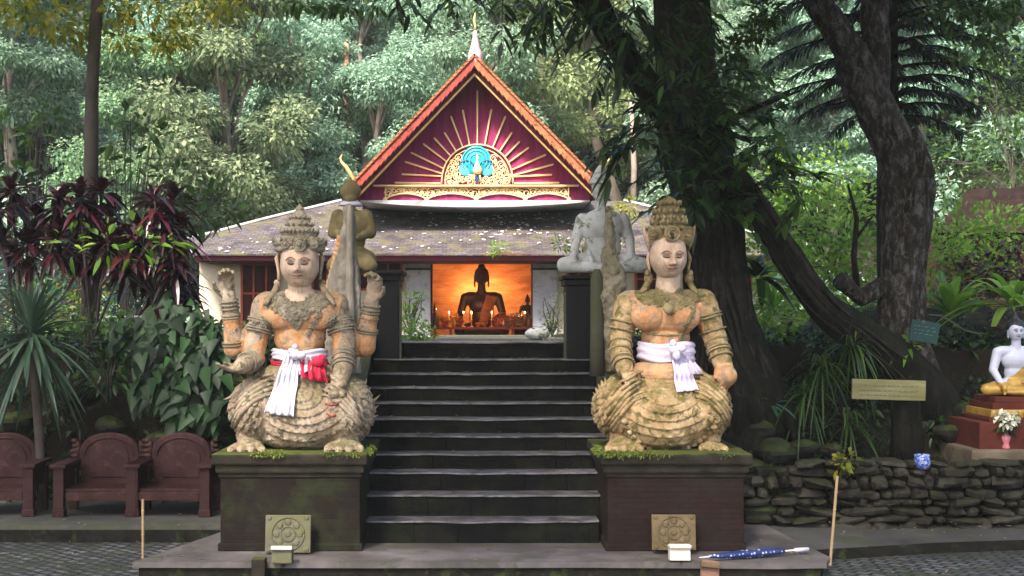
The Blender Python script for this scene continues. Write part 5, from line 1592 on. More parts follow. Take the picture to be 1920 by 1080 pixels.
mb = MB(); mb.ell(lw(657, 358), (20 * k_, .13, 19 * k_), 16, 10); mb.ell(lw(657, 370, -.03), (14 * k_, .09, 12 * k_)); mb.ell(lw(657, 343, .02), (12 * k_, .07, 6 * k_)); mb.cap(lw(657, 345), lw(657, 332), .03, .008)
organic(mb, 'head', M['olive_gold'], t, .01, 2)
w = MB(); w.lathe(lw(658, 386), [(24 * k_, 0), (20 * k_, 5 * k_), (12 * k_, 11 * k_), (8 * k_, 13 * k_)], 20, sy=.8); w.build('collar', M['sash_white'], t, smooth=True)
w = MB(); w.tube([lw(645, 448, -.16), lw(634, 470, -.2), lw(622, 500, -.2)], [.03, .06, .05], 8, flat=.4); w.build('shoulder_cloth', M['sash_white'], t, smooth=True)
p0 = P(1130, 512, 15.3)
t = thing('seated_statue', 'weathered white cross-legged figure on the right gate post, hands on its knees', 'statue', p0)
mb = MB()
cx = 1130
mb.ell(lw(cx, 425), (44 * k_, .17, 34 * k_), 18, 12); mb.ell(lw(cx, 462), (34 * k_, .15, 34 * k_), 18, 12); mb.ell(lw(cx, 492), (52 * k_, .24, 20 * k_), 18, 12)
mb.cap(lw(cx, 410), lw(cx - 6, 368), .075, .06)
for s_ in (-1, 1):
    mb.cap(lw(cx + s_ * 38, 412), lw(cx + s_ * 50, 448), 13 * k_, 10 * k_); mb.cap(lw(cx + s_ * 50, 448), lw(cx + s_ * 54, 480, -.15), 10 * k_, 7 * k_); mb.ell(lw(cx + s_ * 56, 484, -.18), (.06, .07, .04))
    mb.cap(lw(cx + s_ * 20, 488), lw(cx + s_ * 72, 496, -.15), .12, .09); mb.cap(lw(cx + s_ * 72, 499, -.17), lw(cx + s_ * 6, 502, -.33), .085, .06)
organic(mb, 'body', M['old_white'], t, .014, 3)
mb = MB(); mb.ell(lw(cx - 6, 356), (15 * k_, .11, 20 * k_), 16, 10); mb.ell(lw(cx - 6, 366, -.03), (11 * k_, .08, 12 * k_))
organic(mb, 'head', M['old_white'], t, .01, 2)
w = MB(); w.lathe(lw(cx - 6, 346), [(r * k_, z * k_) for r, z in ((18, 0), (20, 3), (17, 7), (18, 10), (14, 14), (14, 18), (9, 22), (9, 26), (4, 32), (1, 36))], 20); w.build('crown', M['old_white'], t, smooth=True)
w = MB(); w.tube([lw(1104, 470, -.2), lw(1110, 490, -.3), lw(1104, 508, -.34)], .03, 6); w.build('skirt_edge', M['old_white'], t, smooth=True)
# ================================================================ vegetation
M['bark'] = weathered('dark_bark', [(0.3, (0.0036, 0.003, 0.0024)), (0.55, (0.0165, 0.0135, 0.01088)), (0.75, (0.04125, 0.0345, 0.02775))], 9, spots=(0.06, 0.055, 0.045), spot_sc=14, spot_th=.62, bsc=14, bstr=1.0, bdist=0.09, vec=(1, 1, .3), moss=(.022, .026, .012), moss_up=(-1, 2), moss_noise=2, spec=0.1)
M['bark_lichen'] = weathered('lichen_bark', [(0.3, (0.0143, 0.01144, 0.009295)), (0.6, (0.0429, 0.03432, 0.02717)), (0.8, (0.0858, 0.0715, 0.0572))], 7, bsc=16, bstr=1.0, bdist=0.08, vec=(1, 1, .5), spots=(0.15, 0.145, 0.13), spot_sc=14, spot_th=0.58, soft=.09, spec=0.1)
M['bark_rib'] = weathered('bark_ridge', [(0.3, (0.010, 0.008, 0.006)), (0.55, (0.03, 0.025, 0.02)), (0.8, (0.075, 0.064, 0.05))], 8, bsc=20, bstr=.8, spec=.1)
M['bark_slim'] = weathered('brown_slim_bark', [(0.3, (0.03, 0.024, 0.02)), (0.7, (0.09, 0.072, 0.06))], 5, bsc=24, bstr=.7, vec=(1, 1, .4))
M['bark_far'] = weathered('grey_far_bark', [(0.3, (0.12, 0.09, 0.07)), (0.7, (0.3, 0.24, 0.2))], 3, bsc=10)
FAR = [leafmat('hazed_leaf_green', [(0.08, 0.15, 0.085), (0.24, 0.39, 0.26), (0.46, 0.62, 0.46)], rough=.75, trans=.45, spec=.12, var_obj=.35),  # greens whitened so the colour itself carries the distant haze
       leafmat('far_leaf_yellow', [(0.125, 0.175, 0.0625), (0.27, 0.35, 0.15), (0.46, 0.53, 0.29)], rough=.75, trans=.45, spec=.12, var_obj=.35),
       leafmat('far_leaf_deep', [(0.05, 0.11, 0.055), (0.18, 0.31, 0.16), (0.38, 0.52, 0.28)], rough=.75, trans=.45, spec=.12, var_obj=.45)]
def crown_mesh(seed, h, r, n_cl, n_leaf, L, W, mat, name='crown', low=.25, seg=1):
    global RNG
    rs = np.random.default_rng(seed); Lv = Leaves(); keep = RNG; RNG = rs
    cl = []
    for k in range(n_cl):
        u = rs.random(); z = h * (low + (1 - low) * u); rad = r * math.sin(math.pi * min(.97, .12 + .8 * u)) ** .6
        a = rs.uniform(0, 6.28); q_ = rad * rs.random() ** .5
        c = (math.cos(a) * q_, math.sin(a) * q_, z); cl.append(c)
        clump(Lv, c, r * rs.uniform(.22, .42), n_leaf, L, W, flat=.6, droop=.3, seg=seg)
    RNG = keep
    return Lv.mesh(name, mat), cl
def trunk_mesh(seed, h, cl, r0, mat):
    rs = random.Random(seed); w = MB(); pts = []; x = y = 0
    for i in range(8):
        pts.append(Vector((x, y, h * .92 * i / 7 - .4))); x += rs.gauss(0, .02 * h); y += rs.gauss(0, .02 * h)
    w.tube(pts, [r0 * (1 - .75 * i / 7) for i in range(8)], 8, wob=.12, seed=seed)
    for c in cl[:12]:
        i = max(1, min(6, int(c[2] / h * 6))); p = pts[i]; c = Vector(c); w.tube([p, p.lerp(c, .5) + Vector((0, 0, .04 * h)), c], [r0 * .3, r0 * .18, .02], 5)
    o = w.build('trunk', mat, None, smooth=True); return o
protos = []
for i in range(7):
    h = (8.5, 10, 9, 11, 7.5, 9.5, 10.5)[i]; r = (3.0, 2.7, 3.6, 3.0, 2.8, 3.4, 2.5)[i]
    m = FAR[1] if i in (2, 5) else FAR[2] if i in (1, 4) else FAR[0]
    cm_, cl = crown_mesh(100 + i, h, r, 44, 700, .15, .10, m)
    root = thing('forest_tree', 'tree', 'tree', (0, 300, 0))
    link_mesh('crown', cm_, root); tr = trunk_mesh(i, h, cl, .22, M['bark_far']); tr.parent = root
    protos.append(root)
rs = random.Random(4); used = set()
def place_tree(k, x, y, s, lab, grp='trees of the hillside forest'):
    root = protos[k]; z = tz(x, y)
    if k in used:
        o = copy_thing(root, (x, y, z - .2), rs.uniform(0, 6.28), s, lab, grp)
    else:
        used.add(k); o = root; o.location = (x, y, z - .2); o.rotation_euler = (0, 0, rs.uniform(0, 6.28)); o.scale = (s, s, s); o['label'] = lab; o['group'] = grp
    return o
labs = {'l': 'bluish green forest tree on the hillside left of the gable', 'm': 'green forest tree on the hillside above and behind the temple roof',
        'y': 'pale yellow-green forest tree on the hillside just right of the gable', 'r': 'hazy forest tree on the hillside behind the big trunks on the right'}
for row, (D, sp) in enumerate(((38, 3.4), (42.5, 3.6), (48, 4.0), (55, 4.6), (63, 5.4), (73, 6.2))):
    x0 = (-60 - CXP) * D / F - 2; x1 = (1990 - CXP) * D / F + 2
    x = x0 + (row % 2) * sp * .5
    while x < x1:
        px = CXP + x * F / D; y = D + rs.uniform(-1.3, 1.3)
        if row == 0 and 560 < px < 1150: x += sp; continue
        zone = 'l' if px < 660 else 'm' if px < 1010 else 'y' if px < 1230 else 'r'
        k = rs.choice((2, 5)) if zone == 'y' or rs.random() < .05 else rs.choice((0, 1, 3, 4, 6))
        place_tree(k, x + rs.uniform(-.8, .8), y, rs.uniform(.85, 1.2), labs[zone]); x += sp
for r_ in protos:
    if r_['label'] == 'tree': print('unused proto')
# bare reddish trunk up on the slope
t = thing('bare_trunk', 'straight reddish bare tree trunk high on the forested slope left of the gable', 'tree trunk', (P(649, 0, 44).x, 44, tz(P(649, 0, 44).x, 44)))
w = MB(); p = t.location; w.tube([(p.x, 44, p.z - .3), (p.x + .03, 44, 7.5), (p.x, 44, P(0, 75, 44).z)], [.16, .13, .10], 8); w.build('trunk', weathered('red_bark', [(.3, (.3, .14, .08)), (.7, (.5, .27, .17))], 2), t, smooth=True)
t = thing('bare_trunk', 'pale slender bare trunk standing far back at the right edge above the hut', 'tree trunk', P(1884, 380, 40))
w = MB(); w.tube([P(1884, 420, 40), P(1886, 350, 40), P(1883, 285, 40)], [.11, .10, .07], 8); w.build('trunk', M['ridge_white'], t, smooth=True)
for px, y0, y1, lab in ((1186, 380, 250, 'grey trunk rising beside the right corner of the temple roof'),):
    t = thing('bare_trunk', lab, 'tree trunk', P(px, y0, 37.0)); w = MB(); w.tube([P(px, y0 + 60, 37), P(px + 3, (y0 + y1) / 2, 37), P(px - 2, y1 - 60, 37)], [.1, .085, .06], 8); w.build('trunk', M['bark_far'], t, smooth=True)

# undergrowth on the hill: a mass nobody could count
Lv = Leaves(); rr = np.random.default_rng(31)
for k in range(420):
    y = rr.uniform(34.5, 70); x = rr.uniform(-14, 15) * y / 36
    clump(Lv, (x, y, tz(x, y) + .3), rr.uniform(.6, 1.3), 110, .3, .15, flat=.7)
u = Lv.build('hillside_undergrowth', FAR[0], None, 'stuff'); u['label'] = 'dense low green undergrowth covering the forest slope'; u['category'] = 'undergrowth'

# ---------------------------------------------------------------- near trees
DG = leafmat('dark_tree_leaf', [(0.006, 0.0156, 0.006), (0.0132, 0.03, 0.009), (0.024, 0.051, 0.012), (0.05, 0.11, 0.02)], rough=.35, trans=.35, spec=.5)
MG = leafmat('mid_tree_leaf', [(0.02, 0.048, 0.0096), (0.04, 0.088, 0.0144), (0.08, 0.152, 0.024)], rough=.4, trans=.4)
BG = leafmat('bright_leaf', [(0.07, 0.16, 0.018), (0.17, 0.33, 0.035), (0.34, 0.50, 0.07)], rough=.4, trans=.5)  # brightened to paint sunlight on shrubs that stand in shade
YG = leafmat('yellow_green_leaf', [(0.10, 0.15, 0.015), (0.22, 0.25, 0.02), (0.45, 0.36, 0.03)], rough=.4, trans=.5)
TG = leafmat('teal_leaf', [(0.02, 0.07, 0.05), (0.05, 0.13, 0.09), (0.10, 0.2, 0.14)], rough=.4, trans=.3)
def pathr(lst, D, dd=None):
    return [P(x, y, D if dd is None else d) for (x, y, r), d in zip(lst, dd or [D] * len(lst))], [r * (D if dd is None else d) / F for (x, y, r), d in zip(lst, dd or [D] * len(lst))]
def strands(lst, D, n, seed, tr=.018, dd=None, f0=0.0, f1=1.0):
    """ridges of bark and climber stems running along a trunk"""
    p, r = pathr(lst, D, dd); p, r = dens(p, r, 4); w = MB(); r_ = random.Random(seed); N = len(p)
    for k in range(n):
        a = r_.uniform(math.pi * .95, math.pi * 2.05); tw_ = r_.uniform(-.5, .5); i0 = int(r_.uniform(f0, .6) * N); i1 = min(N - 1, i0 + int(r_.uniform(.2, .6) * N)); pts = []; rad = []
        for i in range(i0, i1):
            an = a + tw_ * (i - i0) / 10 + .2 * noise.noise(Vector((i * .3, k, 0))); pts.append(p[i] + Vector((math.cos(an), math.sin(an), 0)) * r[i] * .97); rad.append(tr * r_.uniform(.5, 1.5) * (1 + .4 * math.sin(i)))
        if len(pts) > 3: rad[-1] = .003; rad[0] = .004; w.tube(pts, rad, 6, wob=.3, seed=k)
    return w
def dens(pts, rad, k=4):
    o = []; r = []
    for i in range(len(pts) - 1):
        for j in range(k):
            t = j / k; a = pts[max(0, i - 1)]; b = pts[i]; c = pts[i + 1]; d = pts[min(len(pts) - 1, i + 2)]
            o.append(0.5 * ((2 * b) + (c - a) * t + (2 * a - 5 * b + 4 * c - d) * t * t + (3 * b - a - 3 * c + d) * t ** 3)); r.append(rad[i] + (rad[i + 1] - rad[i]) * t)
    o.append(pts[-1]); r.append(rad[-1]); return o, r
def limb(w, lst, D, dd=None, n=14, wob=.14, seed=0, k=4):
    p, r = pathr(lst, D, dd); p, r = dens(p, r, k); w.tube(p, r, n, wob=wob, seed=seed)
def crown_at(spec, L, W, seg=3):
    Lv = Leaves()
    for (px, py, D, r, n) in spec: clump(Lv, P(px, py, D), r, n, L, W, seg=seg, flat=.7, droop=.25)
    return Lv
rr = np.random.default_rng(77)
# slim tree on the left, yellowish crown at the top of the frame
t = thing('slim_tree', 'slim straight tree with a dark bare trunk and yellow-green crown left of the temple', 'tree', P(168, 640, 17))
w = MB(); limb(w, [(168, 660, 17), (168, 560, 15), (169, 450, 13.5), (171, 300, 13), (174, 150, 12), (182, 0, 11), (186, -150, 10), (190, -300, 7)], 17, wob=.1)
for (x, y, d) in ((60, -30, 16), (380, -20, 18), (250, -120, 15.5), (20, -120, 18), (300, 10, 17.5), (120, 20, 17)):
    w.tube([P(184, -60, 17), P((184 + x) / 2, (y - 60) / 2 - 25, (17 + d) / 2), P(x, y, d)], [.05, .035, .012], 6)
w.build('trunk', M['bark_slim'], t, smooth=True)
spec = [(60, 8, 16.4, .5, 170), (110, 40, 16.8, .35, 110), (150, 60, 17, .25, 80), (230, 70, 17, .25, 70), (280, 10, 17, .5, 150), (330, 60, 17.4, .32, 110), (390, 5, 17.5, .5, 160), (310, 80, 17, .2, 50), (210, 5, 17, .4, 110), (440, 0, 18, .35, 90), (15, 0, 16.5, .4, 100)]
for k in range(46): spec.append((rr.uniform(-250, 560), rr.uniform(-420, -120), rr.uniform(13, 20), rr.uniform(.5, .9), 210))
Lv = crown_at(spec, .13, .06, 2)
for k in range(90): clump(Lv, (rr.uniform(-9, -2.5), rr.uniform(1.5, 17), rr.uniform(8.2, 11)), rr.uniform(.8, 1.2), 120, .3, .14, seg=1, flat=.5)  # unseen clumps reaching over the viewpoint, added to shade the foreground
Lv.build('crown', YG, t)
# big dark tree behind the right guardian with a leaning second stem
t = thing('big_tree', 'massive dark tree with a vertical trunk and a long leaning limb behind the right guardian', 'tree', P(1380, 720, 14.9))
w = MB(); limb(w, [(1395, 860, 118), (1385, 760, 100), (1368, 680, 80), (1350, 600, 66), (1342, 500, 58), (1330, 400, 60), (1308, 300, 66), (1292, 200, 58), (1284, 100, 54), (1278, 0, 52), (1275, -150, 46), (1270, -320, 30)], 14.9, wob=.2, n=18, seed=2)
for k in range(7):
    a = k / 6; x = 1310 + a * 150; w.tube([P(1350 + (x - 1350) * .3, 690, 14.7), P(x, 760, 14.5 - .2 * math.sin(a * 3)), P(x + (x - 1380) * .5, 840 + 20 * math.sin(k), 14.3)], [.12, .10, .05], 8, wob=.2, seed=k)
w.build('trunk', M['bark'], t, smooth=True)
w = MB(); limb(w, [(1790, 900, 60), (1755, 800, 66), (1690, 695, 50), (1620, 635, 38), (1540, 570, 30), (1475, 480, 27), (1425, 400, 25), (1370, 325, 25), (1300, 262, 27), (1225, 175, 27), (1165, 95, 25), (1110, 20, 21), (1060, -50, 18), (1000, -160, 10)], 14, [15.8, 15.4, 15, 14.9, 14.8, 14.6, 14.5, 14.3, 14.1, 13.9, 13.8, 13.6, 13.5, 13.3], wob=.2, seed=8)
w.tube([P(1165, 95, 13.8), P(1130, 0, 13.6), P(1150, -90, 13.5)], [.1, .07, .03], 7); w.tube([P(1300, 260, 14.1), P(1420, 200, 13.9), P(1500, 170, 13.8)], [.06, .03, .012], 6)
w.build('leaning_limb', M['bark'], t, smooth=True)
strands([(1395, 860, 118), (1385, 760, 100), (1368, 680, 80), (1350, 600, 66), (1342, 500, 58), (1330, 400, 60), (1308, 300, 66), (1292, 200, 58), (1284, 100, 54), (1278, 0, 52)], 14.9, 46, 3, .024).build('bark_ridges', M['bark_rib'], t, smooth=True)
strands([(1735, 760, 62), (1690, 695, 50), (1620, 635, 38), (1540, 570, 30), (1475, 480, 27), (1425, 400, 25), (1370, 325, 25), (1300, 262, 27)], 14.6, 22, 5, .016, [15, 14.9, 14.8, 14.6, 14.5, 14.3, 14.1, 13.9]).build('limb_ridges', M['bark_rib'], t, smooth=True)
# hanging roots and climber stems on the limb
w = MB(); rs = random.Random(8)
for k in range(34):
    u = rs.random(); x = 1300 + 330 * u; y = 265 + 370 * u ** 1.05; L_ = rs.uniform(15, 70); p = P(x, y, 14.3); w.tube([p, P(x + rs.uniform(-6, 6), y + L_ * .5, 14.2), P(x + rs.uniform(-12, 12), y + L_, 14.2)], .006, 4)
w.build('aerial_roots', M['bark'], t)
Lv = Leaves(); tw = MB(); rs = random.Random(5)
def sprayset(n, box, D, length, nl, L, W, dirf, **kw):
    for k in range(n):
        x = rs.uniform(box[0], box[2]); y = rs.uniform(box[1], box[3])
        spray(Lv, tw, P(x, y, D + rs.uniform(-.5, .5)), dirf(), length * rs.uniform(.7, 1.2), nl, L, W, **kw)
down = lambda: (rs.gauss(0, .7), rs.gauss(-.2, .4), -.6 + rs.gauss(0, .3))
side_ = lambda: (rs.gauss(0, 1), rs.gauss(-.2, .5), rs.gauss(-.1, .3))
sprayset(40, (1080, -20, 1340, 110), 13.3, .4, 11, .19, .06, down)
sprayset(26, (1190, 150, 1340, 300), 13.4, .42, 11, .2, .07, side_)
sprayset(30, (1260, 170, 1480, 380), 13.5, .45, 11, .2, .07, side_)
sprayset(5, (1160, 200, 1230, 260), 13.4, .5, 8, .28, .07, lambda: (-.8 + rs.gauss(0, .3), -.1, -.3 + rs.gauss(0, .3)))
sprayset(12, (1240, 270, 1340, 370), 13.8, .35, 9, .2, .08, down)
sprayset(9, (900, -50, 1080, 5), 13.3, .4, 9, .2, .06, down)
sprayset(7, (720, -50, 880, -12), 13.3, .35, 8, .18, .055, down)
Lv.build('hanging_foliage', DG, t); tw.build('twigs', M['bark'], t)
Lv = Leaves()
for k in range(90): clump(Lv, P(rr.uniform(950, 1750), rr.uniform(-600, -190), rr.uniform(10.5, 17.5)), rr.uniform(.55, 1.0), 230, .19, .085, seg=2, flat=.7)
for k in range(120): clump(Lv, (rr.uniform(-3.5, 7), rr.uniform(1.5, 16), rr.uniform(8.2, 11)), rr.uniform(.8, 1.2), 120, .3, .14, seg=1, flat=.5)  # out-of-view clumps added overhead to keep sun off stairs and statues
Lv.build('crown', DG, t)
Lv = Leaves()
for (x, y, n) in ((960, 5, 60), (1000, 30, 90), (985, 70, 60), (1015, 60, 50), (700, 0, 50), (620, 5, 90), (560, 0, 70), (650, 10, 40), (860, 5, 40), (1040, 5, 60), (1370, 100, 120), (1420, 60, 140), (1440, 20, 100), (1390, 140, 80)): clump(Lv, P(x, y, 15.2), .22, n, .12, .055, seg=2)
tw = MB(); rs = random.Random(25)
sprayset(34, (1290, 110, 1510, 390), 13.9, .45, 11, .19, .085, side_)
tw.build('leafy_twigs', M['bark'], t)
Lv.build('sunlit_tint_foliage', MG, t)  # leaf colour lighter than the hanging foliage paints these as sunlit
# forked tree with pale lichen on the right
t = thing('forked_tree', 'tall forked tree with pale lichen patches on its dark twisting trunk at the right', 'tree', P(1700, 700, 15.4))
w = MB(); limb(w, [(1715, 840, 75), (1705, 720, 62), (1690, 620, 44), (1692, 520, 40), (1698, 430, 44), (1700, 350, 47), (1680, 280, 42), (1650, 220, 38), (1618, 165, 38), (1604, 120, 36), (1590, 90, 30), (1560, 45, 26), (1530, 0, 24), (1500, -70, 18), (1470, -160, 12)], 15.4, wob=.2, seed=11, n=18)
limb(w, [(1640, 210, 26), (1640, 150, 27), (1642, 90, 26), (1640, 20, 26), (1646, -60, 22), (1650, -200, 15)], 15.45, wob=.15, seed=14)
limb(w, [(1735, 330, 20), (1725, 280, 14), (1715, 240, 6)], 15.2, seed=3); w.tube([P(1690, 520, 15.4), P(1612, 560, 15.3), P(1575, 525, 15.1)], [.13, .1, .11], 9, wob=.2)
w.build('trunk', M['bark_lichen'], t, smooth=True)
w = MB(); w.tube([P(1608, 555, 15.3), P(1600, 480, 15.3), P(1606, 410, 15.3), P(1590, 345, 15.3)], [.045, .035, .03, .012], 7, wob=.2); w.tube([P(1603, 450, 15.3), P(1640, 400, 15.2)], [.02, .008], 5); w.build('side_branch', M['bark'], t, smooth=True)
strands([(1715, 840, 75), (1705, 720, 62), (1690, 620, 44), (1692, 520, 40), (1698, 430, 44), (1700, 350, 47), (1680, 280, 42), (1650, 220, 38), (1618, 165, 38), (1604, 120, 36)], 15.4, 26, 9, .014).build('bark_ridges', M['bark_lichen'], t, smooth=True)
Lv = Leaves()
for k in range(42): clump(Lv, P(rr.uniform(1500, 2300), rr.uniform(-520, -140), rr.uniform(13.5, 19)), rr.uniform(.6, 1.0), 220, .17, .08, seg=2, flat=.7)
for (x, y, n) in ((1800, 10, 160), (1850, 50, 140), (1880, 0, 160), (1830, 90, 60), (1760, 20, 80)): clump(Lv, P(x, y, 16), .35, n, .12, .06, seg=2)
Lv.build('crown', MG, t)
# dark drooping conifer behind it
t = thing('conifer', 'dark conifer with long drooping feathery branches behind the forked trunk', 'conifer', P(1660, 560, 17.5))
w = MB(); limb(w, [(1668, 620, 24), (1665, 300, 20), (1668, 0, 16), (1668, -200, 8)], 17.5); w.build('trunk', M['bark'], t, smooth=True)
Lv = Leaves(); tw = MB(); rs = random.Random(15)
for k in range(64):
    y0 = -140 + 370 * (k / 64); a = k * 2.4; ln = rs.uniform(1.2, 1.9) * (1 if y0 < 160 else .8)
    o = P(1666, y0, 17.5); d = Vector((math.cos(a), math.sin(a) * .8, .15)).normalized(); pts = []
    for i in range(9):
        s_ = i / 8; pts.append(o + d * ln * s_ + Vector((0, 0, .2 * s_ - .95 * s_ * s_ * ln * .45)))
    tw.tube(pts, [.03 * (1 - .8 * i / 8) for i in range(9)], 5)
    C = []; Dv = []
    for i in range(150):
        s_ = .12 + .88 * rs.random(); f = s_ * 8; j = min(7, int(f)); p = pts[j].lerp(pts[j + 1], f - j)
        dd = (pts[j + 1] - pts[j]).normalized(); sd = dd.cross(Vector((0, 0, 1))).normalized() * rs.choice((-1, 1))
        C.append(tuple(p)); Dv.append(tuple(dd * .7 + sd * rs.uniform(.3, 1) + Vector((0, 0, rs.uniform(-.5, .1)))))
    Lv.put(np.array(C), np.array(Dv), rand_dirs(len(C), 1.5), .2 * (1.1 - .4 * RNG.random(len(C))), .022, droop=.4)
Lv.build('needles', leafmat('conifer_needles', [(0.004, 0.011, 0.008), (0.01, 0.0225, 0.015)], trans=.15), t); tw.build('branches', M['bark'], t)

# ---------------------------------------------------------------- shrubs and leafy plants
def rosette(Lv, c, n, L, W, el0, el1, droop=.5, seg=5, shape='strap', jit=.2, fold=.12):
    c = np.array(c, float); a = RNG.uniform(0, 6.283, n); el = np.radians(RNG.uniform(el0, el1, n))
    Dv = np.stack([np.cos(a) * np.cos(el), np.sin(a) * np.cos(el), np.sin(el)], 1)
    U = np.stack([-np.cos(a) * np.sin(el), -np.sin(a) * np.sin(el), np.cos(el)], 1) + RNG.normal(size=(n, 3)) * .12
    Lv.put(c + Dv * .02 + RNG.normal(size=(n, 3)) * .015, Dv, U, L * (1 + jit * RNG.uniform(-1, 1, n)), W, seg=seg, droop=droop, shape=shape, fold=fold)
M['spiky'] = leafmat('grey_green_strap_leaf', [(0.0255, 0.05525, 0.02975), (0.051, 0.0935, 0.05525), (0.0935, 0.1445, 0.0935)], rough=.4, trans=.2, spec=.45)
t = thing('spiky_palm', 'spiky grey-green yucca with a round head of strap leaves behind the chairs', 'yucca', P(74, 870, 14.3))
w = MB(); w.tube([P(80, 960, 14.3), P(76, 860, 14.3), P(68, 740, 14.3), P(60, 640, 14.3)], [.06, .05, .05, .06], 10, wob=.1); w.build('trunk', M['bark_slim'], t, smooth=True)
Lv = Leaves(); rosette(Lv, P(60, 628, 14.3), 85, .86, .055, -10, 85, .35); rosette(Lv, P(60, 638, 14.3), 60, .85, .055, -65, 15, .35); Lv.build('leaves', M['spiky'], t)
TI = leafmat('burgundy_leaf', [(0.09, 0.010, 0.022), (0.0084, 0.0042, 0.007), (0.0245, 0.007, 0.0126), (0.035, 0.007, 0.0126), (0.084, 0.0112, 0.014)], rough=.35, trans=.15, spec=.6)
for (lab, heads, base) in (('burgundy ti plant with dark glossy leaves at the left edge above the yucca', [(-20, 380), (20, 350), (70, 395), (110, 365), (50, 450), (5, 440), (100, 440)], (50, 640)),
                           ('burgundy ti plant growing round the slim tree trunk on the left', [(150, 360), (175, 400), (140, 420), (205, 440), (160, 470), (210, 395), (240, 470), (190, 350)], (170, 645)),
                           ('tall burgundy ti plant with reddish top leaves next to the temple roof corner', [(290, 365), (325, 365), (265, 420), (305, 425), (340, 420), (270, 475), (330, 480), (300, 530), (345, 530), (250, 440)], (310, 645))):
    t = thing('ti_plant', lab, 'shrub', P(base[0], base[1], 15.7), 'burgundy ti plants'); Lv = Leaves(); w = MB()
    for i, (x, y) in enumerate(heads):
        D = 15.5 + .4 * (i % 3 - 1); c = P(x, y + 12, D); rosette(Lv, c, 32, .37, .085, -25, 80, .45, 4, 'lance')
        rosette(Lv, c - Vector((0, 0, .12)), 14, .34, .08, -50, 10, .5, 4, 'lance')
        w.tube([P(base[0] + rs.uniform(-15, 15), base[1] + 20, 15.7), P((x + base[0]) / 2, (y + base[1]) / 2, D), c], [.02, .018, .014], 6)
    Lv.build('leaves', TI, t); w.build('stems', M['bark_slim'], t)
def leafy(name, lab, cat, spec, mat, L, W, seg=4, shape='heart', droop=.3, grp=None, facing=True, stems=True, base=None):
    """spec: list of (px, py, D, radius m, count)"""
    s0 = spec[0]; t = thing(name, lab, cat, P(*(base or (s0[0], s0[1] + 60, s0[2]))), grp); Lv = Leaves(); w = MB(); b = Vector(t.location)
    for (px, py, D, r, n) in spec:
        c = P(px, py, D); d = rand_dirs(n); pos = np.array(c) + d * (RNG.random(n) ** .5)[:, None] * np.array([r, r * .6, r])
        if facing:
            Dv = np.stack([RNG.normal(0, .5, n), RNG.normal(-.35, .25, n), RNG.normal(-.75, .35, n)], 1); U = np.stack([RNG.normal(0, .3, n), RNG.normal(-.9, .2, n), RNG.normal(.6, .3, n)], 1)
        else: Dv = unit(d + np.array([0, 0, .25])); U = rand_dirs(n, 1.6)
        Lv.put(pos, Dv, U, L * (kk := RNG.uniform(.5, 1.2, n)), W * kk * RNG.uniform(.8, 1.15, n), seg=seg, droop=droop, shape=shape)
        if stems:
            for k in range(3): w.tube([b, b.lerp(c, .5) + Vector((random.uniform(-.1, .1), 0, .08)), c + Vector((random.uniform(-r, r) * .6, 0, random.uniform(-r, r) * .6))], [.012, .009, .004], 5)
    Lv.build('leaves', mat, t, smooth=shape in ('heart', 'round'))
    if stems: w.build('stems', M['bark_slim'], t)
    return t
HV = leafmat('heart_leaf', [(0.03, 0.09, 0.02), (0.0054, 0.0135, 0.0054), (0.00945, 0.0243, 0.0081), (0.0135, 0.03375, 0.0135), (0.02025, 0.05738, 0.01485), (0.0081, 0.02025, 0.00945)], rough=.5, trans=.2, spec=.22)
leafy('climber', 'big heart-leaved climber hanging down the dark bank left of the four-armed statue', 'climber', [(340, 640, 14.7, .45, 90), (400, 650, 14.7, .35, 70), (300, 690, 14.7, .4, 70), (380, 720, 14.6, .4, 80), (290, 740, 14.6, .3, 45), (400, 760, 14.5, .25, 30), (350, 775, 14.5, .22, 20), (330, 600, 14.9, .35, 50), (250, 620, 15, .3, 40)], HV, .19, .165, 8, droop=.3, base=(350, 630, 15.3))
leafy('shrub', 'low dark shrub between the yucca and the heart-leaved climber', 'shrub', [(200, 690, 14.9, .35, 130), (150, 650, 15.1, .3, 90), (230, 640, 15.2, .3, 90)], DG, .14, .05, 3, 'lance', facing=False)
leafy('shrub', 'bright small-leaved shrub beside the slim trunk above the bank', 'shrub', [(190, 612, 16.6, .3, 150), (140, 600, 16.8, .3, 130), (230, 615, 16.4, .3, 150), (80, 560, 17.5, .4, 150)], BG, .11, .05, 2, 'lance', facing=False)
leafy('shrub', 'teal green shrub in front of the far left wing of the temple', 'shrub', [(250, 560, 20, .5, 260), (225, 520, 20.5, .45, 220), (120, 500, 21, .6, 260), (40, 540, 21, .6, 220)], TG, .16, .08, 2, 'lance', facing=False)
leafy('shrub', 'yellowish flowering shrub seen between the trunk and the yucca', 'shrub', [(150, 540, 22, .4, 220), (190, 560, 22, .3, 160)], YG, .1, .05, 2, 'lance', facing=False)
leafy('drooping_branch', 'light green drooping branch with large leaves over the burgundy plants', 'branch', [(260, 455, 14.9, .28, 26), (200, 452, 14.9, .25, 20), (130, 455, 14.9, .2, 12), (310, 450, 14.9, .2, 14), (290, 505, 14.9, .25, 14)], BG, .2, .07, 4, 'lance', facing=False, base=(300, 560, 15.2))
leafy('young_tree', 'small bare-stemmed tree with a few large leaves at the far left', 'tree', [(75, 205, 19.5, .14, 10), (100, 222, 19.5, .16, 12), (60, 250, 19.5, .2, 12), (20, 290, 19.5, .25, 14), (40, 320, 19.5, .22, 18), (0, 240, 19.5, .2, 12)], MG, .22, .10, 4, 'lance', facing=False, base=(45, 640, 19.5))
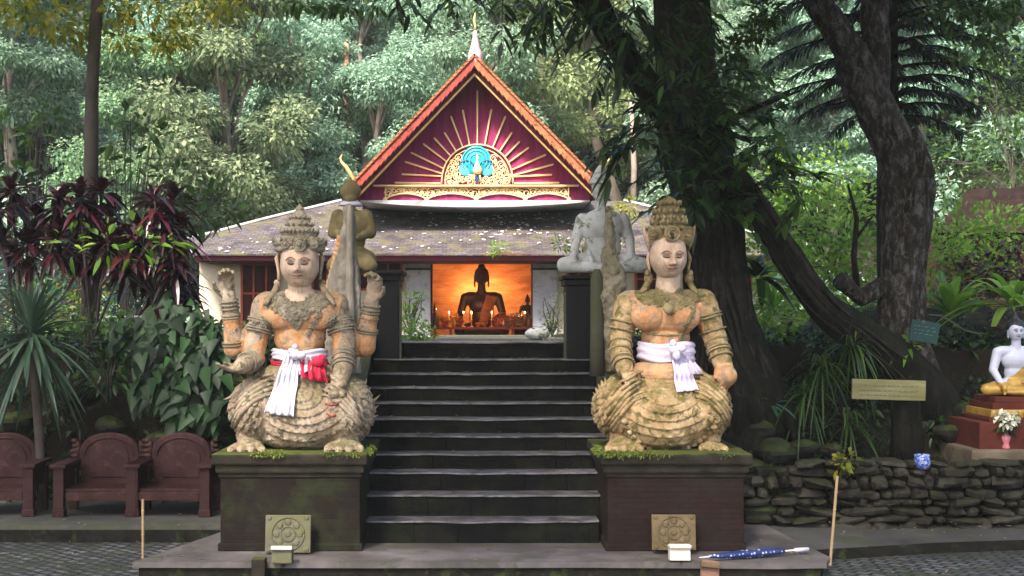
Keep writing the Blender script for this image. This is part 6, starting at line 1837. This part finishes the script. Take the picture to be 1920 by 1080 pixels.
leafy('young_tree', 'small tree with thin forking stems and broad leaves left of the roof corner', 'tree', [(235, 220, 19, .2, 14), (270, 235, 19, .22, 18), (210, 265, 19, .2, 12), (290, 260, 19, .2, 12), (250, 300, 19, .25, 18), (330, 330, 19, .3, 20), (400, 370, 19, .35, 44), (370, 400, 19.4, .3, 44), (430, 400, 19, .2, 20)], MG, .22, .10, 4, 'lance', facing=False, base=(230, 640, 19))
# plants in front of the pavilion
leafy('terrace_shrub', 'bright green low bush on the terrace at the left end of the top step', 'bush', [(785, 618, 17.5, .16, 240), (800, 628, 17, .14, 190), (772, 630, 17, .13, 170), (762, 605, 18, .14, 110)], BG, .06, .035, 2, 'lance', facing=False, stems=False)
leafy('terrace_shrub', 'thin pale plant with sparse leaves standing before the left column', 'plant', [(768, 560, 19, .13, 50), (785, 575, 19, .12, 30), (760, 585, 19, .14, 60), (790, 555, 19, .06, 8)], BG, .08, .04, 3, 'lance', facing=False, base=(770, 630, 19))
leafy('terrace_shrub', 'airy yellowish green shrub before the right column of the pavilion', 'shrub', [(1040, 590, 19, .22, 160), (1028, 615, 18.6, .2, 140), (1050, 560, 19.4, .15, 80), (1020, 560, 19, .05, 5)], leafmat('olive_leaf', [(.1, .14, .04), (.2, .25, .07), (.3, .33, .12)], trans=.4), .055, .028, 2, 'lance', facing=False, base=(1035, 630, 19))
leafy('roof_fern', 'small fern growing on the eave above the lamplit opening', 'fern', [(936, 464, 26.8, .16, 90), (926, 466, 26.8, .1, 40)], BG, .12, .03, 2, 'lance', facing=False, stems=False, droop=.3)
leafy('weed', 'pale green weed sprouting behind the white seated figure', 'weed', [(1050, 458, 15.9, .1, 40), (1095, 452, 15.9, .12, 50), (1165, 458, 15.9, .06, 20)], BG, .08, .035, 2, 'lance', facing=False, base=(1100, 507, 15.9))
leafy('weed', 'yellow-green tuft growing at the right end of the temple roof', 'weed', [(1180, 386, 28, .22, 90), (1160, 396, 28, .15, 50)], YG, .14, .06, 2, 'lance', facing=False, stems=False)
# right side: sunlit shrubs, ferns, reeds
for lab, spec, mt in (('sunlit bright green shrub between the leaning limb and the lichen trunk', [(1560, 440, 19, .7, 420), (1500, 400, 19.5, .6, 300), (1600, 480, 19, .6, 380), (1540, 520, 18.5, .6, 380), (1480, 520, 18.8, .5, 260)], BG),
                      ('yellow-green shrub glowing under the conifer branches', [(1570, 320, 22, .6, 240), (1600, 380, 21, .5, 200), (1510, 350, 22, .6, 240), (1450, 330, 22, .4, 120)], BG),
                      ('bright green bush just right of the big dark trunk', [(1420, 480, 18, .4, 240), (1420, 560, 17.5, .4, 240), (1450, 600, 17, .35, 200)], BG),
                      ('sunlit light green hedge below the thatched hut at the right', [(1800, 450, 20, .6, 420), (1870, 440, 20, .6, 420), (1760, 490, 19.5, .5, 330), (1920, 470, 20, .6, 380), (1840, 500, 19, .5, 340)], BG),
                      ('mid green bushy tree behind the hut at the right edge', [(1900, 300, 27, 1.0, 600), (1820, 330, 28, .9, 500), (1890, 180, 28, 1.1, 600), (1780, 270, 28, .8, 400), (1850, 100, 29, 1.1, 500)], MG)):
    leafy('shrub', lab, 'shrub', spec, mt, .15, .075, 2, 'lance', facing=False)
leafy('dark_red_shrub', 'purplish red shrub in the hedge at the right edge', 'shrub', [(1860, 505, 18.6, .45, 320), (1910, 510, 18.4, .4, 260), (1800, 520, 18.8, .3, 140)], TI, .13, .06, 2, 'lance', facing=False)
def fern(lab, c, n, L, W, el0, el1, mat, droop=.5, seg=6, name='fern', cat='fern'):
    t = thing(name, lab, cat, c); Lv = Leaves(); rosette(Lv, c, n, L, W, el0, el1, droop, seg); Lv.build('fronds', mat, t); return t
fern("bright bird's nest fern right of the lichen trunk", P(1782, 590, 16.3), 30, .8, .12, 25, 85, BG, .4)
fern('large drooping fern at the right edge above the white statue', P(1900, 575, 16), 26, .9, .13, 10, 75, BG, .55)
fern('mid green fern at the foot of the lichen trunk', P(1705, 655, 14.9), 16, .35, .05, 0, 60, BG, .5)
fern('dark glossy broad-leaved plant right of the big trunk', P(1420, 520, 15.6), 22, .55, .11, -20, 70, DG, .5, name='broadleaf_plant', cat='plant')
fern('light strap-leaved plant under the leaning limb', P(1450, 580, 16), 24, .6, .06, 10, 80, BG, .5, name='strap_plant', cat='plant')
for i, (x, y, lab) in enumerate(((1540, 690, 'uppermost spider plant clump left of the wooden sign'), (1590, 790, 'lowest drooping spider plant clump just left of the dark sign post'), (1510, 740, 'spider plant clump farthest left on the dark bank'), (1600, 650, 'spider plant clump directly under the leaning limb'))):
    fern(lab, P(x, y, 14.5), 40, .5, .022, -40, 80, MG, .9, 6, 'spider_plant', 'plant')['group'] = 'spider plants on the bank'
fern('small teal fern low on the bank beside the ochre statue', P(1445, 760, 14.4), 14, .3, .05, -10, 45, TG, .4)
# ground cover on both banks
Lv = Leaves()
for k in range(240):
    lft = k % 2; x = rr.uniform(-7.5, -1.7) if lft else rr.uniform(1.8, 8); y = rr.uniform(14.8, 16.3) if lft else rr.uniform(14.0, 17.6)
    clump(Lv, (x, y, tz(x, y) + .05), rr.uniform(.1, .25), 34, .13, .055, seg=2)
u = Lv.build('ground_cover', DG, None, 'stuff'); u['label'] = 'dark low ground cover on the banks beside the stairs'; u['category'] = 'ground cover'
Lv = Leaves()
for k in range(260):
    x = rr.uniform(-11, 12); y = rr.uniform(17.5, 35)
    if abs(x) < 2.6 and y < 27.5 or (abs(x) < 6.9 and y > 26.5): continue
    clump(Lv, (x, y, tz(x, y) + .1), rr.uniform(.15, .4), 60, .14, .06, seg=1)
u = Lv.build('garden_undergrowth', MG, None, 'stuff'); u['label'] = 'low green undergrowth on the terrace garden round the temple'; u['category'] = 'undergrowth'
# fallen leaves on the paving
Lv = Leaves(); n = 260; C = np.stack([rr.uniform(-7, 7, n), rr.uniform(11.3, 14, n), np.zeros(n)], 1)
C[:, 2] = [(.006 if (-3 < x < 3) else (-.14 if y < (13.1 if x < 0 else 12.3) else .03)) for x, y, z in C]
keep = [(not (-2.5 < x < -1.05 or 1.1 < x < 2.5) and not (abs(x) < 1.1 and y > 12.1)) for x, y, z in C]; C = C[keep]
Lv.put(C, np.stack([rr.normal(size=len(C)), rr.normal(size=len(C)), np.full(len(C), .12)], 1), np.tile([[0, 0, 1.]], (len(C), 1)), rr.uniform(.03, .07, len(C)), .025, droop=0, fold=.3)
n = 90; st = rr.integers(0, 11, n); SZ = [HC - (yy - CYP) * (12.2 + .3 * i) / F for i, yy in enumerate(TY)]
C = np.array([(rr.uniform(-1.05, 1.05), 12.24 + .3 * i + rr.random() ** .5 * .22, SZ[i] + .006) for i in st])
Lv.put(C, np.stack([rr.normal(size=n), rr.normal(size=n), np.full(n, .12)], 1), np.tile([[0, 0, 1.]], (n, 1)), rr.uniform(.03, .07, n), .025, droop=0, fold=.3)
u = Lv.build('leaf_litter', leafmat('dry_leaves', [(.12, .08, .04), (.25, .17, .08), (.1, .12, .03)], trans=0), None, 'stuff'); u['label'] = 'scattered small dry leaves on the paving'; u['category'] = 'leaf litter'
# ================================================================ chairs
M['chair'] = weathered('dusty_red_wood', [(0.3, (0.02025, 0.008104, 0.00765)), (0.55, (0.036, 0.0144, 0.0135)), (0.8, (0.054, 0.027, 0.02475))], 4, rough=.65, bsc=24, bstr=.4, spots=(.06, .025, .022), spot_sc=6, spec=0.15)
def make_chair(label):
    t = thing('garden_armchair', label, 'chair', (0, 0, 0), 'red armchairs on the side terrace'); m = M['chair']
    w = MB(); w.box((0, .05, .275), (.36, .27, .022), bev=.01); w.build('seat', m, t)
    w = MB(); w.box((0, -.235, .215), (.33, .018, .045), bev=.006); w.build('apron', m, t)
    for x in (-.395, .395):
        w = MB(); w.box((x, -.23, .26), (.055, .05, .26), bev=.008); w.box((x, -.23, .04), (.065, .06, .04), bev=.01); w.build('leg', m, t)
        w = MB(); w.box((x, .30, .24), (.05, .045, .24), bev=.008); w.build('leg', m, t)
        w = MB(); w.box((x, .03, .545), (.085, .34, .022), bev=.012); w.build('armrest', m, t)
        w = MB(); w.box((x, .05, .40), (.02, .22, .11), bev=.01); w.build('side_panel', m, t)
    w = MB(); n = 22; pts = []
    for i in range(n + 1):
        a = math.pi * i / n; pts.append((.33 * math.cos(a) * (1.0), .60 + .255 * math.sin(a) ** .75))
    pts = [(.31, .28)] + pts + [(-.31, .28)]
    w.prism(pts, .28, .335); bk = w.build('backrest', m, t, bevel=.012)
    w = MB(); pts = [(.22 * math.cos(math.pi * i / n), .58 + .19 * math.sin(math.pi * i / n)) for i in range(n + 1)]
    w.prism([(.2, .36)] + pts + [(-.2, .36)], .268, .285); w.tube([(.27 * math.cos(a), .275, .60 + .2 * math.sin(a)) for a in np.linspace(0, math.pi, 16)], .010, 6); w.build('back_panel', m, bk, bevel=.006)
    for s_ in (-1, 1):
        w = MB()
        for k in range(4): w.ell((s_ * (.375 + .012 * (k % 2)), .30, .60 + .055 * k), (.055 - .006 * k, .03, .024), 10, 6)
        w.box((s_ * .35, .305, .66), (.02, .02, .10)); w.build('back_scroll', m, t, smooth=True)
    return t
c0 = make_chair('middle one of the three red armchairs, left neighbour of the one beside the plinth')
def cpos(px, D): return (P(px, 0, D).x, D, .02)
c0.location = cpos(192, 13.98); c0.rotation_euler = (0, 0, .03)
copy_thing(c0, cpos(327, 13.98), -.02, None, 'red armchair nearest to the plinth of the four-armed statue')
copy_thing(c0, cpos(-3, 13.98), .06, None, 'red armchair half cut off by the left edge of the photo')

# ================================================================ carved tiles, boxes, umbrella, stakes
def carved_tile(px0, px1, py0, py1, D, lab, mat):
    t = thing('carved_tile', lab, 'stone tile', P((px0 + px1) / 2, py1, D), 'carved square tiles leaning on the plinths'); c = P((px0 + px1) / 2, (py0 + py1) / 2, D)
    hw = (px1 - px0) / 2 * D / F; hh = (py1 - py0) / 2 * D / F; R_ = Matrix.Rotation(-.12, 3, 'X'); w = MB(); w.box(c, (hw, .022, hh), R_, bev=.008)
    w.build('slab', mat, t)
    w = MB()
    def f(x, z): return c + R_ @ Vector((x, -.026, z))
    w.tube([f(hw * .72 * math.cos(a), hw * .72 * math.sin(a)) for a in np.linspace(0, 6.283, 30)], .006, 6)
    w.tube([f(hw * .32 * math.cos(a), hw * .32 * math.sin(a)) for a in np.linspace(0, 6.283, 20)], .005, 6); w.ell(f(0, 0), (.03, .006, .03), 10, 6)
    for k in range(8):
        a = k * math.pi / 4; w.ell(f(hw * .52 * math.cos(a), hw * .52 * math.sin(a)), (.03, .004, .03), 8, 5, rot=R_)
    for x in (-1, 1):
        for z in (-1, 1): w.ell(f(x * hw * .82, z * hh * .84), (.022, .005, .022), 8, 5)
    w.build('lotus_relief', mat, t, smooth=True)
M['tile_grey'] = weathered('grey_carved_tile', [(.3, (0.065, 0.0585, 0.04875)), (.7, (0.156, 0.143, 0.1202))], 5, bsc=25, bstr=.6, moss=(.1, .1, .04), moss_up=(-1, .5), spec=0.15)
M['tile_tan'] = weathered('tan_carved_tile', [(.3, (0.078, 0.05525, 0.026)), (.7, (0.1755, 0.13, 0.0715))], 5, bsc=25, bstr=.6, spec=0.15)
carved_tile(498, 583, 966, 1036, 11.66, 'grey carved square tile with a round lotus leaning on the plinth below the four-armed statue', M['tile_grey'])
carved_tile(1222, 1304, 965, 1031, 11.66, 'tan carved square tile with a round lotus leaning on the reddish plinth', M['tile_tan'])
M['plastic'] = plain('yellowed_white_plastic', (.55, .5, .42), .5, .12, 8)
for px0, px1, py0, py1, D, lab in ((511, 549, 1022, 1056, 11.22, 'small pale outdoor light box in front of the grey carved tile'), (1254, 1293, 1020, 1051, 11.3, 'small cream outdoor light box in front of the tan carved tile')):
    c = P((px0 + px1) / 2, (py0 + py1) / 2, D); hw = (px1 - px0) / 2 * D / F; hh = (py1 - py0) / 2 * D / F
    t = thing('light_box', lab, 'outdoor light', (c.x, c.y, 0), 'pale light boxes at the foot of the plinths')
    w = MB(); w.box(c, (hw, .06, hh), Matrix.Rotation(-.15, 3, 'X'), bev=.012); w.build('housing', M['plastic'] if px0 > 900 else M['tile_grey'], t)
    w = MB(); w.box(c + Vector((0, -.01, hh * .72)), (hw * 1.05, .07, hh * .22), Matrix.Rotation(-.15, 3, 'X'), bev=.01); w.build('lid', M['plastic'], t)
    w = MB(); w.tube([c + Vector((0, .02, -hh * .8)), c + Vector((.02, -.02, -hh - .02)), c + Vector((.0, -.10, -hh - .0))], .008, 6); w.build('cable', M['black_post'], t)
t = thing('broken_tile', 'small tilted reddish tile sticking up at the edge of the landing below the umbrella', 'tile', P(1331, 1079, 11.1))
w = MB(); w.box(P(1331, 1070, 11.15), (.078, .03, .085), Matrix.Rotation(.12, 3, 'Y') @ Matrix.Rotation(-.3, 3, 'X'), bev=.006); w.build('slab', weathered('terracotta_tile', [(.3, (.12, .06, .04)), (.7, (.26, .15, .1))], 5), t)
w = MB(); w.box(P(1331, 1059, 11.12), (.08, .035, .018), Matrix.Rotation(.12, 3, 'Y'), bev=.006); w.build('pale_top', M['tile_tan'], t)
t = thing('stone_block', 'small mossy dark block at the front edge of the landing near the grey light box', 'block', P(485, 1070, 11.15))
w = MB(); w.box(P(486, 1063, 11.2), (.06, .06, .08), bev=.012); w.build('block', M['plinth_cap'], t)
# umbrella
m, nt, b = mat_new('blue_dotted_cloth'); v = objvec(nt, (1, 1, 1)); vo = nt.nodes.new('ShaderNodeTexVoronoi'); vo.inputs['Scale'].default_value = 26; vo.inputs['Randomness'].default_value = .35; nt.links.new(v, vo.inputs['Vector'])
nt.links.new(ramp(nt, vo.outputs['Distance'], [(.26, (.4, .45, .6)), (.33, (.008, .02, .10))]), b.inputs['Base Color']); b.inputs['Roughness'].default_value = .5; M['dotted'] = m
a = P(1330, 1044, 11.27); e = P(1470, 1034, 11.55); a.z = .045; e.z = .045; d = (e - a).normalized()
t = thing('umbrella', 'closed blue umbrella with white dots and a white handle lying on the landing edge', 'umbrella', a)
w = MB(); pts = [a.lerp(e, i / 12) for i in range(13)]; w.tube(pts, [.012, .02, .026, .03, .033, .035, .037, .038, .038, .036, .032, .026, .02], 14, wob=.25); w.build('canopy', M['dotted'], t, smooth=True)
w = MB(); w.tube([a - d * .10, a], [.005, .008], 8); w.build('tip', M['sash_white'], t)
w = MB(); w.tube([e, e + d * .10, e + d * .12, e + d * .26], [.008, .008, .02, .018], 10); w.build('handle', M['sash_white'], t, smooth=True)
# bamboo stakes
M['bamboo'] = plain('bamboo', (.33, .22, .12), .6, .2, 8)
for pts, lab in (((268, 1046, 12.25, 268, 936, 12.25), 'thin short bamboo stake standing at the left corner of the landing'), ((1557, 1052, 11.7, 1570, 892, 11.8), 'thin tall bamboo stake leaning at the right corner of the landing')):
    a = P(*pts[:3]); e = P(*pts[3:]); t = thing('bamboo_stake', lab, 'stake', a); w = MB(); n = 5
    w.tube([a - (e - a) * .05] + [a.lerp(e, k / n) for k in range(n + 1)], .013, 8)
    for k in range(1, n): w.lathe(a.lerp(e, k / n), [(.013, -.008), (.017, 0), (.013, .008)], 8)
    w.build('stick', M['bamboo'], t)
leafy('sprig', 'yellow-green leafy sprig on top of the stone wall above the bamboo stake', 'plant', [(1588, 862, 13.25, .1, 36), (1575, 868, 13.25, .08, 14)], YG, .085, .05, 3, 'round', facing=False, base=(1583, 886, 13.3))
# drystone wall on the right
M['wallstone'] = weathered('dark_wall_stones', [(.3, (0.0108, 0.0096, 0.0078)), (.55, (0.03, 0.0258, 0.021)), (.8, (0.078, 0.069, 0.057))], 3.5, bsc=20, bstr=.8, moss=(.03, .035, .012), moss_up=(.4, 1.2), spots=(.06, .052, .045), spot_sc=2.4, spec=0.1)
t = thing('stone_wall', 'low drystone wall of dark irregular stones retaining the bank at the right', 'wall', (5, 13.5, -.1))
w = MB(); rs = random.Random(6)
x = 2.75
def wz(x): return .62 - .25 * max(0, (3.4 - x)) + .03 * math.sin(x * 3)
z = -.16
while z < .62:
    hh = rs.uniform(.032, .062) if z > -.05 else rs.uniform(.06, .09); x = 2.6 + rs.uniform(0, .2)
    while x < 8.2:
        hw = rs.choice((.05, .08, .11, .15, .19)) * rs.uniform(.8, 1.2) * (1.2 if z < .1 else 1); hs_ = rs.uniform(.75, 1.35)
        if z + hh < wz(x) + .05 and not (x < 3.2 and rs.random() < .2):
            y = 13.42 + .04 * z + rs.uniform(-.05, .05) + .1 * max(0, 3.3 - x); b0 = len(w.v); sd_ = rs.random() * 50
            w.ell((x + hw, y, z + hh * hs_), (hw * 1.06, .16, hh * 1.08 * hs_), 12, 8, rot=Matrix.Rotation(rs.uniform(-.25, .25), 3, 'Y'))
            c = Vector((x + hw, y, z + hh * hs_))
            for i in range(b0, len(w.v)):
                p = Vector(w.v[i]) - c; p.x = math.copysign(abs(p.x / hw) ** .6 * hw, p.x) if p.x else 0; p.z = math.copysign(abs(p.z / hh) ** .65 * hh, p.z) if p.z else 0
                p *= 1 + .38 * noise.noise(p * 9 + Vector((sd_, 0, 0))) + .2 * noise.noise(p * 26 + Vector((sd_, 0, 0))); w.v[i] = tuple(c + p)
        x += hw * 2 + .012
    z += hh * 2 + .004
w.build('stones', M['wallstone'], t, smooth=True, auto=22)
w = MB(); w.span((2.9, 13.46, -.2), (8.6, 13.8, .56)); w.build('core', M['soil'], t)
# boulders and rubble on the banks
rs = random.Random(12)
M['rock'] = weathered('dark_rock', [(.3, (0.006, 0.0055, 0.0045)), (.6, (0.02, 0.018, 0.015)), (.8, (0.045, 0.04, 0.0325))], 3, bsc=16, bstr=.9, moss=(.04, .055, .015), moss_up=(.2, .9), spec=0.1)
rk = [(1440, 905, 13.7, .28), (1480, 930, 13.6, .2), (1425, 960, 13.5, .22), (1455, 850, 14.1, .25), (1410, 880, 13.9, .25), (1500, 840, 14.2, .18), (1820, 780, 14.6, .2), (1780, 810, 14.4, .18), (1560, 845, 14, .14), (150, 740, 15, .25), (300, 830, 14.75, .2), (20, 790, 15, .25), (205, 800, 14.8, .18), (1430, 800, 14.4, .25)]
where = ['beside the reddish plinth', 'at the left end of the drystone wall', 'lowest beside the foot of the plinth', 'above the end of the drystone wall', 'tucked behind the plinth corner', 'on the bank under the spider plants', 'left of the red pedestal', 'on the bank left of the white statue', 'behind the yellow-green sprig', 'above the yucca trunk', 'behind the armchair beside the plinth', 'at the far left behind the armchair', 'behind the middle armchair', 'under the roots of the big tree']
for (px, py, D, r), wh in zip(rk, where):
    w = MB(); c = P(px, py, D); w.ell((0, 0, 0), (r, r * .8, r * .6), 16, 12)
    sd_ = rs.random() * 90
    w.v = [tuple(Vector(v) * (1 + .16 * noise.noise(Vector(v) * 22) + .5 * noise.noise(Vector(v) * 3 / (r * 4) + Vector((sd_, 0, 0))) + .1 * noise.noise(Vector(v) * 14 + Vector((sd_, 0, 0))))) for v in w.v]
    o = w.build('boulder', M['rock'], None, smooth=True, auto=20); o.location = c; tag(o, 'dark mossy boulder ' + wh, 'boulder', 'boulders on the banks')
t = thing('pale_rock', 'pale rounded rock lying on the terrace before the right column', 'rock', P(1008, 632, 19)); w = MB(); w.ell(P(1008, 626, 19), (.19, .15, .10), 16, 10); w.v = [tuple(Vector(v) + Vector((0, 0, .03 * noise.noise(Vector(v) * 6)))) for v in w.v]
w.build('rock', M['old_white'], t, smooth=True)
# wooden sign on its dark post, with faint worn writing
M['sign'] = weathered('mossy_sign_wood', [(.3, (0.128, 0.112, 0.056)), (.7, (0.272, 0.24, 0.144))], 2.5, bsc=20, vec=(.6, 1, 4), moss=(.12, .13, .03), moss_up=(-1, 1))
t = thing('wooden_sign', 'wide weathered wooden sign board with worn unreadable lines on a thick dark post', 'sign', P(1690, 870, 13.95))
w = MB(); w.box(P(1666, 731, 13.9), (69 * 13.9 / F, .02, 19 * 13.9 / F), Matrix.Rotation(.03, 3, 'Y'), bev=.008); bd = w.build('board', M['sign'], t)
w = MB(); w.tube([P(1700, 885, 14.25), P(1698, 800, 14.25), P(1692, 715, 14.2)], [.2, .17, .15], 14, wob=.15); w.build('post', M['bark'], t, smooth=True)
def worn_text(px0, px1, pys, D, mat, parent, h=2.2, ang=0, seed=1):
    w = MB(); r_ = random.Random(seed)
    for py in pys:
        x = px0
        while x < px1:
            l = r_.uniform(3, 9); 
            w.box(P(x + l / 2, py + (x - px0) * ang, D), (l / 2 * D / F * .8, .002, h / 2 * D / F)); x += l + r_.uniform(1.5, 4)
    w.build('worn_lettering', mat, parent)
worn_text(1612, 1722, (722, 731, 740), 13.875, plain('worn_ink', (.12, .1, .05), .8, .2, 10), bd, 1.6, .03)
t = thing('green_plaque', 'small green enamel plaque with faint lines fixed low on the lichen trunk', 'plaque', P(1733, 622, 14.7))
w = MB(); w.box(P(1733, 622, 14.7), (27 * 14.7 / F, .012, 20 * 14.7 / F), Matrix.Rotation(.16, 3, 'Y'), bev=.004); bd = w.build('plate', plain('green_enamel', (.006, .035, .03), .7, .25, 6), t)
worn_text(1714, 1752, (610, 617, 624), 14.682, plain('pale_ink', (.08, .16, .14), .7, .2, 10), bd, 1.2, .16, 4)
w = MB(); w.box(P(1731, 603, 14.685), (.02, .006, .02)); w.build('fixing', M['kerb'], t)
# blue and white pot
t = thing('porcelain_pot', 'small blue and white porcelain pot standing on the drystone wall', 'pot', P(1729, 879, 13.36))
m, nt, b = mat_new('blue_white_porcelain'); v = objvec(nt); nt.links.new(ramp(nt, tex_noise(nt, v, 45, 2, .5, 1), [(.5, (.03, .07, .35)), (.56, (.4, .45, .55))]), b.inputs['Base Color']); b.inputs['Roughness'].default_value = .15
w = MB(); c = P(1729, 879, 13.36); w.lathe(c, [(.055, 0), (.08, .03), (.088, .08), (.075, .115), (.082, .15), (.074, .15), (.065, .12)], 24); w.build('body', m, t, smooth=True)
# white seated statue on its tiered pedestal
M['white_glaze'] = plain('white_painted_stone', (.46, .47, .56), .45, .06, 4); M['gilt'] = plain('gilt_robe', (.4, .24, .05), .5, .35, 10, metal=.2)
M['ped_red'] = weathered('dark_red_pedestal', [(.3, (0.054, 0.012, 0.0078)), (.7, (0.102, 0.024, 0.015))], 4, bsc=20, spec=0.2)
c = P(1905, 741, 14.1); s_ = .93
t = thing('white_buddha', 'white seated statue with black hair and a golden robe at the right edge', 'statue', c)
mb = MB(); seated(mb, c, s_); o = organic(mb, 'body', [M['white_glaze'], M['gilt']], t, .009, 3, matfn=lambda C, N: np.where((C[:, 2] < c.z + .15) | ((C[:, 2] - c.z) < (C[:, 0] - c.x) * .85 + .27) & (C[:, 1] < c.y + .1) & (np.abs(C[:, 0] - c.x) < .19), 1, 0))
hd, hc, hR = face_head(1905, 741 - .755 * s_ * F / 14.1, 14.08, .088 * s_, .115 * s_, .09 * s_, 0, .05, t, M['white_glaze']); face_paint(hd, hc, hR, .088 * s_, .115 * s_, .09 * s_, hd, 14.08)
mb = MB()
for q_ in (-1, 1): mb.ell(c + Vector((q_ * .088, .01, .735)) * s_, (.012, .02, .07), 8, 6)
mb.cap(c + Vector((0, .0, .55)) * s_, c + Vector((0, .0, .7)) * s_, .055 * s_, .05 * s_); organic(mb, 'ears_and_neck', M['white_glaze'], t, .008, 1)
mb = MB(); mb.ell(c + Vector((0, .026, .812)) * s_, tuple(k_ * s_ for k_ in (.112, .122, .098)), 20, 12); mb.ell(c + Vector((0, .03, .9)) * s_, (.05 * s_,) * 3); mb.lathe(c + Vector((0, .03, .93)) * s_, [(.03 * s_, 0), (.024 * s_, .03), (.01 * s_, .06), (.002, .08)], 8); organic(mb, 'hair', plain('black_painted_curls', (.012, .012, .014), .4, .2, 30, bstr=.8), t, .008, 1)
ped = thing('tiered_pedestal', 'dark red tiered pedestal with a gilt lotus band under the white statue', 'pedestal', P(1905, 840, 14.1))
for i, (a0, a1, y0, y1, mt, dd) in enumerate(((1845, 1965, 741, 752, 'ped_red', .30), (1838, 1972, 752, 764, 'ped_red', .34), (1834, 1976, 764, 778, 'gilt', .36), (1828, 1982, 778, 786, 'ped_red', .40), (1806, 2004, 786, 840, 'ped_red', .46))):
    w = MB(); k = 14.1 / F; x0 = (a0 - CXP) * k; x1 = (a1 - CXP) * k; w.span((x0, 14.1 - dd, HC - (y1 - CYP) * k), (x1, 14.1 + dd, HC - (y0 - CYP) * k), bev=.01)
    if mt == 'gilt':
        for j in range(15): w.ell(((x0 + (x1 - x0) * (j + .5) / 15), 14.1 - dd - .005, HC - (771 - CYP) * k), (.022, .02, .035), 8, 6)
    w.build('gilt_band' if mt == 'gilt' else 'tier', M[mt], ped)
t = thing('stone_ledge', 'rough brown stone ledge under the red pedestal', 'ledge', P(1905, 872, 14.0)); w = MB(); k = 13.6 / F
w.span(((1822 - CXP) * k, 13.6, HC - (872 - CYP) * k - .1), ((2030 - CXP) * k, 14.8, HC - (843 - CYP) * k), bev=.03); w.build('block', weathered('brown_ledge', [(.3, (.06, .045, .03)), (.7, (.17, .13, .09))], 4, bsc=20, bstr=.8), t)
zl = HC - (843 - CYP) * k
t = thing('offering_vase', 'pink and white vase with white flowers standing before the red pedestal', 'vase', (P(1888, 0, 13.62).x, 13.65, zl))
w = MB(); c = Vector(t.location); w.lathe(c, [(.035, 0), (.045, .02), (.03, .06), (.045, .1), (.05, .13), (.025, .17), (.03, .19)], 14); w.build('vase', plain('pink_vase', (.55, .18, .2), .3, .3, 20), t, smooth=True)
Lv = Leaves(); clump(Lv, c + Vector((0, 0, .24)), .08, 60, .09, .03); Lv.build('leaves', DG, t)
Lv = Leaves(); clump(Lv, c + Vector((0, -.02, .33)), .11, 90, .06, .05, seg=2); Lv.build('flowers', leafmat('white_petals', [(.6, .6, .45), (.75, .75, .62)], trans=.3), t)
t = thing('figurine', 'tiny white figurine standing on the ledge left of the flower vase', 'figurine', (P(1860, 0, 13.6).x, 13.7, zl)); w = MB(); c = Vector(t.location)
w.lathe(c, [(.03, 0), (.022, .03), (.028, .05), (.012, .07), (.018, .085), (.003, .11)], 10); w.build('body', M['sash_white'], t, smooth=True)
w = MB(); t = thing('cable', 'thin pale cable sagging from the lichen trunk towards the white statue', 'cable', P(1750, 590, 15)); w.tube([P(x, y, 15) for x, y in ((1742, 590), (1765, 592), (1785, 604), (1808, 619), (1835, 626))], .008, 6); w.build('wire', M['kerb'], t)
# little roofed hut at the far right and a low red-brown roof
M['thatch'] = weathered('old_thatch', [(.3, (0.008, 0.0044, 0.0036)), (.7, (0.024, 0.014, 0.011))], 4, bsc=14, bstr=1, vec=(1, 1, .3), spec=0.1)
t = thing('thatched_hut', 'small hut with a steep dark brown thatched roof half hidden by bushes at the right', 'hut', P(1860, 480, 26))
for a, b_, c_, d_ in (((1752, 440), (1812, 358), (1970, 352), (2010, 436)),):
    w = MB(); f = [P(*a, 25), P(*b_, 26), P(*c_, 26), P(*d_, 25)]; bk = [P(a[0] + 8, a[1], 27.2), f[1] + Vector((0, .02, -.05)), f[2] + Vector((0, .02, -.05)), P(d_[0], d_[1], 27.2)]
    n = 18; vs = []; fs = []
    for j in range(n + 1):
        for i in range(31):
            p = f[0].lerp(f[1], j / n).lerp(f[3].lerp(f[2], j / n), i / 30); p.z += .05 * noise.noise(p * 4) + (.03 if j % 3 == 0 else 0); vs.append(p)
    fs = [(j * 31 + i, j * 31 + i + 1, (j + 1) * 31 + i + 1, (j + 1) * 31 + i) for j in range(n) for i in range(30)]
    w.add(vs, fs); w.add([bk[0], f[1], f[2], bk[3]], [(0, 1, 2, 3)]); w.add([f[0], f[1], bk[0]], [(0, 1, 2)]); w.build('roof', M['thatch'], t)
w = MB(); w.span((P(1775, 0, 25.3).x, 25.3, 1.6), (P(2000, 0, 25.3).x, 26.8, P(0, 436, 25.3).z)); w.build('walls', M['dark_wood'], t)
# white garden rail on the left
t = thing('garden_rail', 'white horizontal rail across the terrace garden behind the slim trunk', 'rail', P(230, 615, 18)); w = MB()
w.tube([P(175, 596, 18), P(290, 594, 18)], .02, 8); w.build('rail', M['sash_white'], t)
for px in (180, 285):
    w = MB(); w.tube([P(px, 640, 18), P(px, 596, 18)], .02, 8); w.build('post', M['sash_white'], t)

# ================================================================ damp forest air
zt_ = max(tz(x, 90) for x in range(-80, 81, 4)) + 14
w = MB(); w.span((-81, -21, -3), (81, 92.5, zt_))
m = bpy.data.materials.new('haze_air'); m.use_nodes = True; nt = m.node_tree
for n_ in list(nt.nodes):
    if n_.type == 'BSDF_PRINCIPLED': nt.nodes.remove(n_)
pv = nt.nodes.new('ShaderNodeVolumePrincipled'); pv.inputs['Color'].default_value = (.88, .96, .95, 1); pv.inputs['Density'].default_value = 0.0006; pv.inputs['Anisotropy'].default_value = 0.2
nt.links.new(pv.outputs[0], nt.nodes['Material Output'].inputs['Volume'])
hz = w.build('haze', m, kind='stuff'); hz['label'] = 'thin pale damp air that fades the forest slope'; hz['category'] = 'haze'
